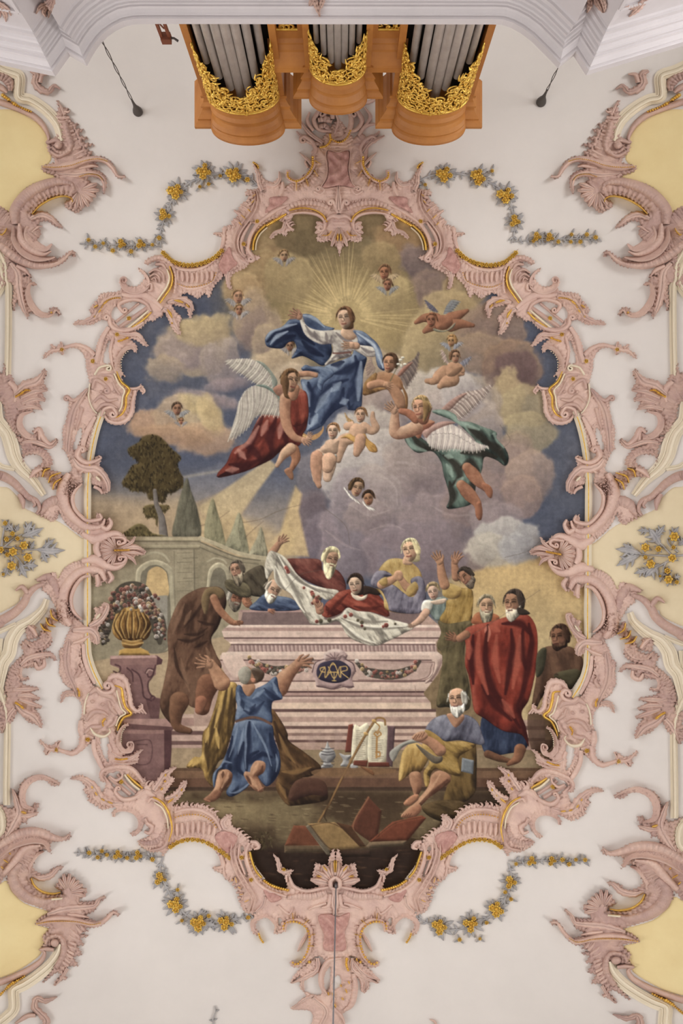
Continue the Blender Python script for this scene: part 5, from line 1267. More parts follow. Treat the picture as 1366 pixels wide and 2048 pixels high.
# ================================================================ stucco: the carved frame of the fresco
def R(crop, s, wd, h=.06, prof='round', wr=None, **k):
    cu = k.pop('cu', None); cs = k.pop('cs', None)
    p = q(crop, s)
    if cu: p = curl(p, *cu)
    if cs: p = curl(p, cs[0], cs[1], cs[2] if len(cs) > 2 else 1.15, False)
    wd = np.asarray(wd, float) * (.86 if prof not in ('mould', 'rail') else 1.0)
    return ribbon(p, wd, wr, h, prof, **k)
def FL_(crop, s, *a, **k): return flames(q(crop, s), *a, **k)
def DM(crop, s, r, h, **k):
    return [dome(u, v, r, h, **k) for u, v in q(crop, s)]
def RO(crop, s, r, h, **k):
    return [rosette(u, v, r, h, **k) for u, v in q(crop, s)]
TINY = ('gold_bead_row', 'bead_row', 'gold_rope', 'gold_tip', 'gold_leaf_row', 'pitted_relief')
def part(name, parts, m, parent, label=None):
    """carved pieces that touch become one part, pieces that stand apart become parts of their own"""
    flat = []
    for p in parts:
        if isinstance(p, list): flat += p
        else: flat.append(p)
    if name in TINY:
        groups = [list(range(len(flat)))]
    else:
        B = [(V.reshape(-1, 3).min(0), V.reshape(-1, 3).max(0)) for V, _ in flat]
        lab = list(range(len(flat)))
        for i in range(len(flat)):
            for j in range(i):
                if lab[i] != lab[j] and np.all(B[i][0] < B[j][1] + .005) and np.all(B[j][0] < B[i][1] + .005):
                    A_ = flat[i][0].reshape(-1, 3); C_ = flat[j][0].reshape(-1, 3)
                    if np.min(((A_[:, None, :2] - C_[None, :, :2]) ** 2).sum(-1)) < .03 ** 2:
                        o_, n_ = lab[i], lab[j]
                        lab = [n_ if x == o_ else x for x in lab]
        groups = [[i for i in range(len(flat)) if lab[i] == g] for g in dict.fromkeys(lab)]
    first = None
    for g in groups:
        o = mk(name, *join([flat[i] for i in g]), m, parent)
        if name in TINY: o['kind'] = 'stuff'
        if label: o['label'] = label
        first = first or o
    return first
FRAME_C = tuple(surf(678, 1100, 0))
frame = thing('fresco_frame', 'pink and gilt carved stucco frame with scrolls and shells around the big fresco', 'frame', FRAME_C)

# body slabs of the frame (left half; the right half is its twin), with the plaster openings left free
BP = []
BP.append(('c5', '1306,-90 1200,-40 1150,40 1105,70 1105,130 1122,200 1085,250 1030,290 960,292 925,318 892,285 885,212 872,258 830,285 780,262 752,215 702,148 725,240 742,300 768,340 735,330 700,338 662,338 650,378 686,384 650,418 622,440 592,500 600,522 552,560 568,580 502,592 490,636 436,630 442,648 480,660 496,700 490,740 460,780 480,800 470,850 508,916 528,1008 562,1020 550,960 570,915 620,890 660,868 690,830 722,826 750,812 748,788 715,785 690,760 695,700 720,640 780,580 860,540 900,560 908,600 860,622 815,660 830,680 880,640 930,660 945,625 980,625 985,605 960,590 965,540 1000,505 1080,495 1150,520 1190,570 1150,570 1135,600 1145,640 1135,680 1170,700 1240,690 1260,720 1280,740 1306,738',
           ['640,650 676,585 715,575 690,620 662,680 645,690', '630,735 650,735 650,780 632,770'], .055))
BP.append(('c4', '985,430 1000,405 1060,378 1105,378 1098,330 1130,380 1190,430 1290,460 1390,440 1500,380 1525,350 1516,450 1525,520 1465,590 1430,670 1400,640 1350,675 1290,640 1240,650 1290,690 1320,730 1305,810 1285,790 1270,740 1200,722 1170,702 1200,760 1240,800 1225,860 1240,915 1205,915 1160,850 1130,760 1105,805 1085,800 1050,830 1010,830 960,880 880,915 960,925 1000,970 1015,1000 980,995 930,960 890,950 930,985 940,1030 920,1045 890,1010 850,1030 825,1090 830,1160 860,1210 830,1200 850,1250 885,1285 930,1290 962,1258 990,1300 975,1330 950,1300 910,1340 900,1400 905,1440 870,1490 865,1530 800,1535 750,1530 710,1490 690,1450 665,1530 640,1620 630,1708 575,1708 600,1600 560,1640 545,1708 430,1708 430,1680 445,1560 460,1470 470,1390 450,1340 465,1340 490,1370 540,1355 590,1310 610,1250 590,1160 580,1080 540,1022 480,1010 440,1030 430,1060 400,1040 350,1050 300,1085 300,1050 345,1020 345,980 385,1000 420,965 435,1000 500,985 570,1000 640,1050 660,990 690,920 740,860 740,820 690,820 630,850 540,852 500,850 530,820 600,820 640,790 610,760 630,720 660,700 690,640 800,625 830,600 815,560 840,545 860,580 920,590 960,570 985,520 945,480 955,465 1000,500 1000,540 1050,480 1100,440 1050,420 1010,445',
           ['765,765 800,722 840,715 930,692 1000,725 960,790 880,865 815,858 772,812', '705,1110 715,1040 740,962 757,962 742,1040 757,1110', '500,1700 522,1600 550,1556 562,1590 545,1700'], .055))
BP.append(('d1', '445,-10 430,110 455,200 490,290 470,330 410,400 385,480 345,490 300,540 288,562 240,600 290,620 350,662 386,640 400,590 440,660 500,720 560,760 575,775 640,795 645,860 635,900 575,920 555,895 560,920 490,940 430,990 395,1050 385,1010 340,1005 350,1040 290,1060 230,1050 280,1080 290,1130 330,1160 380,1250 390,1330 440,1370 480,1380 450,1450 430,1520 410,1600 415,1718 545,1718 540,1650 560,1600 545,1560 600,1480 650,1500 680,1490 685,1440 670,1400 700,1350 740,1280 735,1225 710,1210 680,1240 640,1250 650,1290 610,1370 590,1370 560,1350 500,1290 480,1200 500,1120 560,1050 600,1030 650,1050 650,1100 690,1100 705,1070 740,1082 770,1050 750,1000 800,990 850,960 870,900 910,930 930,955 920,900 990,885 995,860 950,825 910,830 925,760 880,790 850,750 780,720 740,715 765,660 745,630 725,650 710,680 700,620 660,600 650,640 600,650 540,620 500,560 500,480 560,400 560,330 610,340 620,400 690,430 695,470 740,460 750,400 700,310 680,280 690,230 660,210 630,240 580,250 550,170 570,100 590,-10',
           ['505,180 500,120 530,40 560,5 556,80 522,160'], .06))
BP.append(('d2', '415,-10 410,80 415,170 440,230 500,280 480,290 430,290 413,330 420,362 450,322 510,320 545,350 560,400 555,450 540,520 540,600 530,660 470,690 420,680 400,650 415,618 375,630 360,650 310,640 274,608 274,640 310,665 295,690 320,720 340,690 375,702 400,690 490,720 560,690 600,650 630,640 640,720 690,810 680,870 700,905 726,905 690,980 640,910 570,858 510,858 480,880 540,890 590,940 562,950 610,1000 598,1030 660,1060 700,1090 790,1075 763,1110 775,1142 790,1110 850,1090 920,1120 950,1170 940,1220 890,1250 915,1272 960,1240 985,1190 1030,1240 1000,1280 944,1300 960,1340 1030,1380 1100,1380 1110,1412 1150,1360 1180,1330 1250,1300 1366,1310 1450,1340 1530,1400 1560,1390 1540,1300 1530,1210 1460,1100 1366,1050 1290,1060 1280,1030 1240,1060 1180,1060 1200,1040 1250,980 1277,895 1240,900 1200,970 1150,1000 1120,1000 1150,950 1195,880 1160,850 1208,795 1150,810 1110,850 1085,920 1060,940 1050,890 1010,920 990,870 960,870 920,810 880,790 940,770 950,720 978,678 930,690 890,720 840,720 900,690 912,650 880,643 860,680 830,660 820,600 840,540 882,508 850,500 815,540 795,570 800,500 850,450 900,437 960,430 990,440 1003,432 980,410 970,363 950,380 930,410 890,380 900,330 880,280 892,230 850,200 850,165 820,180 790,158 750,165 750,200 710,220 690,262 640,240 590,130 560,60 545,-10',
           ['480,60 500,-5 535,-5 542,110 520,130', '685,600 740,600 735,700 742,770 700,700', '740,850 800,832 850,860 930,900 960,950 900,1008 830,1008 800,960 735,880'], .06))
BP.append(('d4', '662,250 630,270 625,300 572,285 566,310 558,350 580,380 590,390 540,405 480,390 455,350 470,320 430,310 400,270 378,243 385,265 410,310 430,350 440,400 400,405 340,370 325,350 275,240 320,210 300,185 270,180 240,150 190,110 192,65 160,70 140,110 110,130 60,70 10,40 -30,60 10,160 60,188 110,230 140,270 140,300 103,305 110,320 150,340 160,360 200,380 230,440 230,470 250,510 290,530 275,570 290,612 320,612 300,580 310,550 350,538 388,570 380,600 395,612 420,600 430,560 470,545 530,560 545,610 545,680 510,740 458,733 468,762 520,755 560,722 585,742 575,790 520,820 520,872 500,850 505,800 458,836 480,790 540,740 590,712 662,725',
           ['402,540 416,545 410,575 400,560', '232,215 245,215 240,245 230,240', '232,285 245,280 262,345 245,335'], .06))
BPM = [(nm, plate(q(nm, o), [q(nm, x) for x in hs], h=h, r=5.5, cell=1.6, flute=.6, lam=7.0, depth=15, jag=2.4, groove=.3, gd=5.5, wav=.16)) for nm, o, hs, h in BP]

def frame_half():
    f = frame
    for nm, pl in BPM:
        mk('stucco_body', *plate_vf(pl), 'pink', f)
    # ---------- top crest
    a = part('scroll', [R('c5', '925,492 975,446 1060,428 1150,438 1230,468', [7, 9, 9, 7], .11, fl=(17, .35), cs=(7, -1)), FL_('c5', '940,455 1060,400 1200,420', 12, 9, 2.4, -1, h=.1)], 'pink', f)
    part('gold_rim', [R('c5', '950,480 1040,464 1120,477 1180,512 1210,560', 2.4, .13)], 'gold', a)
    part('scroll', [R('c5', '935,515 1000,498 1080,496 1150,512 1192,550 1190,600', [3, 5, 4], .10, cu=(7, 1))], 'pink', f)
    part('shell', [fan(*q('c5', [(1215, 595)])[0], 27, 95, 215, 5, .10), fan(*q('c5', [(1290, 585)])[0], 40, 78, 120, 2, .12, wd=6)], 'pink', f)
    part('gold_drop', [R('c5', '1284,640 1282,690', [1.5, 3.2, 1], .15)], 'gold', f)
    part('gold_drop', [R('c5', '1170,650 1215,650 1240,620', [.8, 1.8, .8], .13)], 'gold', f)
    a = part('scroll', [R('c5', '655,818 602,762 588,690 608,620 660,545 705,480 726,410 718,345', [3, 6, 7, 7, 6, 3], .10, 'scoop')], 'pink', f)
    part('scroll', [R('c5', '705,800 672,750 676,700 695,640 740,570 800,522 880,470 950,442', [4, 5, 5, 5, 6, 4], .085, cs=(6, 1))], 'pink', f)
    part('scroll', [R('c5', '650,800 628,770 622,700 640,640 690,560', [5, 5, 3], .08)], 'pink', f)
    part('gold_rail', [R('c5', '703,752 710,690 738,630 790,580', 3.0, .105)], 'gold', f)
    part('cream_rail', [R('c5', '719,752 726,698 752,642 800,596', 2.2, .07)], 'cream', f)
    part('gold_rope', beads(q('c5', '795,585 840,558 880,535 930,505'), 13, 3.4, .12), 'gold', f)
    part('fringe', [FL_('c5', '880,545 930,560 975,590', 5, 13, 2.8, 1, h=.08), R('c5', '925,560 905,610 850,630 818,668', [5, 4, 1.5], .08, 'leaf'), R('c5', '930,560 960,600 985,615', [4, 3, 2], .08)], 'pink', f)
    part('gold_rosette', RO('c5', '732,555', 4.6, .13), 'gold', f); part('gold_rosette', RO('c5', '640,710', 4.6, .13), 'gold', f)
    for s in ('690,432 712,410', '665,470 690,492', '620,510 655,540', '605,560 628,582', '700,385 720,370'):
        a = part('comb_leaf', [R('c5', ' '.join(['%d,%d' % (2 * float(s.split()[0].split(',')[0]) - float(s.split()[1].split(',')[0]) - 12, 2 * float(s.split()[0].split(',')[1]) - float(s.split()[1].split(',')[1])), s]), [2.5, 4.5, 3], .085)], 'pink', f)
        part('gold_inlay', [R('c5', s, [1.1, 1.9, 1], .11)], 'gold', a)
    part('fringe', FL_('c5', '540,590 600,520 650,440 700,350', 12, 14, 3, -1, lean=-.3, h=.07), 'pink', f)
    part('rose_panel', [plate_vf(plate(q('c5', '822,390 942,388 905,440 850,470 790,500 786,482 815,440'), h=.04, r=3, wav=.8, base=.045))], 'rose', f)
    part('rose_panel', [plate_vf(plate(q('c5', '470,852 540,728 566,800 600,842 560,880 512,918'), h=.04, r=3, wav=.8, base=.045))], 'rose', f)
    part('leaf_spray', [R('c5', '770,345 745,290 735,220 702,150', [7, 6, 4, 1], .10, 'leaf', fl=(5, .3)), R('c5', '790,300 850,310 885,270 882,215', [5, 6, 5, 1.5], .09, 'leaf'), R('c5', '800,480 770,420 770,360', [2, 9, 7], .08, 'leaf', fl=(6, .3)), R('c5', '880,380 905,330 905,285', [5, 6, 3], .09)], 'pink', f)
    part('gold_tip', beads(q('c5', '702,150 735,175 740,195'), 5, 2.4, .12), 'gold', f)
    part('edge_leaf', [R('c5', '510,600 500,660 488,640 440,635', [5, 4, 3, 1.5], .08), R('c5', '510,640 500,700 480,760', [3, 5, 3], .08), FL_('c5', '500,930 570,905 660,862', 6, 10, 3, 1, h=.08), R('c5', '535,900 530,950 548,1018', [7, 5, 1.5], .08, 'leaf')], 'pink', f)
    a = part('scroll', [R('c5', '945,205 945,255 1000,282 1065,250 1112,180 1116,100', [5, 6, 6, 6, 4], .09), FL_('c5', '960,270 1010,295 1080,250 1125,170', 8, 12, 2.6, 1, h=.08)], 'pink', f)
    part('gold_bead_row', beads(q('c5', '940,215 945,255 1000,280 1062,248 1108,180 1112,110'), 22, 2.7, .14, kind='dome', jit=.5), 'gold', a)
    for s in ('1000,285 1000,345', '1065,262 1082,315', '1118,205 1150,250', '1125,140 1170,165'):
        part('gold_ray', [R('c5', s, [1.6, .5], .11, 'thin')], 'gold', a)
    part('leaf_spray', [R('c5', '1110,170 1070,130 1020,85', [5, 4, 1], .08, 'leaf'), R('c5', '1080,190 1060,150 1080,130', [3, 3, 1], .07), R('c5', '940,360 1010,350 1080,330 1130,300', [4, 6, 6, 3], .08, 'leaf', fl=(5, .4)), R('c5', '1120,350 1165,370 1190,340 1160,320', [4, 5, 4], .09, cu=(5, -1))], 'pink', f)
    part('scroll', [R('c5', '1112,120 1130,60 1105,10 1060,-20', [5, 6, 5, 2], .09, cu=(7, -1)), R('c5', '1180,30 1110,20 1050,-10 1000,-60', [4, 6, 5, 2], .09, 'leaf', fl=(6, .3)), R('c5', '1240,-60 1160,-70 1120,-130 1150,-190', [4, 6, 6, 3], .10, cu=(8, 1))], 'mauve', f)
    part('crest_leaf', [R('c5', '1300,480 1292,400 1280,310', [9, 7, 1.5], .13, 'leaf'), R('c5', '1285,500 1262,440 1250,420', [5, 6, 3], .12, cu=(5, -1)), R('c5', '1190,560 1240,520 1300,525', [3, 6, 8], .12)], 'pink', f)
    # ---------- shell band under the oval
    part('scroll', [R('c5', '95,800 170,868 260,890 360,872 450,815', [3, 5, 6, 5, 3], .07), R('c5', '150,960 250,1010 340,1005 425,965 462,890', [3, 6, 6, 4, 3], .08)], 'pink', f)
    part('shell', [R('c5', [(185 + 34 * i, 905 + 4 * (i % 2) - abs(i - 3.5) * 4), (188 + 34 * i, 940 - abs(i - 3.5) * 3), (190 + 33 * i, 980 - abs(i - 3.5) * 5)], [3, 5, 2.5], .10, 'round') for i in range(8)], 'pink', f)
    part('gold_bead_row', beads(q('c5', '175,975 250,1002 335,996 420,965 455,900'), 19, 1.5, .11), 'gold', f)
    g = part('gold_garland', [R('c5', '85,765 130,815 200,845 290,855 370,838 440,800 490,755', 2.2, .06)], 'gold', f)
    for u, v in spl(q('c5', '90,770 150,825 230,852 320,850 400,825 450,795 488,755'), False, 9.5):
        part('gold_rosette', [rosette(u, v, 5.4, .12, 5, 0, random.random())], 'gold', g)
    part('fringe', [FL_('c5', '180,1030 270,1050 370,1040 450,990', 8, 15, 3.2, 1, lean=.5, h=.07)], 'pink', f)
    a = part('acanthus_leaf', [R('c5', '120,1110 160,1100 230,1090 280,1130 275,1205', [5, 8, 8, 6, 1.5], .10, 'leaf', sc=(6, .5, 0)), FL_('c5', '160,1110 240,1110 280,1170', 5, 12, 3, 1, h=.08)], 'pink', f)
    part('gold_inlay', [R('c5', '165,1095 200,1100 228,1112', [1.5, 4.5, 1.5], .14)], 'gold', a); part('gold_inlay', [R('c5', '245,1120 268,1145', [1, 2.2, 1], .13)], 'gold', a)
    a = part('acanthus_leaf', [R('c5', '90,1150 130,1180 165,1250 200,1322', [6, 9, 8, 1.5], .10, 'leaf', sc=(7, .5, 0)), FL_('c5', '110,1190 150,1260 190,1310', 5, 12, 3, 1, h=.08)], 'pink', f)
    part('gold_inlay', [R('c5', '118,1158 138,1185 152,1215', [1.5, 4.5, 1.5], .14)], 'gold', a); part('gold_inlay', DM('c5', '150,1250', 2.2, .13), 'gold', a)
    # ---------- shoulder scrolls
    a = part('scroll', [R('c4', '1192,640 1200,560 1192,490 1160,430 1100,395 1050,400 1000,432', [4, 5, 5, 5, 6, 6, 3], .12, fl=(16, .25))], 'pink', f)
    part('gold_rail', [R('c4', '1158,452 1178,520 1168,590 1130,650 1092,704', [2, 3.2, 3.4, 2.4], .13)], 'gold', a)
    part('cream_rail', [R('c4', '1140,470 1158,530 1142,590 1108,640 1072,690', [2, 3.6, 3.6, 2.6], .10)], 'cream', a)
    part('shell', [R('c4', '1015,500 1060,475 1110,500 1120,560', [2, 4, 4, 2], .10), R('c4', '1020,525 1055,505 1085,525 1090,565', [2, 3.5, 3.5, 2], .10), R('c4', '1030,545 1055,530 1070,560', [2, 3, 2], .10), R('c4', '1060,440 1110,440 1140,480', [3, 5, 3], .09)], 'mauve', f)
    part('scroll', [R('c4', '835,555 862,605 935,625 1000,595 1010,545 985,500 955,472', [3, 6, 8, 8, 6, 4, 2], .10, 'half', cs=(4, 1)), R('c4', '1000,590 1030,570 1035,610 1010,620', [3, 5, 4], .10)], 'pink', f)
    part('scroll', [R('c4', '830,645 900,655 980,650 1060,690 1110,740', [6, 9, 11, 10, 6], .09, 'round'), R('c4', '835,760 812,720 850,690 930,680 1000,710 1030,760', [2, 4, 5, 5, 5, 3], .10, cs=(5, -1))], 'pink', f)
    a = part('acanthus_leaf', [R('c4', '830,655 740,685 680,740 640,800 565,835 505,852', [7, 11, 11, 8, 5, 1.5], .09, 'leaf', sc=(9, .4, 0)), FL_('c4', '820,640 720,650 650,700 615,760', 9, 13, 3, 1, h=.08), FL_('c4', '760,740 700,800 620,850', 6, 11, 3, -1, h=.08)], 'pink', f)
    part('gold_inlay', [beads(q('c4', '825,668 770,672 720,695 690,740'), 12, 2.0, .13)], 'gold', a)
    for s in ('735,690 705,712', '668,715 640,735', '690,745 672,770', '650,790 640,800'):
        part('gold_inlay', [R('c4', s, [1.2, 2.6, 1.2], .13)], 'gold', a)
    part('rail', [R('c4', '1010,735 930,790 820,868', 4.5, .05, 'rail')], 'mauve', f); part('rail', [R('c4', '950,705 870,770 790,835', 3.0, .045, 'rail')], 'mauve', f)
    part('cream_rail', [R('c4', '1020,752 950,812 870,880', 3.2, .06)], 'cream', f); part('gold_rail', [R('c4', '1034,765 970,825 900,872', [2.4, 3.2, 2.4], .09)], 'gold', f)
    part('gold_rosette', RO('c4', '880,808', 4.8, .10), 'gold', f); part('gold_rosette', RO('c4', '800,917', 4.8, .13), 'gold', f)
    part('scroll', [R('c4', '745,800 760,860 820,890 900,880 980,835', [3, 5, 6, 6, 4], .10, cs=(5, -1)), R('c4', '780,900 860,920 940,920 1000,985', [5, 7, 6, 1.5], .09, 'leaf', sc=(5, .3, 0))], 'pink', f)
    part('gold_bead_row', beads(q('c4', '805,965 840,955 875,940'), 8, 2.4, .13, jit=.5), 'gold', f)
    part('scroll', [R('c4', '742,868 700,940 672,1040 650,1110', [5, 5.5, 5.5, 5], .08, 'flat'), R('c4', '775,930 756,1020 768,1120 795,1190', [4, 4, 4, 3], .07)], 'pink', f)
    a = part('scroll', [R('c4', '925,1035 905,1010 858,1018 815,1075 800,1150 822,1215', [3, 5, 6, 6, 6, 2], .10, 'half', sc=(9, .25, 1))], 'pink', f)
    part('bead_row', beads(q('c4', '880,1030 845,1060 828,1110 830,1170'), 9, 1.4, .12), 'cream', a)
    a = part('scroll', [R('c4', '645,1060 590,1012 520,990 450,1005 400,1022 350,1030 305,1075', [6, 6, 5, 4, 4, 4, 1.2], .085, sc=(12, .25, 0)), R('c4', '430,1012 420,968', [3, 1], .07), R('c4', '428,1020 432,1058', [3, 1], .07), R('c4', '375,1015 345,985', [3, 1], .07)], 'pink', f)
    part('gold_rosette', RO('c4', '422,1020', 4.6, .13), 'gold', a); part('gold_rosette', RO('c4', '633,1100', 5, .13), 'gold', f)
    part('gold_rosette', RO('c4', '722,1222', 4.6, .14), 'gold', f)
    # ---------- mask cartouche on the left
    part('cream_rail', [R('c4', '645,1195 680,1145 735,1130', [3, 3.2, 3], .11, cu=(6, 1)), R('c4', '615,1255 605,1340 628,1415 662,1458', 2.2, .09)], 'cream', f)
    part('gold_rail', [R('c4', '795,1170 828,1240 882,1292 862,1345 858,1410 832,1462 785,1488', [2, 3.2, 3.6, 3.6, 3.4, 3, 1.5], .11)], 'gold', f)
    part('cream_rail', [R('c4', '780,1185 812,1255 850,1300 838,1350 832,1405 812,1445', 2.8, .09)], 'cream', f)
    part('mask_relief', [R('c4', '630,1290 650,1230 700,1250 740,1290', [4, 6, 6, 3], .10, cu=(5, 1)), R('c4', '640,1380 690,1340 740,1370 800,1360', [4, 6, 6, 4], .11), R('c4', '660,1440 700,1400 760,1400 800,1420', [3, 6, 6, 3], .12), R('c4', '770,1240 790,1290 820,1330', [3, 5, 3], .10), DM('c4', '690,1310 780,1310 720,1275', 4, .11), R('c4', '690,1195 760,1200 780,1240', [4, 6, 3], .09)], 'mauve', f)
    part('volute', [R('c4', '690,1480 712,1430 765,1415 790,1450', [4, 5, 5, 4], .14, cu=(7, 1, 1.2))], 'pink', f)
    part('frill', [R('c4', '962,1262 988,1305 970,1325', [1, 3, 1.5], .08), R('c4', '925,1300 908,1380 900,1445 865,1500 805,1522 745,1508 712,1470', [4, 5, 6, 6, 6, 5, 3], .09, sc=(13, .35, 1)), R('c4', '885,1288 930,1288 965,1268', [3, 4, 2], .08)], 'pink', f)
    part('acanthus_leaf', [R('c4', '600,1290 540,1370 500,1450 480,1540 465,1640 460,1720', [4, 10, 12, 12, 9, 7], .09, 'leaf', sc=(16, .3, 0)), R('c4', '560,1340 500,1370 462,1345', [4, 5, 2], .09, cu=(4, -1)), R('c4', '560,1420 540,1500 520,1560', [5, 6, 3], .09)], 'mauve', f)
    part('scroll', [R('c4', '650,1480 605,1560 575,1640 560,1720', [4, 6, 6, 5], .07, 'flat')], 'pink', f)
    # ---------- long side rail
    part('cream_rail', [R('px', '206,822 195,852 185,892 178,940 175,990 175,1090 175,1200 175,1290 179,1320 190,1350 205,1378', 7.4, .09, 'rail')], 'cream', f)
    part('gold_rail', [R('px', '206,822 195,852 185,892 178,940 175,990 175,1090 175,1200 175,1290 179,1320 190,1350 205,1378', 2.6, .105)], 'gold', f)
    part('clasp', [R('d1', '545,165 530,215 580,255 640,250 690,225 672,210', [3, 6, 7, 7, 5, 2], .16, cs=(5, 1)), R('d1', '500,230 540,280 600,300 650,300 700,340 735,400 740,455', [6, 11, 12, 12, 10, 8, 4], .15, 'leaf', sc=(8, .2, 1)), R('d1', '640,420 680,440 700,470', [4, 4, 3], .12), R('d1', '545,330 570,310 600,320', [3, 4, 3], .13)], 'pink', f)
    part('eye_inlay', [R('d1', '655,352 685,382', [2, 4, 2], .19)], 'cream', f)
    part('clasp', [R('d1', '500,1400 560,1400 620,1400 660,1440 670,1495', [6, 11, 11, 8, 3], .15, 'leaf'), R('d1', '610,1375 670,1340 715,1290 735,1235 705,1215', [6, 9, 8, 6, 3], .14, 'leaf'), R('d1', '660,1270 650,1245', [4, 2], .12), R('d1', '500,1490 560,1470 610,1440', [4, 5, 4], .13)], 'pink', f)
    part('eye_inlay', [R('d1', '655,1325 685,1290', [2, 4, 2], .19)], 'cream', f)
    # ---------- middle console
    a = part('scroll', [R('d1', '470,330 440,400 430,480 450,560 510,640 580,690 660,700 700,680 715,640', [6, 14, 16, 14, 12, 11, 10, 6, 3], .15, 'round', fl=(26, .12)), R('d1', '690,690 730,710 760,670 745,635', [5, 7, 5, 3], .15), R('d1', '560,400 500,470 505,560 560,630 610,655 690,640 680,605', [2, 5, 5, 5, 5, 5, 3], .17)], 'pink', f)
    part('scroll', [R('d1', '480,1370 440,1300 430,1200 450,1110 510,1030 590,990 680,1000 720,1060', [6, 13, 15, 13, 12, 11, 10, 5], .15, 'round', fl=(26, .12)), R('d1', '660,1020 670,1080 660,1105', [5, 6, 3], .15), R('d1', '740,1000 765,1045 740,1080', [4, 6, 3], .14), R('d1', '560,1330 500,1270 485,1190 510,1110 560,1045 610,1030', [2, 5, 5, 5, 5, 4], .17)], 'pink', f)
    part('pitted_relief', DM('d1', ' '.join('%d,%d' % (430 + random.random() * 90, 370 + random.random() * 110) for _ in range(46)), 1.9, .17), 'mauve', f)
    part('pitted_relief', DM('d1', ' '.join('%d,%d' % (400 + random.random() * 90, 1190 + random.random() * 140) for _ in range(46)), 1.9, .17), 'mauve', f)
    part('console', [R('d1', '560,740 640,780 720,760 800,745 850,780 890,800', [6, 12, 12, 10, 6, 2], .13, 'round'), R('d1', '560,930 650,920 730,960 800,970 850,940 870,900', [6, 12, 12, 10, 6, 2], .13, 'round'), R('d1', '665,800 660,850 680,900', [8, 9, 8], .10)], 'pink', f)
    part('shell', [fan(*q('d1', [(800, 855)])[0], 34, 100, 260, 9, .17), R('d1', '760,770 840,770 855,800 820,815', [3, 5, 4, 2], .17, cu=(4, 1)), R('d1', '770,950 840,940 860,905 825,900', [3, 5, 4, 2], .17, cu=(4, -1))], 'pink', f)
    part('flame_leaf', [R('d1', '830,840 900,800 922,760', [5, 6, 1], .16, 'leaf'), R('d1', '840,850 920,835 995,860', [6, 8, 1], .17, 'leaf'), R('d1', '830,870 920,870 990,885', [5, 6, 1], .15, 'leaf'), R('d1', '830,875 900,910 932,955', [5, 6, 1], .16, 'leaf')], 'pink', f)
    part('gold_bead_row', [R('d1', '780,857 880,853', [3, 1.5], .20), beads(q('d1', '785,857 885,853'), 9, 2.4, .22)], 'gold', f)
    part('fringe', [FL_('d1', '245,600 300,630 380,640 400,590', 7, 11, 3, 1, h=.08), R('d1', '280,600 330,540 390,520 430,560', [5, 12, 13, 8], .11, 'round', fl=(9, .3)), R('d1', '250,1060 330,1040 370,1090 400,1180', [4, 10, 11, 8], .11, 'round', fl=(9, .3))], 'mauve', f)
    # ---------- lower left: cartouche
    part('acanthus_leaf', [R('d2', '470,-60 455,60 470,160 510,250 540,330', [8, 12, 12, 9, 4], .09, 'leaf', sc=(15, .3, 0)), R('d2', '510,290 450,295 415,355', [4, 6, 1.5], .09, 'leaf'), R('d2', '520,180 545,140 530,110', [5, 5, 2], .10)], 'mauve', f)
    part('gold_bead_row', beads(q('d2', '528,262 540,285 540,320'), 8, 2.5, .13, jit=.6), 'gold', f)
    part('scroll', [R('d2', '570,-40 580,60 610,150 650,230', [5, 6, 6, 4], .07, 'flat')], 'pink', f)
    part('cream_rail', [R('d2', '660,258 605,300 580,370 575,440', 2.6, .09), R('d2', '615,530 650,575 710,590 752,560 745,535', [2, 4, 4.4, 3, 1.5], .13)], 'cream', f)
    part('mask_relief', [R('d2', '610,300 660,270 700,300 760,320 790,360', [5, 8, 8, 8, 4], .12), DM('d2', '632,352 700,372 765,392', 4.5, .12), R('d2', '800,440 760,400 740,350', [3, 6, 3], .11), R('d2', '590,480 640,425 700,425 740,450', [5, 7, 7, 3], .14), R('d2', '580,570 620,530 690,520 720,480', [4, 7, 7, 4], .11), R('d2', '740,530 780,500 800,450', [4, 6, 4], .10)], 'mauve', f)
    part('gold_bead_row', beads(q('d2', '720,465 700,495 705,520'), 8, 2.3, .15, jit=.7), 'gold', f)
    part('volute', [R('d2', '660,258 700,290 752,290 775,260 755,232', [4, 6, 6, 6, 4], .14, cu=(7, -1, 1.1))], 'pink', f)
    part('gold_rail', [R('d2', '780,242 828,262 838,320 858,390 896,436 846,462 815,510 802,552', [1.6, 3.6, 4.0, 3.6, 3.8, 3.4, 3.2, 1.6], .11)], 'gold', f)
    part('cream_rail', [R('d2', '795,275 808,330 830,400 858,432 815,462 792,520', 2.6, .09)], 'cream', f)
    part('frill', [R('d2', '735,215 765,185 810,180 850,200 870,250 885,310 895,380 930,415 968,400 972,370', [4, 7, 8, 7, 6, 5, 6, 6, 4, 2], .09, sc=(14, .35, 1)), R('d2', '965,395 1000,435', [3, 1.5], .08)], 'pink', f)
    a = part('scroll', [R('d2', '880,512 842,525 812,590 815,650 850,690 895,680 900,650', [2, 5, 6, 6, 6, 5, 3], .11, 'half', sc=(9, .25, -1), cu=(4, -1))], 'pink', f)
    part('bead_row', beads(q('d2', '858,525 832,570 826,630'), 8, 1.4, .13), 'cream', a)
    part('acanthus_leaf', [R('d2', '760,700 820,740 890,740 950,700 975,680', [4, 6, 7, 5, 1.2], .10, 'leaf', sc=(6, .4, 0)), R('d2', '780,770 850,780 940,765', [4, 5, 1.5], .09, 'leaf')], 'pink', f)
    part('gold_bead_row', beads(q('d2', '785,745 825,748 870,742'), 10, 2.2, .13, jit=.5), 'gold', f)
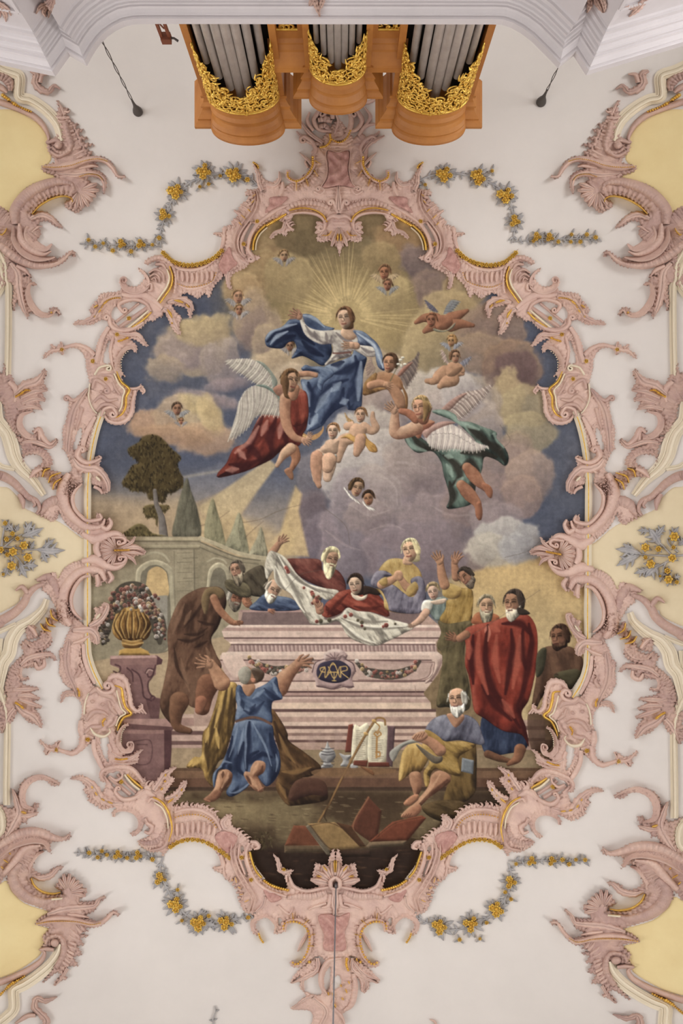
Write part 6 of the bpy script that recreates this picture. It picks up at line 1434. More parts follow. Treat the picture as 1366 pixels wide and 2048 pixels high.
    part('scroll', [R('d2', '760,740 755,680 740,640', [4, 5, 4], .07), R('d2', '555,480 560,560 600,590 640,600', [6, 9, 8, 5], .09, fl=(9, .25)), R('d2', '640,610 645,690 690,790 720,830', [5, 5.5, 5.5, 4], .08, 'flat')], 'pink', f)
    a = part('scroll', [R('d2', '575,580 555,660 500,705 440,695 390,680 330,675 278,620', [7, 7, 6, 5, 4, 4, 1.2], .09, sc=(12, .25, 0)), R('d2', '385,680 412,622', [3, 1], .07), R('d2', '350,680 320,718', [3, 1], .07), R('d2', '385,690 395,705', [3, 1], .07)], 'pink', f)
    part('gold_rosette', RO('d2', '385,682', 4.6, .13), 'gold', a); part('gold_rosette', RO('d2', '600,612', 5, .14), 'gold', f); part('gold_rosette', RO('d2', '828,900', 4.8, .11), 'gold', f)
    part('scroll', [R('d2', '720,900 690,860 710,820 780,800 860,800 920,830 975,900', [2, 5, 6, 7, 7, 6, 4], .12, fl=(14, .2)), R('d2', '795,945 790,975 840,1020 920,1010 990,960', [2, 4, 6, 6, 4], .11, cs=(4, 1)), R('d2', '840,840 830,870 790,890 745,860', [2, 4, 4, 2], .10)], 'pink', f)
    part('rail', [R('d2', '740,865 820,930 890,990', 4.2, .05, 'rail')], 'mauve', f); part('rail', [R('d2', '800,850 870,920 930,975', 3.2, .05, 'rail')], 'mauve', f)
    part('cream_rail', [R('d2', '850,850 905,915 955,955', 3.2, .07)], 'cream', f); part('gold_rail', [R('d2', '868,850 925,905 975,945', [2.4, 3.4, 2.4], .10)], 'gold', f)
    a = part('acanthus_leaf', [R('d2', '830,1045 740,1040 680,1000 640,930 570,880 485,880', [6, 10, 11, 9, 6, 1.5], .09, 'leaf', sc=(9, .4, 0)), FL_('d2', '780,1070 690,1080 620,1030 580,960', 9, 12, 3, -1, h=.08)], 'pink', f)
    for s in ('770,1050 735,1035', '715,1030 690,1015', '665,995 648,970', '635,945 625,930'):
        part('gold_inlay', [R('d2', s, [1.2, 2.8, 1.2], .13)], 'gold', a)
    part('scroll', [R('d2', '780,1140 790,1100 860,1085 930,1110 962,1170 945,1235 900,1255', [2, 5, 7, 8, 7, 5, 3], .10, 'half', fl=(14, .2)), R('d2', '1000,1180 1040,1210 1020,1250 985,1240', [4, 6, 5, 3], .10), R('d2', '990,1150 1010,1190', [4, 3], .09)], 'pink', f)
    part('shell', [R('d2', '950,1310 1010,1320 1080,1300 1120,1240 1130,1190', [3, 8, 10, 8, 4], .11, 'round', fl=(12, .35)), R('d2', '1030,1370 1110,1350 1150,1290 1160,1200', [3, 5, 5, 3], .12)], 'mauve', f)
    a = part('scroll', [R('d2', '930,1010 990,970 1040,990 1060,1000', [8, 11, 9, 5], .10), R('d2', '1010,1045 1040,1015 1100,1050 1150,1130 1172,1220 1150,1310', [3, 6, 7, 7, 6, 3], .12)], 'pink', f)
    part('gold_rail', [R('d2', '1045,1005 1105,1040 1150,1110 1172,1190 1172,1240 1152,1310', [2.4, 4, 4.2, 3.6, 3, 1.5], .15)], 'gold', a)
    part('cream_rail', [R('d2', '1055,1040 1110,1080 1142,1150 1150,1220', [2, 3, 3, 2], .14)], 'cream', a)
    for s, gl in (('1050,960 1085,910 1130,850 1205,800', '1098,958 1112,940|1125,905 1130,890|1128,865 1132,845'), ('1130,1020 1190,1000 1240,950 1276,897', '1145,1045 1185,1012|1205,1000 1212,990|1238,965 1245,945')):
        a = part('acanthus_leaf', [R('d2', s, [7, 9, 8, 1.5], .11, 'leaf', sc=(7, .5, 0))], 'pink', f)
        for g in gl.split('|'):
            part('gold_inlay', [R('d2', g, [1.5, 3.2, 1.3], .15)], 'gold', a)
    part('fringe', [FL_('d2', '985,920 1050,930 1085,920', 4, 14, 3.4, 1, h=.08), FL_('d2', '1190,1070 1290,1060 1400,1070 1480,1120', 9, 10, 3, 1, h=.07)], 'pink', f)
    # ---------- lower shell band
    part('scroll', [R('d2', '1190,1110 1280,1090 1380,1100 1460,1150 1510,1230', [4, 6, 7, 6, 4], .09), R('d2', '1170,1330 1260,1280 1366,1285 1450,1320 1530,1390', [3, 6, 6, 6, 4], .07)], 'pink', f)
    part('shell', [R('d2', [(1210 + 36 * i, 1250 + abs(i - 3.5) * 6), (1208 + 37 * i, 1205 + abs(i - 3.5) * 5), (1206 + 38 * i, 1165 + abs(i - 3.5) * 6 + 14 * (i > 5))], [3, 5.4, 3], .11) for i in range(8)], 'pink', f)
    part('gold_bead_row', beads(q('d2', '1190,1145 1280,1125 1370,1130 1440,1165 1480,1220'), 17, 1.7, .13), 'gold', f)
    g = part('gold_garland', [R('d2', '1165,1345 1230,1310 1320,1295 1420,1320 1500,1370', 2.2, .06)], 'gold', f)
    for u, v in spl(q('d2', '1165,1345 1210,1315 1280,1297 1350,1298 1420,1320 1500,1370 1565,1420'), False, 9.5):
        part('gold_rosette', [rosette(u, v, 5.4, .12, 5, 0, random.random())], 'gold', g)
    # ---------- bottom crest
    part('rose_panel', [plate_vf(plate(q('d4', '112,172 150,140 215,165 195,225 165,240'), h=.04, r=3, wav=.8, base=.045))], 'rose', f)
    part('rose_panel', [plate_vf(plate(q('d4', '335,405 415,440 410,458 365,465'), h=.04, r=3, wav=.8, base=.045))], 'rose', f)
    part('edge_leaf', [R('d4', '160,130 150,100 180,70', [10, 8, 2], .09, 'leaf'), FL_('d4', '140,120 215,140 270,180', 7, 11, 3, 1, h=.07), R('d4', '275,190 300,195 312,215 290,225', [4, 6, 5, 2], .11), R('d4', '140,250 150,300 110,312', [5, 6, 2], .09), R('d4', '150,300 160,345', [4, 1.5], .08)], 'pink', f)
    part('scroll', [R('d4', '200,190 195,250 215,320 255,390 290,450 275,510', [5, 7, 7, 7, 6, 4], .10, 'scoop'), R('d4', '270,195 255,240 265,300 300,370 360,415 440,440', [4, 6, 6, 6, 6, 4], .09), R('d4', '225,200 222,260 250,340', [3, 4, 3], .08)], 'pink', f)
    part('gold_rail', [R('d4', '272,236 285,285 302,325 326,354', 3.2, .11)], 'gold', f)
    part('gold_rope', beads(q('d4', '335,365 370,388 410,402 450,412'), 12, 3.4, .12), 'gold', f)
    part('gold_rosette', RO('d4', '235,262', 4.8, .13), 'gold', f); part('gold_rosette', RO('d4', '278,364', 4.8, .13), 'gold', f)
    for s in ('205,352 212,378', '218,395 232,405', '225,432 242,428', '248,465 268,455', '195,360 188,368'):
        a = part('comb_leaf', [R('d4', s, [3, 5, 3], .09)], 'pink', f); part('gold_inlay', [R('d4', s, [1, 1.8, .9], .12)], 'gold', a)
    part('fringe', FL_('d4', '160,350 205,400 225,460 250,510', 9, 12, 3, 1, lean=.3, h=.07), 'pink', f)
    part('scroll', [R('d4', '445,445 490,440 560,440 620,420', [6, 10, 11, 8], .12, fl=(14, .3)), R('d4', '640,395 590,405 530,415 475,395 452,350', [4, 5, 5, 5, 3], .11)], 'pink', f)
    part('leaf_spray', [R('d4', '455,355 440,330 410,320 400,275 380,248', [3, 6, 6, 5, 1.5], .09, 'leaf', sc=(6, .5, 0)), R('d4', '440,340 440,375', [4, 2], .09), R('d4', '430,330 465,318', [4, 2], .09)], 'pink', f)
    part('gold_rosette', RO('d4', '428,317', 4.2, .13), 'gold', f)
    part('shell', [fan(*q('d4', [(662, 385)])[0], 48, 180, 274, 4, .15, wd=9.5), R('d4', '662,350 640,370 645,400 665,405', [5, 6, 6, 4], .17)], 'pink', f)
    for s in ('658,275 658,330', '605,300 625,325', '575,345 600,350'):
        part('gold_inlay', [R('d4', s, [1.2, 2.6, 1], .19)], 'gold', f)
    part('crest_leaf', [R('d4', '662,410 655,470 668,525', [9, 10, 2], .12, 'leaf'), R('d4', '640,430 630,480 600,490', [5, 6, 3], .11), R('d4', '620,470 560,490 540,500', [4, 5, 2], .10), R('d4', '340,440 330,480 300,510', [5, 7, 4], .10, 'leaf'), R('d4', '400,480 450,520 470,490', [4, 5, 2], .09)], 'pink', f)
    part('scroll', [R('d4', '315,612 288,590 290,550 345,525 390,560 390,605', [2, 5, 6, 6, 6, 2], .10, 'half'), R('d4', '400,600 425,590 425,555', [3, 5, 3], .09)], 'pink', f)
    part('gold_tip', beads(q('d4', '312,605 320,630 335,652'), 6, 2.4, .10), 'gold', f)
    a = part('scroll', [R('d4', '430,600 440,560 490,548 540,580 550,640 530,710 490,750 465,735', [3, 6, 7, 7, 7, 6, 4, 2], .10), FL_('d4', '450,545 530,545 565,620 560,700', 9, 13, 2.8, 1, lean=.3, h=.09)], 'pink', f)
    part('gold_bead_row', beads(q('d4', '425,595 432,562 485,556 530,585 545,640 528,705 490,748 462,738'), 26, 2.7, .15, jit=.5), 'gold', a)
    for s in ('470,545 468,515', '545,620 570,610', '548,665 565,665', '520,565 540,545'):
        part('gold_ray', [R('d4', s, [1.6, .5], .12, 'thin')], 'gold', a)
    part('leaf_spray', [R('d4', '540,600 510,650 490,690', [3, 5, 1.5], .08, 'leaf'), R('d4', '580,720 580,770 530,805 462,835', [5, 7, 6, 1.2], .09, 'leaf', sc=(6, .4, 0)), R('d4', '560,780 515,815 518,868', [4, 5, 1.2], .08, 'leaf')], 'pink', f)
    part('gold_inlay', DM('d4', '543,738', 3.2, .12), 'gold', f)

for MIR[0] in (False, True):
    random.seed(21)
    frame_half()
MIR[0] = False
# central fields and the one-off pieces on the axis
part('stucco_body', [plate_vf(plate(q('c2', '560,560 590,600 640,590 710,595 760,560 790,600 780,700 740,760 770,800 680,790 600,800 560,770 590,700 590,640'), h=.05, r=6, flute=.3, wav=.1))], 'mauve', frame)
part('rose_panel', [plate_vf(plate(q('c2', '625,632 660,640 705,632 712,655 706,710 718,760 738,790 680,782 600,788 620,745 622,690 618,655'), h=.05, r=3, wav=.9, base=.05))], 'rose', frame)
part('border', [R('c2', '622,630 662,640 708,630 716,655 710,710 722,765 742,795 675,785 594,795 616,745 618,690 612,655', 1.8, .10, closed=True)], 'pink', frame)
part('ring_scroll', [R('c2', '640,590 690,580 715,540 718,490 695,455', [4, 7, 7, 6, 3], .13, 'round', fl=(16, .2))], 'mauve', frame)
part('gold_bead_row', beads(q('c2', '635,585 670,598 700,580 718,545'), 12, 2.6, .16), 'gold', frame)
part('gold_bead_row', beads(q('c2', '588,620 615,612 632,590 630,562'), 12, 2.8, .15), 'gold', frame)
part('crown_relief', [R('c2', '590,455 640,465 640,500', [8, 10, 6], .12, 'round'), R('c2', '580,505 610,500 640,510', [6, 9, 6], .13, fl=(4, .4)), R('c2', '585,535 610,530 625,550', [6, 8, 5], .12, fl=(4, .4)), R('c2', '650,470 665,510 650,560', [3, 4, 3], .12)], 'mauve', frame)
part('leaf_spray', [R('c2', '500,500 545,560 600,600', [2, 6, 5], .10, 'leaf'), R('c2', '545,470 535,510 560,550', [2, 5, 4], .10), R('c2', '860,570 800,600 770,640', [2, 6, 5], .10, 'leaf'), R('c2', '830,520 780,530 750,570', [2, 6, 4], .10), R('c2', '775,450 800,490 780,530', [2, 5, 4], .10), R('c2', '840,410 790,430 750,440', [2, 5, 3], .09, sc=(5, .5, 0))], 'mauve', frame)
part('rose_panel', [plate_vf(plate(q('d4', '585,525 640,520 675,530 728,512 722,560 705,610 710,680 660,690 610,680 608,610 590,570'), h=.05, r=3, wav=.9, base=.05))], 'rose', frame)
part('stucco_body', [plate_vf(plate(q('d4', '640,690 700,700 730,720 770,770 800,800 868,822 820,790 800,830 800,876 780,870 775,830 750,800 752,870 740,930 700,970 690,985 705,1019 660,1030 620,1060 540,1060 560,1000 545,960 470,955 460,945 500,920 530,900 520,870 560,885 600,880 588,800 610,750'), [q('d4', '655,810 680,800 690,830 670,860 650,865'), q('d4', '612,800 640,760 635,850 615,870')], h=.06, r=6, flute=.35, lam=6, jag=1.2, groove=.2, wav=.12))], 'pink', frame)
part('ring_scroll', [R('d4', '690,720 630,735 598,790 600,850 625,885', [3, 6, 6, 6, 3], .12), R('d4', '705,1019 690,985 650,940 660,900', [1.5, 5, 5, 3], .10), R('d4', '745,790 750,860 735,930 700,960', [6, 8, 8, 4], .11, fl=(9, .3)), R('d4', '560,900 620,960 590,1040', [5, 9, 7], .10, 'leaf'), R('d4', '470,948 520,910 560,890', [1.5, 5, 4], .09, 'leaf', sc=(5, .5, 0)), R('d4', '740,730 790,790 865,822', [4, 6, 1.2], .09, 'leaf', sc=(5, .4, 0)), R('d4', '770,780 800,830 790,875', [4, 5, 1.2], .09, 'leaf')], 'pink', frame)
part('gold_bead_row', beads(q('d4', '715,720 712,750 722,780'), 7, 3.4, .14, jit=.6), 'gold', frame)
for s in ('758,720 762,735', '720,825 728,838', '685,840 690,852', '708,860 715,880', '650,880 655,895', '690,900 700,912', '655,925 665,945', '628,875 632,890'):
    part('gold_inlay', [R('d4', s, [1.4, 2.4, 1.2], .13)], 'gold', frame)

# ================================================================ stucco ornaments and mouldings along both sides of the vault
SIDE = ('left', 'right')
PL = {}
def cplate(key, crop, s, **k):
    if key not in PL:
        PL[key] = plate(q(crop, s), **k)
    return plate_vf(PL[key])
ORN = dict(h=.09, r=7, cell=1.6, flute=.65, lam=7.5, depth=20, jag=2.8, groove=.2, gd=7, wav=.16)
def side_half(w):
    # painted fields of the side vaults
    struct(mk('trim_%d' % (11 if w else 1 + 1), *cplate('yT', 'c1', '-420,560 -60,640 60,650 160,690 230,740 275,800 300,860 305,950 270,1000 330,1050 200,1095 120,1155 60,1260 -60,1240 -420,1150', h=.004, r=3, cell=2.6), 'yellow'), 'yellow plaster field at the top %s edge of the vault' % w_(w), 'field')
    struct(mk('trim_%d' % (12 if w else 3), *cplate('yB', 'd3', '-420,480 -60,400 40,360 70,420 140,490 230,525 290,550 230,620 290,650 260,740 240,800 150,870 60,920 -60,955 -420,1050', h=.004, r=3, cell=2.6), 'yellow'), 'yellow plaster field at the bottom %s edge of the vault' % w_(w), 'field')
    struct(mk('trim_%d' % (13 if w else 4), *cplate('yM', 'd1', '-460,380 -60,410 0,420 60,430 120,490 160,560 240,600 300,620 380,650 450,690 550,765 645,800 645,880 560,920 450,970 390,1060 280,1085 200,1165 140,1180 130,1210 60,1255 -60,1300 -460,1360', h=.004, r=3, cell=2.6), 'ochre'), 'pale yellow field holding the %s flower branch' % w_(w), 'field')
    # cream mouldings
    def mo(n, parts, lab):
        o = mk('trim_%d' % n, *join(parts), 'cream', smooth=False); struct(o, lab, 'moulding'); return o
    b = 20 if w else 5
    mo(b, [R('c1', '-480,150 -320,220 -160,300 -60,365 30,415 100,440 118,470 116,570 180,592 250,635 310,690 350,750 372,835', 11, .12, 'mould')], 'cream moulding curving around the top %s yellow field' % w_(w))
    mo(b + 1, [R('d3', '365,740 345,800 300,860 230,920 150,975 90,1005 80,1030 82,1120 40,1170 -40,1230 -120,1290 -280,1370 -440,1440', 11.5, .12, 'mould')], 'cream moulding curving around the bottom %s yellow field' % w_(w))
    mo(b + 2, [R('c4', '-40,150 -8,330 40,440 45,540 58,600 58,900 52,1200', [8, 8, 8, 7, 7, 7, 7], .10, 'mould'), R('c4', '-120,380 -30,400 10,470 20,560 -40,660', 10, .09, 'mould')], 'straight cream moulding above the %s side field' % w_(w))
    mo(b + 3, [R('d1', '-30,-160 -20,-40 20,20 50,60 75,130 95,210 140,290 220,370 300,480', [12, 13, 14, 15, 14, 12, 9, 6], .11, 'mould'), R('d1', '-460,150 -60,250 20,285 100,300', 5, .06, 'mould')], 'cream moulding running into the upper %s console' % w_(w))
    mo(b + 4, [R('d1', '320,1190 290,1260 210,1340 130,1390 80,1470 60,1560 20,1620 0,1700 -20,1800', [6, 9, 12, 13, 14, 14, 13, 12], .11, 'mould'), R('d1', '-460,1560 -60,1430 20,1400 110,1360', 5, .06, 'mould')], 'cream moulding running into the lower %s console' % w_(w))
    mo(b + 5, [R('d2', '-10,-80 -20,60 -30,200 10,300 45,420 50,560 48,700 45,900 45,1060', [9, 9, 8, 7, 7, 7, 7, 7], .10, 'mould'), R('d2', '-100,1080 -10,1090 20,1150 15,1240 -50,1300', 9, .09, 'mould')], 'straight cream moulding below the %s side field' % w_(w))
def w_(w): return SIDE[1] if w else SIDE[0]

def orn(label, u, v):
    return thing('rocaille_ornament', label, 'ornament', tuple(surf(u, v, 0)), 'stucco ornaments along the vault')
def ornaments(w):
    sd = w_(w)
    # --- upper corner
    t = orn('large pink flame-edged rocaille beside the upper %s yellow field' % sd, 130, 320)
    part('stucco_body', [cplate('ct', 'c1', '335,595 350,600 360,640 400,640 415,660 395,670 410,700 440,730 470,735 450,760 495,770 470,800 525,820 490,840 560,860 510,880 550,905 540,925 610,930 670,970 700,1040 745,1040 735,1060 690,1052 660,1000 620,960 570,965 585,990 540,1000 600,1020 635,1070 620,1150 605,1120 610,1080 560,1050 520,1060 570,1110 572,1140 540,1200 500,1230 460,1265 420,1250 388,1230 385,1200 420,1180 370,1165 300,1180 230,1230 190,1285 270,1260 330,1300 372,1350 330,1345 280,1312 230,1330 240,1400 150,1480 60,1500 -40,1440 -60,1240 0,1225 60,1262 65,1240 120,1150 200,1090 330,1055 258,1020 248,985 325,960 285,900 280,850 320,830 340,760 330,700 345,640', **ORN)], 'mauve', t)
    part('scroll', [R('c1', '385,720 400,790 420,860 390,905 340,900 310,870', [7, 9, 9, 8, 6, 4], .16, 'round', fl=(14, .2)), R('c1', '280,850 330,835 365,850', [4, 7, 5], .15), R('c1', '300,900 350,925 420,890', [4, 7, 5], .14)], 'mauve', t)
    part('volute_boss', DM('c1', '345,862', 9, .2), 'mauve', t)
    part('flame_fringe', [FL_('c1', '400,690 430,780 470,870 520,930', 10, 40, 5.2, -1, lean=-.45, h=.11)], 'pink', t)
    a = part('bird_scroll', [R('c1', '250,990 340,995 440,975 540,945 620,955 670,1000 700,1045 742,1050', [2, 9, 11, 9, 7, 6, 5, 1.5], .16, 'round')], 'pink', t)
    part('gold_bead_row', beads(q('c1', '255,990 330,993 420,982 500,955 580,943 640,958'), 34, 1.8, .20), 'gold', a)
    part('bird_scroll', [R('c1', '340,1030 440,1040 540,1030 600,1050 620,1090 618,1148', [3, 8, 9, 7, 6, 1.2], .13, 'leaf'), R('c1', '470,1000 540,985 585,990', [4, 6, 1.5], .12)], 'pink', t)
    part('gold_bead_row', beads(q('c1', '470,1050 520,1035 580,1040 612,1070'), 16, 1.6, .16), 'gold', t)
    a = part('horn_scroll', [R('c1', '90,1330 90,1250 150,1170 240,1110 340,1080 420,1090 440,1130', [10, 14, 15, 14, 12, 9, 5], .15, 'round', fl=(30, .16))], 'mauve', t)
    part('gold_rim', [R('c1', '190,1272 240,1220 310,1180 380,1165 425,1180 430,1200', [1.5, 2.8, 2.8, 2.4, 1.6], .18)], 'gold', a)
    part('shell', [fan(*q('c1', [(470, 1130)])[0], 38, -30, 130, 8, .15)], 'pink', t)
    part('curl_leaf', [R('c1', '180,1300 240,1275 300,1295 340,1330 372,1350', [5, 9, 8, 5, 1.2], .13, 'leaf', sc=(8, .35, 0)), R('c4', '200,180 190,240 230,300 310,335 355,300', [7, 11, 12, 8, 2], .13, 'half'), R('c4', '215,220 260,185 290,180', [3, 4, 1], .10)], 'pink', t)
    part('tip_leaf', [R('c1', '385,680 365,640 345,600', [5, 4, 1], .1, 'leaf'), R('c1', '380,660 405,665 415,655', [4, 4, 1.5], .1)], 'pink', t)
    # --- crescent
    t = orn('curved pink crescent with fluted rim under the upper %s rocaille' % sd, 70, 500)
    part('stucco_body', [cplate('cr', 'c4', '-60,80 0,50 60,90 110,140 105,220 130,320 200,380 280,400 370,385 380,395 420,390 480,345 515,355 512,392 480,375 440,425 350,462 230,458 110,405 0,320 -60,280', **ORN)], 'mauve', t)
    part('scroll', [R('c4', '-40,270 60,360 160,420 260,445 370,435 440,400 480,360 505,365', [6, 11, 12, 11, 10, 7, 4, 1.5], .17, 'round', fl=(34, .18)), R('c4', '95,180 100,270 150,350 230,395 320,400 375,390', [4, 8, 9, 9, 7, 2], .20, 'half'), R('c4', '130,160 140,260 200,330 290,370 350,350', [4, 10, 11, 8, 2], .17, 'round', fl=(16, .1))], 'pink', t)
    for s in ('10,242 35,215 45,190', '0,235 20,240'):
        part('gold_inlay', [R('c4', s, [1.2, 2.4, 1], .2)], 'gold', t)
    # --- upper side sprig
    t = orn('pink hooked leaf ornament crossing the upper %s straight moulding' % sd, 40, 580)
    part('stucco_body', [cplate('s1', 'c4', '40,330 70,400 110,440 160,460 200,500 165,520 215,510 210,548 250,570 246,586 205,582 195,640 220,720 270,770 330,770 342,740 390,735 415,778 400,792 380,765 340,796 290,802 240,782 205,765 192,812 170,780 120,690 95,762 80,700 92,600 60,570 20,600 -40,640 -60,560 0,480 20,400', **ORN)], 'mauve', t)
    part('scroll', [R('c4', '245,578 205,575 190,640 215,715 270,775 335,785 380,750 412,780', [2, 5, 7, 8, 8, 6, 5, 1.2], .14, 'half', sc=(12, .2, -1)), R('c4', '70,430 120,500 130,600 150,700 185,800', [6, 11, 12, 9, 1.5], .12, 'leaf', sc=(9, .3, 0)), R('c4', '110,450 170,480 205,520', [5, 6, 1.5], .12)], 'pink', t)
    part('gold_inlay', DM('c4', '350,768', 2.4, .16), 'gold', t)
    # --- wing ornament above the console
    t = orn('pink wing-shaped leaf cluster with gold ridge above the %s console' % sd, 50, 800)
    part('stucco_body', [cplate('s2', 'c4', '-40,1180 15,1180 30,1115 80,1200 122,1280 180,1230 262,1210 295,1153 322,1180 300,1240 328,1300 290,1310 312,1372 265,1370 285,1432 222,1420 235,1450 172,1450 142,1490 140,1560 180,1600 240,1602 222,1580 260,1553 292,1580 312,1640 350,1650 392,1628 388,1660 350,1692 290,1665 222,1645 170,1650 140,1610 90,1590 40,1500 20,1400 -40,1340', **ORN)], 'mauve', t)
    part('leaf_spray', [R('c4', '100,1330 170,1270 250,1240 305,1165', [6, 12, 11, 1.5], .15, 'leaf', sc=(8, .3, 0)), R('c4', '140,1350 230,1310 325,1300', [5, 9, 1.5], .13, 'leaf'), R('c4', '150,1390 240,1360 310,1370', [5, 8, 1.5], .12, 'leaf'), R('c4', '120,1430 210,1410 282,1430', [5, 8, 1.5], .12, 'leaf'), R('c4', '60,1240 110,1300 100,1380', [6, 9, 5], .12), R('c4', '215,1445 150,1470 135,1540 180,1605 250,1625', [2, 6, 8, 8, 5], .13, 'half'), R('c4', '230,1590 265,1565 290,1620 340,1668 385,1640', [3, 7, 7, 5, 1.2], .13)], 'pink', t)
    part('gold_bead_row', beads(q('c4', '105,1345 140,1325 175,1300 205,1300'), 12, 2.6, .18, jit=.5), 'gold', t)
    # --- chain of small scrolls to the console
    t = orn('small pink scroll with three gilt rings above the %s flower branch' % sd, 85, 930)
    part('stucco_body', [cplate('s3', 'd1', '95,60 140,80 240,62 232,20 290,40 322,130 382,93 388,130 345,157 290,142 230,132 300,160 350,220 357,270 320,300 422,330 402,402 362,445 330,382 290,352 200,372 212,320 250,282 280,270 290,222 240,200 162,222 190,320 150,240 150,160', **ORN)], 'mauve', t)
    part('scroll', [R('d1', '160,210 200,180 280,185 330,240 330,290', [2, 6, 9, 8, 5], .13, 'half', fl=(12, .25)), R('d1', '150,120 220,110 290,130 345,150 385,110', [4, 7, 7, 5, 1.2], .12, 'leaf'), R('d1', '200,365 240,320 290,300', [2, 7, 5], .12), R('d1', '240,30 270,50 270,100', [2, 6, 4], .12)], 'pink', t)
    for s in ('290,355 305,310 345,295', '330,395 350,350 415,325', '360,440 375,395 420,365'):
        part('gold_ring', [R('d1', s, [1.4, 3.2, 1.4], .18)], 'gold', t)
    # --- field borders left of the console
    t = orn('fluted pink band edging the %s flower field from above' % sd, 40, 970)
    part('band', [R('d1', '-460,300 -60,340 20,350 90,390 140,440 190,490 250,520 270,570 250,605', [9, 11, 12, 12, 11, 9, 7, 3], .13, 'round', fl=(30, .25)), R('d1', '130,470 155,520 160,575', [5, 7, 2], .12), R('d1', '210,490 240,540 225,560', [4, 5, 2], .12)], 'mauve', t)
    t = orn('fluted pink band edging the %s flower field from below' % sd, 40, 1215)
    part('band', [R('d1', '-460,1430 -60,1370 20,1330 100,1280 160,1220 190,1160 240,1110 300,1085', [9, 11, 12, 12, 11, 9, 5], .13, 'round', fl=(30, .2)), R('d1', '105,1130 150,1105 190,1150', [2, 6, 6], .13)], 'mauve', t)
    # --- lower chain
    t = orn('small pink scroll with three gilt rings below the %s flower branch' % sd, 85, 1245)
    part('stucco_body', [cplate('s4', 'd1', '350,1250 385,1290 395,1340 330,1380 300,1400 350,1440 350,1500 300,1540 240,1560 290,1545 350,1550 388,1605 370,1610 340,1585 310,1600 300,1650 260,1675 230,1650 240,1620 170,1640 120,1720 60,1800 20,1860 60,1700 100,1620 160,1560 140,1500 180,1450 170,1390 210,1360 250,1380 240,1410 270,1450 220,1480 180,1470 260,1450 290,1380 330,1320', **ORN)], 'mauve', t)
    part('scroll', [R('d1', '175,1470 220,1505 290,1490 330,1430 310,1380', [2, 6, 9, 8, 4], .13, 'half', fl=(12, .25)), R('d1', '140,1640 200,1590 290,1570 350,1570 385,1605', [5, 8, 8, 5, 1.2], .12, 'leaf'), R('d1', '190,1370 225,1400 250,1440', [3, 6, 4], .12), R('d1', '235,1620 260,1660 300,1640 300,1600', [3, 6, 6, 3], .12)], 'pink', t)
    for s in ('275,1355 300,1395 350,1410', '312,1315 330,1360 380,1378', '345,1262 355,1310 395,1340'):
        part('gold_ring', [R('d1', s, [1.4, 3.2, 1.4], .18)], 'gold', t)
    # --- wing ornament below the console
    t = orn('pink wing-shaped leaf cluster with gold ridge below the %s console' % sd, 50, 1395)
    part('stucco_body', [cplate('s5', 'd2', '70,120 110,90 160,70 210,60 260,110 200,120 150,130 140,190 200,185 180,210 140,215 180,240 260,255 262,270 210,290 270,325 268,340 225,350 285,385 275,400 240,400 270,440 290,500 282,535 250,510 190,490 150,440 130,405 90,480 40,540 10,570 -20,480 0,420 -30,360 40,330 35,230', **ORN)], 'mauve', t)
    part('leaf_spray', [R('d2', '110,370 160,420 230,460 282,530', [5, 11, 10, 1.5], .15, 'leaf', sc=(8, .3, 0)), R('d2', '130,340 220,370 285,390', [5, 8, 1.5], .13, 'leaf'), R('d2', '120,310 200,310 270,335', [5, 8, 1.5], .12, 'leaf'), R('d2', '90,270 180,270 262,262', [5, 8, 1.5], .12, 'leaf'), R('d2', '195,190 150,195 130,150 150,100 230,80', [1.5, 5, 8, 8, 4], .13, 'half', fl=(9, .2)), R('d2', '100,400 60,450 20,550', [7, 8, 2], .11, 'leaf')], 'pink', t)
    part('gold_bead_row', beads(q('d2', '105,360 130,375 160,400'), 9, 2.8, .18, jit=.5), 'gold', t)
    # --- lower side sprig
    t = orn('pink hooked leaf ornament crossing the lower %s straight moulding' % sd, 40, 1600)
    part('stucco_body', [cplate('s6', 'd2', '80,945 120,985 130,940 160,890 240,858 330,865 408,905 400,925 350,925 310,890 240,890 190,930 165,985 180,1060 225,1070 230,1045 265,1050 260,1085 235,1105 262,1105 245,1135 190,1145 185,1185 150,1180 110,1250 40,1330 -40,1370 -60,1290 20,1250 40,1150 0,1060 -20,1040 70,1080 100,1050', **ORN)], 'mauve', t)
    part('scroll', [R('d2', '405,915 340,885 270,868 195,900 155,970 165,1060 235,1085', [1.2, 5, 7, 8, 8, 7, 2], .14, 'half', sc=(12, .2, 1)), R('d2', '85,950 115,1030 130,1110 90,1200 40,1280', [1.5, 9, 12, 10, 5], .12, 'leaf', sc=(8, .3, 0)), R('d2', '130,1130 190,1130 260,1110', [5, 8, 1.5], .11, 'leaf')], 'pink', t)
    part('gold_inlay', [R('d2', '145,1105 180,1115', [2, 4, 2], .16)], 'gold', t)
    # --- lower corner
    t = orn('curved pink crescent with fluted rim above the lower %s rocaille' % sd, 70, 1680)
    part('stucco_body', [cplate('cr2', 'd3', '-60,170 20,110 100,60 200,45 280,60 340,105 400,95 412,72 422,95 400,120 320,130 300,140 305,200 290,190 260,175 220,200 200,260 150,330 40,330 0,380 -60,400', **ORN)], 'mauve', t)
    part('scroll', [R('d3', '-40,180 60,110 150,75 230,75 300,100 370,112 412,85', [6, 10, 12, 12, 11, 7, 1.5], .17, 'round', fl=(30, .18)), R('d3', '-20,230 80,150 180,120 260,130 295,190', [4, 8, 10, 9, 2], .20, 'half'), R('d3', '20,320 90,240 150,170 240,150', [6, 11, 10, 4], .17, 'round', fl=(14, .1))], 'pink', t)
    for s in ('20,235 50,255', '5,275 20,290', '55,195 65,205'):
        part('gold_inlay', [R('d3', s, [1.2, 2.6, 1], .2)], 'gold', t)
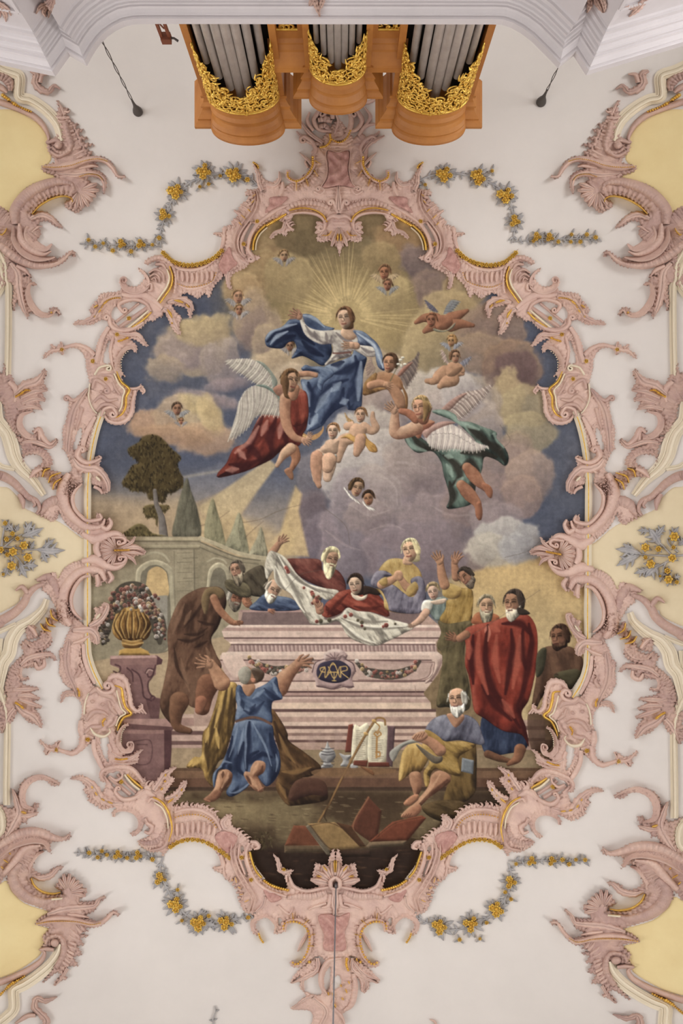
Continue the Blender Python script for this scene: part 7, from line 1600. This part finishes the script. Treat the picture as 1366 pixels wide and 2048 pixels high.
    t = orn('large pink flame-edged rocaille beside the lower %s yellow field' % sd, 130, 1830)
    part('stucco_body', [cplate('cb', 'd3', '40,350 100,250 170,220 190,230 200,290 250,320 300,320 295,300 340,275 375,272 370,290 330,310 310,345 250,355 190,340 210,390 270,435 340,440 372,430 330,400 350,365 400,345 450,360 465,400 512,405 512,440 470,480 560,480 620,452 630,462 580,500 560,540 500,570 530,585 600,600 640,560 680,535 710,560 700,572 660,560 620,615 560,640 510,640 520,660 480,670 525,690 480,705 500,745 460,750 488,800 440,815 465,865 410,870 380,910 400,940 350,960 325,990 325,960 360,920 330,910 250,970 330,850 350,760 290,755 230,775 240,760 260,730 250,690 290,640 210,620 240,575 290,545 220,515 140,480 80,420', **ORN)], 'mauve', t)
    part('scroll', [R('d3', '330,880 375,800 375,730 345,690 290,700 270,740', [6, 8, 9, 8, 6, 3], .16, 'round', fl=(14, .2)), R('d3', '235,770 280,765 320,770', [3, 6, 5], .14)], 'mauve', t)
    part('volute_boss', DM('d3', '325,730', 9, .2), 'mauve', t)
    part('flame_fringe', [FL_('d3', '500,640 455,700 430,800 390,880', 10, 38, 5.2, -1, lean=-.3, h=.11)], 'pink', t)
    a = part('bird_scroll', [R('d3', '215,620 290,595 380,590 480,605 570,620 630,590 670,550 705,560', [2, 9, 11, 10, 7, 6, 5, 1.5], .16, 'round')], 'pink', t)
    part('gold_bead_row', beads(q('d3', '215,618 290,605 380,602 460,606 540,622 600,612'), 34, 1.8, .20), 'gold', a)
    part('bird_scroll', [R('d3', '280,560 380,530 480,520 560,510 590,470 628,455', [4, 10, 11, 8, 6, 1.2], .13, 'leaf', sc=(8, .3, 0)), R('d3', '400,560 480,570 530,580', [4, 6, 1.5], .12)], 'pink', t)
    a = part('horn_scroll', [R('d3', '120,260 80,320 100,400 170,460 260,485 320,470', [8, 13, 15, 14, 12, 6], .15, 'round', fl=(26, .16))], 'mauve', t)
    part('gold_rim', [R('d3', '185,345 205,390 250,425 310,438 360,430', [1.5, 3, 3.2, 3, 1.6], .18)], 'gold', a)
    part('cream_inlay', [R('d3', '305,472 370,465', [4, 3], .17)], 'cream', a)
    part('shell', [fan(*q('d3', [(400, 430)])[0], 36, -130, 20, 8, .15)], 'pink', t)
    part('curl_leaf', [R('d3', '190,330 240,345 300,330 340,290 375,278', [3, 8, 8, 6, 1.2], .13, 'leaf', sc=(8, .35, 0)), R('d3', '170,320 170,270 210,210 260,185', [4, 8, 7, 2], .12, 'half')], 'pink', t)
    part('tip_leaf', [R('d3', '400,880 365,940 325,985', [5, 4, 1], .1, 'leaf'), R('d3', '370,935 395,945', [4, 2], .1)], 'pink', t)
    # --- borders of the yellow fields and far corner leaves
    t = orn('plain pink band lining the upper %s yellow field with gilt leaf' % sd, 40, 230)
    part('band', [R('c1', '-420,500 -60,590 40,620 120,650 200,690 260,750 290,820 275,850', [8, 8, 8, 8, 8, 7, 3], .10, 'round')], 'mauve', t)
    part('gold_leaf_row', beads(q('c1', '10,560 50,590 90,620 140,645 190,665'), 15, 3.2, .16, jit=.8), 'gold', t)
    t = orn('plain pink band lining the lower %s yellow field with gilt leaf' % sd, 40, 1950)
    part('band', [R('d3', '240,770 265,790 240,840 170,890 90,930 0,965 -60,985 -420,1090', [3, 7, 8, 8, 8, 8, 8, 8], .10, 'round')], 'mauve', t)
    part('gold_leaf_row', beads(q('d3', '150,925 110,950 60,980 20,1020 -10,1050'), 16, 3.4, .16, jit=.8), 'gold', t)
    t = orn('curled pink leaf between the upper %s moulding and the cornice' % sd, 85, 170)
    part('leaf_spray', [R('c1', '180,420 215,440 210,490 240,530 290,545 320,510 360,530', [4, 9, 9, 9, 7, 5, 1.5], .12, 'leaf', sc=(9, .4, 0)), R('c1', '290,440 250,445 235,490', [2, 6, 6], .12)], 'mauve', t)
    t = orn('pink leaves folded into the corner of the upper %s moulding' % sd, 10, 155)
    part('leaf_spray', [R('c1', '-30,440 30,460 60,500 60,540', [8, 12, 12, 6], .12, 'leaf', fl=(7, .4)), R('c1', '-20,500 20,530 40,550', [6, 8, 4], .12)], 'mauve', t)
    t = orn('curled pink leaf under the lower %s moulding at the frame edge' % sd, 75, 2010)
    part('leaf_spray', [R('d3', '340,1050 270,1075 220,1060 205,1110 240,1150 275,1190 260,1240', [1.5, 6, 7, 8, 9, 9, 7], .12, 'leaf', sc=(9, .4, 0)), R('d3', '90,1210 160,1165 210,1160', [3, 6, 5], .11)], 'mauve', t)

for MIR[0] in (False, True):
    random.seed(33)
    side_half(MIR[0])
    ornaments(MIR[0])
MIR[0] = False

# ================================================================ the organ on the gallery
OX = -0.05
organ = thing('pipe_organ', 'oak pipe organ with gilded carving and silvery pipes above the gallery', 'organ', (OX, -6.6, CAMZ + 6.2))
def plan(cx, hw, yc, bulge, off=0.0, n=22, shoulder=.1):
    """front line of a tower in plan: flat shoulders and a swelling front (front is towards +y)"""
    P = [(cx - hw - shoulder - off, yc - .5), (cx - hw - shoulder - off, yc + off), (cx - hw + .0 - off * .3, yc + off)]
    for i in range(1, n):
        a = math.pi * (1 - i / n)
        P.append((cx + (hw + off * .3) * math.cos(a), yc + off + bulge * math.sin(a)))
    P += [(cx + hw + off * .3, yc + off), (cx + hw + shoulder + off, yc + off), (cx + hw + shoulder + off, yc - .5)]
    return np.array(P)
def cornice(cx, hw, yc, bulge, prof, shoulder):
    rows = [np.column_stack([plan(cx, hw, yc, bulge, o, shoulder=shoulder), np.full(27, z + CAMZ)]) for o, z in prof]
    n = rows[0].shape[0]
    V = np.vstack(rows); F4 = grid_faces(len(rows), n)
    V, F4 = V, F4
    top = [tuple(range((len(rows) - 1) * n, len(rows) * n))]; bot = [tuple(range(n))]
    return V, [tuple(f) for f in F4] + top + bot
def cyl(cx, cy, r, z0, z1, k=14, cap=True, r1=None):
    a = np.linspace(0, 2 * np.pi, k, endpoint=False); r1 = r if r1 is None else r1
    V = np.vstack([np.column_stack([cx + r_ * np.cos(a), cy + r_ * np.sin(a), np.full(k, z + CAMZ)]) for r_, z in ((r, z0), (r1, z1), (.001, z1))])
    return V, grid_faces(3, k, wrap=True)
def tube3(P, r, k=7):
    P = np.asarray(P, float); n = len(P)
    r = np.interp(np.linspace(0, 1, n), np.linspace(0, 1, len(np.atleast_1d(r))), np.atleast_1d(r))
    T = np.gradient(P, axis=0); T = T / (np.linalg.norm(T, axis=1)[:, None] + 1e-9)
    ref = np.array([0, 1.0, 0.01]); A = np.cross(T, ref); bad = np.linalg.norm(A, axis=1) < .05
    A[bad] = np.cross(T[bad], [1.0, 0, 0]); A = A / np.linalg.norm(A, axis=1)[:, None]; B = np.cross(T, A)
    a = np.linspace(0, 2 * np.pi, k, endpoint=False)
    V = P[:, None, :] + r[:, None, None] * (np.cos(a)[None, :, None] * A[:, None, :] + np.sin(a)[None, :, None] * B[:, None, :])
    return V.reshape(-1, 3), grid_faces(n, k, wrap=True)
def spl3(P, m=6):
    P = np.asarray(P, float); Q = np.vstack([2 * P[0] - P[1], P, 2 * P[-1] - P[-2]]); out = []
    for i in range(len(P) - 1):
        a, b, c, d = Q[i:i + 4]
        for j in range(m):
            t = j / m
            out.append(.5 * (2 * b + (c - a) * t + (2 * a - 5 * b + 4 * c - d) * t ** 2 + (3 * b - a - 3 * c + d) * t ** 3))
    out.append(P[-1]); return np.array(out)
def carving(cx, hw, yc, bulge, zt_, d0, drop, seed, name='pipe_shade'):
    """pierced gilt acanthus hanging over the pipe feet of a tower, longest at its sides"""
    rs = np.random.RandomState(seed); parts = []
    def S(s, z):                       # s -1..1 across the tower front
        a = math.pi * (1 - (s + 1) / 2)
        return np.array([cx + (hw + .015) * math.cos(a), yc + .02 + (bulge + .02) * math.sin(a), z + CAMZ])
    def depth(s): return d0 + drop * math.sin(math.pi / 2 * min(1, abs(s))) ** 1.1
    for e, r_ in ((.012, .022), (.0, .014), (.05, .012)):
        parts.append(tube3([S(s, zt_ - e) for s in np.linspace(-1, 1, 40)], r_))
    for sg in (-1, 1):
        s = .07
        while s < .99:
            dp = depth(s); rows = max(2, int(dp / .125)); wx = .085 / (hw * 1.35)
            for k in range(rows):
                z = zt_ - .05 - (dp - .05) * (k + .5) / rows; r = min(.07, dp / rows * .54)
                t0 = rs.rand() * 6; tw = 1 if (k + int(s * 20)) % 2 else -1
                pts = []
                for i in range(15):
                    u = i / 14; rr = r * (1.12 - .85 * u); a = t0 + tw * u * 8.5
                    pts.append(S(max(-1, min(1, sg * s + rr * math.cos(a) / .085 * wx)), z + rr * math.sin(a)) + np.array([0, .02 * u, 0]))
                parts.append(tube3(pts, [.007, .016, .012, .018], 6))
                for _ in range(3):
                    a = rs.rand() * 6.28; l = r * (1.2 + .7 * rs.rand())
                    b = S(sg * s, z); m_ = S(max(-1, min(1, sg * s + l * .6 * math.cos(a) / .085 * wx)), z + l * .6 * math.sin(a)); e_ = S(max(-1, min(1, sg * s + l * math.cos(a + .5) / .085 * wx)), z + l * math.sin(a + .5))
                    parts.append(tube3(spl3([b, m_ + np.array([0, .03, 0]), e_], 4), [.005, .019, .004], 6))
            s += wx * 1.45
    return mk(name, *join(parts), 'gold', organ)
def tower(cx, hw, yc, bulge, zp, zc, npipe, sh, over, d0, drop, seed):
    # back of the tower and its side stiles
    mk('tower_case', *join([box(cx - hw - sh, cx + hw + sh, yc - .75, yc - .30, CAMZ + 6.2, CAMZ + zc - .02), box(cx - hw - sh, cx - hw - .005, yc - .75, yc + .03, CAMZ + 6.2, CAMZ + zp + .05), box(cx + hw + .005, cx + hw + sh, yc - .75, yc + .03, CAMZ + 6.2, CAMZ + zp + .05)]), 'wood', organ, smooth=False)
    mk('dark_backing', *box(cx - hw, cx + hw, yc - .3, yc - .10, CAMZ + 6.2, CAMZ + zp + .04), 'black', organ, smooth=False)
    for i in range(npipe):
        s = -1 + 2 * (i + .5) / npipe; a = math.pi * (1 - (s + 1) / 2)
        r = hw / npipe * .80 * (1.15 - .3 * abs(s))
        x = cx + (hw - r) * s * .98; y = yc - .04 - r + bulge * math.sqrt(max(0, 1 - (s * .97) ** 2))
        p = mk('pipe', *cyl(x, y, r, 6.2, zp - d0 * .7 - drop * abs(s) ** 1.1 * .85, 16), 'pipe', organ)
        mk('pipe_mouth', *box(x - r * .5, x + r * .5, y + r * .82, y + r * 1.03, CAMZ + 6.5, CAMZ + 6.62), 'black', p, smooth=False)
    carving(cx, hw, yc, bulge, zp, d0, drop, seed)
    d = zc - zp
    pr = [(.0, zp - .01), (.035, zp), (.035, zp + d * .10), (.012, zp + d * .12), (.008, zp + d * .20), (.03, zp + d * .30), (.075, zp + d * .37), (.075, zp + d * .44), (.055, zp + d * .46), (.07, zp + d * .56), (.11, zp + d * .66), (over * .8, zp + d * .72), (over * .8, zp + d * .79), (over * .95, zp + d * .82), (over + .03, zp + d * .90), (over + .03, zc)]
    V, Fx = cornice(cx, hw, yc, bulge, pr, sh)
    o = mk('cornice', V, Fx, 'wood', organ, smooth=False)
tower(OX - 1.44, .52, -6.36, .27, 10.38, 10.92, 7, .10, .20, .34, .85, 3)
tower(OX + 1.44, .52, -6.36, .27, 10.38, 10.92, 7, .10, .20, .34, .85, 4)
tower(OX, .37, -6.30, .24, 9.62, 10.08, 7, .09, .17, .30, .5, 5)
for sg in (-1, 1):                    # the two flats between the towers
    cx = OX + sg * .69
    mk('flat_case', *join([box(cx - .24, cx + .24, -7.1, -6.52, CAMZ + 6.2, CAMZ + 9.70), box(cx - .23, cx - .15, -6.52, -6.44, CAMZ + 6.2, CAMZ + 9.3), box(cx + .15, cx + .23, -6.52, -6.44, CAMZ + 6.2, CAMZ + 9.3), box(cx - .15, cx + .15, -6.52, -6.44, CAMZ + 9.14, CAMZ + 9.3)]), 'wood', organ, smooth=False)
    mk('dark_backing', *box(cx - .15, cx + .15, -6.525, -6.51, CAMZ + 6.2, CAMZ + 9.15), 'black', organ, smooth=False)
    rs = np.random.RandomState(11 + sg); parts = [tube3([(cx - .15, -6.46, CAMZ + 9.13), (cx + .15, -6.46, CAMZ + 9.13)], .02)]
    for _ in range(34):
        x = cx + (rs.rand() - .5) * .26; z = 9.1 - rs.rand() * .42; t0 = rs.rand() * 6
        parts.append(tube3([(x + .05 * (1 - .07 * i) * math.cos(t0 + i * .55), -6.47 + .002 * i, CAMZ + z + .05 * (1 - .07 * i) * math.sin(t0 + i * .55)) for i in range(11)], [.007, .014, .01], 6))
    mk('pipe_shade', *join(parts), 'gold', organ)
    for i in range(5):
        x = cx - .12 + .06 * i
        mk('pipe', *cyl(x, -6.49, .024, 6.2, 9.0, 12), 'pipe', organ)
    pr = [(9.28, .0), (9.33, .03), (9.36, .03), (9.42, .06), (9.46, .065), (9.56, .12), (9.62, .15), (9.65, .16), (9.74, .17)]
    V = np.array([p for z, o in pr for p in ((cx - .27, -7.0, CAMZ + z), (cx - .27, -6.44 + o, CAMZ + z), (cx + .27, -6.44 + o, CAMZ + z), (cx + .27, -7.0, CAMZ + z))])
    mk('cornice', V, [tuple(f) for f in grid_faces(len(pr), 4)] + [tuple(range(len(V) - 4, len(V)))], 'wood', organ, smooth=False)
mk('organ_body', *box(OX - 1.95, OX + 1.95, -7.4, -6.9, CAMZ + 6.2, CAMZ + 9.68), 'darkwood', organ, smooth=False)

# ================================================================ wires, lamps cords, bracket
def cord(u, v, z1, label):
    p = surf(u, v, 0)
    t = thing('hanging_cord', label, 'cord', tuple(p))
    k = 16; a = np.linspace(0, 2 * np.pi, k, endpoint=False)
    pr = [(.085, .0), (.085, .02), (.075, .06), (.06, .10), (.035, .16), (.022, .24), (.016, .34), (.008, .36)]
    V = np.vstack([np.column_stack([p[0] + r * np.cos(a), p[1] + r * np.sin(a), np.full(k, p[2] - d)]) for r, d in pr])
    mk('ceiling_cap', V, grid_faces(len(pr), k, wrap=True), 'iron', t)
    zz = np.arange(p[2] - .34, CAMZ + z1, -.03)
    for ph in (0, math.pi):
        P = np.column_stack([p[0] + .014 * np.cos(zz * 9 + ph), p[1] + .014 * np.sin(zz * 9 + ph), zz])
        mk('strand', *tube3(P, .007, 5), 'iron', t)
    return t
cord(276, 224, 5.0, 'twisted dark cord hanging from an iron cap left of the organ')
cord(1082, 205, 5.0, 'twisted dark cord hanging from an iron cap right of the organ')
p = surf(672, 1772, .12)
t = thing('chandelier_cable', 'thin grey cable hanging from the lower shell ornament of the frame', 'cable', tuple(p))
mk('wire', *tube3([(p[0], p[1], p[2] - .02 * 0), (p[0] - .01, p[1] + .005, p[2] - 3), (p[0] - .03, p[1], p[2] - 8)], .011, 6), 'cable', t)
mk('ceiling_hook', *tube3([(p[0], p[1], p[2] + .13), (p[0], p[1], p[2] - .06)], [.035, .02], 8), 'cable', t)
# wooden bracket beside the organ
b0 = at(333, 78, 8.6); 
t = thing('wooden_bracket', 'small red-brown wooden arm with a dark lever beside the organ', 'bracket', (b0[0], b0[1], b0[2] - 1.6))
for dx in (-.05, .045):
    mk('post', *box(b0[0] + dx - .017, b0[0] + dx + .017, b0[1] - .02, b0[1] + .02, b0[2] - 1.6, b0[2] - .03), 'redwood', t, smooth=False)
mk('head_block', *box(b0[0] - .06, b0[0] + .06, b0[1] - .05, b0[1] + .05, b0[2] - .06, b0[2] + .03), 'redwood', t, smooth=False)
mk('lever', *tube3([(b0[0] + .03, b0[1], b0[2] - .02), (b0[0] + .10, b0[1] + .01, b0[2] - .03), (b0[0] + .15, b0[1] + .04, b0[2] - .02)], [.016, .013, .016], 7), 'iron', t)
mk('stay', *tube3([(b0[0] - .05, b0[1], b0[2] - .35), (b0[0] + .02, b0[1] + .01, b0[2] - .2)], .01, 6), 'redwood', t)

# ================================================================ stucco flowers: garlands, twigs, branches
def leaf_mesh(u, v, ang, ln, wd, h, m, parent, name='leaf', base=0.01):
    d = np.array([math.cos(ang), math.sin(ang)]); n = np.array([-d[1], d[0]])
    b = np.array([u, v]); bend = (random.random() - .5) * .3
    p = [b, b + d * ln * .5 + n * ln * bend * .4, b + d * ln + n * ln * bend * .2]
    return mk(name, *ribbon(p, [wd * .35, wd, wd * .75, .3], None, [h * .6, h, h * .6], 'leaf', step=max(1.6, ln / 7), base=base), m, parent)
def cluster(t, u, v, n, r, spread, leaves, ll):
    for i in range(leaves):
        a = 2 * math.pi * (i + random.random() * .6) / leaves
        s = spread * .7
        leaf_mesh(u + s * math.cos(a), v + s * math.sin(a), a, ll * (.75 + .5 * random.random()), ll * .25, .035, 'silver', t)
    for i in range(n):
        a = 2 * math.pi * i / max(1, n - 1) + random.random() * .5; s = 0 if i == 0 and n > 1 else spread * (.75 + .35 * random.random())
        if n == 1: s = 0
        rr = r * (1 if i < 3 else .65) * (.85 + .3 * random.random())
        mk('rose', *rosette(u + s * math.cos(a), v + s * math.sin(a), rr, .11, 6, .025, random.random() * 3), 'gold', t)
def stem(t, p, wd):
    mk('stem', *ribbon(p, wd, None, .035, 'round'), 'silver', t)
def stem_leaves(t, p, every, ll):
    P = spl(p, False, every)
    for i, (u, v) in enumerate(P[1:-1]):
        d = P[i + 2] - P[i]; a = math.atan2(d[1], d[0])
        for sg in (-1, 1):
            leaf_mesh(u, v, a + sg * (.7 + .5 * random.random()), ll * (.8 + .5 * random.random()), ll * .25, .03, 'silver', t)
def garland(label, path, clusters, singles=()):
    c = path[len(path) // 2]
    t = thing('flower_garland', label, 'garland', tuple(surf(c[0], c[1], 0)), 'flower garlands above and below the fresco')
    stem(t, path, [2.0, 2.4, 2.4, 2.0, 1.4]); stem_leaves(t, path, 14, 11)
    for u, v, k in clusters:
        cluster(t, u, v, *{3: (5, 8.8, 11, 12, 18), 2: (4, 6.8, 8.5, 10, 16), 1: (1, 5.0, 4, 4, 11)}[k])
    for u, v in singles:
        cluster(t, u, v, 1, 4.2, 3, 3, 10)
def twig(label, path, fl, big=()):
    c = path[0]
    t = thing('flower_twig', label, 'twig', tuple(surf(c[0], c[1], 0)), 'straight flower twigs beside the fresco corners')
    stem(t, path, [1.0, 1.5, 1.6]); stem_leaves(t, path, 13, 11)
    for u, v in fl:
        cluster(t, u, v, 1, 4.6, 3, 3, 11)
    for u, v in big:
        cluster(t, u, v, 4, 5.6, 6, 7, 12)
random.seed(5)
C5 = lambda s: q('c5', s)
cl = lambda crop, L: [(*q(crop, [(x, y)])[0], k) for x, y, k in L]
garland('grey and gold rose garland left of the organ above the fresco', C5('770,345 700,272 640,246 540,226 440,230 330,262 240,312 160,400 120,470 90,560 70,640 75,735'), cl('c5', [(575, 235, 3), (372, 212, 3), (180, 350, 3), (100, 515, 2), (665, 270, 1), (62, 668, 1)]), C5('400,300 340,318 480,245'))
garland('grey and gold rose garland right of the organ above the fresco', q('c6', '530,325 590,260 690,222 800,215 900,230 1010,265 1100,310 1160,390 1190,480 1200,580 1182,670'), cl('c6', [(745, 222, 3), (972, 240, 3), (1148, 358, 3), (1205, 530, 2)]), q('c6', '1055,200 620,290'))
garland('grey and gold rose garland below the fresco on the left', np.vstack([q('d3', '968,222 950,300 985,395 1040,490 1100,560 1180,600 1275,625'), q('d4', '40,565 100,572 170,560 240,535 305,512')]), cl('d3', [(955, 350, 2), (1045, 505, 3), (1185, 608, 3)]) + cl('d4', [(38, 560, 3), (165, 558, 3), (265, 535, 1)]), q('d3', '1080,598 1055,415 1240,570'))
garland('grey and gold rose garland below the fresco on the right', np.vstack([q('d5', '330,375 345,440 338,515 305,595 240,675 170,722'), q('d4', '1290,575 1180,592 1080,560 1000,515')]), cl('d5', [(345, 490, 2), (258, 650, 3), (108, 735, 3)]) + cl('d4', [(1140, 578, 3)]), q('d5', '310,548 200,730 40,830 160,825 345,590'))
twig('thin flower twig pointing left from the upper left shoulder of the frame', q('c4', '1095,318 960,312 840,306 700,302 545,298'), q('c4', '605,272 650,318 705,295 770,345 895,350 1040,305'), q('c4', '832,300 965,300'))
twig('thin flower twig pointing right from the upper right shoulder of the frame', q('d8', '205,285 300,275 450,268 600,266 800,264'), q('d8', '515,285 605,235 600,285 665,285 710,235 770,255 345,280'), q('d8', '370,250 460,258'))
twig('thin flower twig pointing left from the lower left shoulder of the frame', q('d3', '965,222 820,214 700,210 580,208 440,196'), q('d3', '530,195 580,222 605,185 635,208 755,226 905,235'), q('d3', '700,208 820,212'))
twig('thin flower twig pointing right from the lower right shoulder of the frame', q('d5', '330,362 450,362 590,360 700,366 815,360'), q('d5', '375,380 650,355 690,382 785,356 730,355'), q('d5', '470,365 590,362'))
def branch(label, crop, stems, leaves, flowers, c):
    t = thing('flower_branch', label, 'branch', tuple(surf(*q(crop, [c])[0], 0)), 'large flower branches in the side fields')
    for s in stems:
        mk('stem', *ribbon(q(crop, s), [2.6, 2.4, 1.4], None, .06, 'round'), 'silver', t)
    k = kk(crop)
    for (x0, y0), (x1, y1), wd in leaves:
        a = q(crop, [(x0, y0)])[0]; b = q(crop, [(x1, y1)])[0]; d = b - a; L = np.hypot(*d); n = np.array([-d[1], d[0]]) / L
        w_0 = wd / k
        lf = mk('large_leaf', *join([ribbon([a, a + d * .35 + n * L * .04, a + d * .7 + n * L * .03, b], [w_0 * .25, w_0 * .75, w_0 * .62, .4], None, [.05, .09, .08, .04], 'leaf', sc=(5, .35, 0), step=1.8)] +
                [ribbon([a + d * f, a + d * (f + .12) + n * s * w_0 * .8, a + d * (f + .22) + n * s * w_0 * 1.35], [w_0 * .3, w_0 * .32, .4], None, [.07, .07, .04], 'thin', step=2) for f in (.25, .5) for s in (-1, 1)]), 'silver', t)
    for x, y, r in flowers:
        u, v = q(crop, [(x, y)])[0]
        for i in range(4):
            leaf_mesh(u, v, i * 1.57 + random.random(), r / k * 1.6, r / k * .45, .05, 'silver', t)
        mk('rose', *rosette(u, v, r / k * 1.02, .14, 6, .05, random.random()), 'gold', t)
branch('large grey-leaved branch with gold roses in the left side field', 'd1', ['-40,830 60,835 200,850 300,852', '20,840 90,780 150,745', '30,860 110,900 160,960', '10,840 20,760 30,690', '60,850 80,930 60,990'],
       [((255, 850), (445, 855), 40), ((290, 835), (375, 775), 22), ((285, 862), (325, 942), 26), ((150, 760), (298, 702), 36), ((165, 735), (218, 658), 28), ((100, 735), (130, 675), 16), ((95, 735), (10, 645), 28), ((170, 950), (260, 962), 30), ((130, 930), (185, 1045), 32), ((60, 960), (30, 1042), 24), ((30, 720), (60, 655), 16), ((200, 850), (235, 790), 20)],
       [(163, 822, 32), (88, 865, 32), (190, 905, 32), (80, 962, 33), (85, 742, 19), (45, 780, 19), (3, 852, 26), (35, 670, 18), (120, 775, 17), (50, 886, 18), (22, 1020, 12)], (60, 850))
branch('large grey-leaved branch with gold roses in the right side field', 'd7', ['1400,1080 1290,1090 1180,1085 1040,1078', '1290,1090 1230,1030 1150,950 1120,890', '1290,1110 1200,1160 1120,1200', '1240,1130 1220,1200 1250,1250', '1330,1060 1260,1000 1250,960'],
       [((1050, 1072), (862, 1038), 42), ((1040, 1085), (868, 1165), 42), ((1190, 1010), (1108, 880), 46), ((1160, 945), (1230, 858), 28), ((1115, 905), (1025, 900), 24), ((1190, 1150), (1080, 1250), 48), ((1110, 1195), (1000, 1222), 28), ((1260, 960), (1335, 870), 30), ((1330, 1010), (1390, 950), 30), ((1230, 1200), (1195, 1285), 24), ((1000, 1050), (915, 1000), 24), ((1290, 1250), (1350, 1240), 20)],
       [(1300, 945, 38), (1085, 1025, 34), (1182, 1037, 25), (1285, 1105, 33), (1295, 1025, 18), (1125, 1150, 36), (1250, 1200, 25), (1258, 1265, 35), (1320, 1285, 18), (1195, 1240, 12), (1085, 1100, 18)], (1290, 1090))
# young shoots at the lower frame edge
t = thing('stucco_shoot', 'bare curling grey shoot on the plaster below the left garland', 'shoot', tuple(surf(428, 2035, 0)))
mk('stem', *ribbon(q('d3', '1270,1215 1265,1180 1280,1140 1275,1105'), [2, 1.6, 1.2, .6], None, .04), 'silver', t)
for x, y, a in ((1270, 1190, -.4), (1265, 1195, 3.4), (1280, 1135, -.3)):
    leaf_mesh(*q('d3', [(x, y)])[0], a, 8, 2, .03, 'silver', t)
t = thing('stucco_shoot', 'small curled pink leaf tip on the plaster below the right garland', 'shoot', tuple(surf(863, 2042, 0)))
mk('leaf', *ribbon(q('d4', '1120,1030 1115,1010 1092,1000'), [3, 2.6, .8], None, .05), 'pink', t)
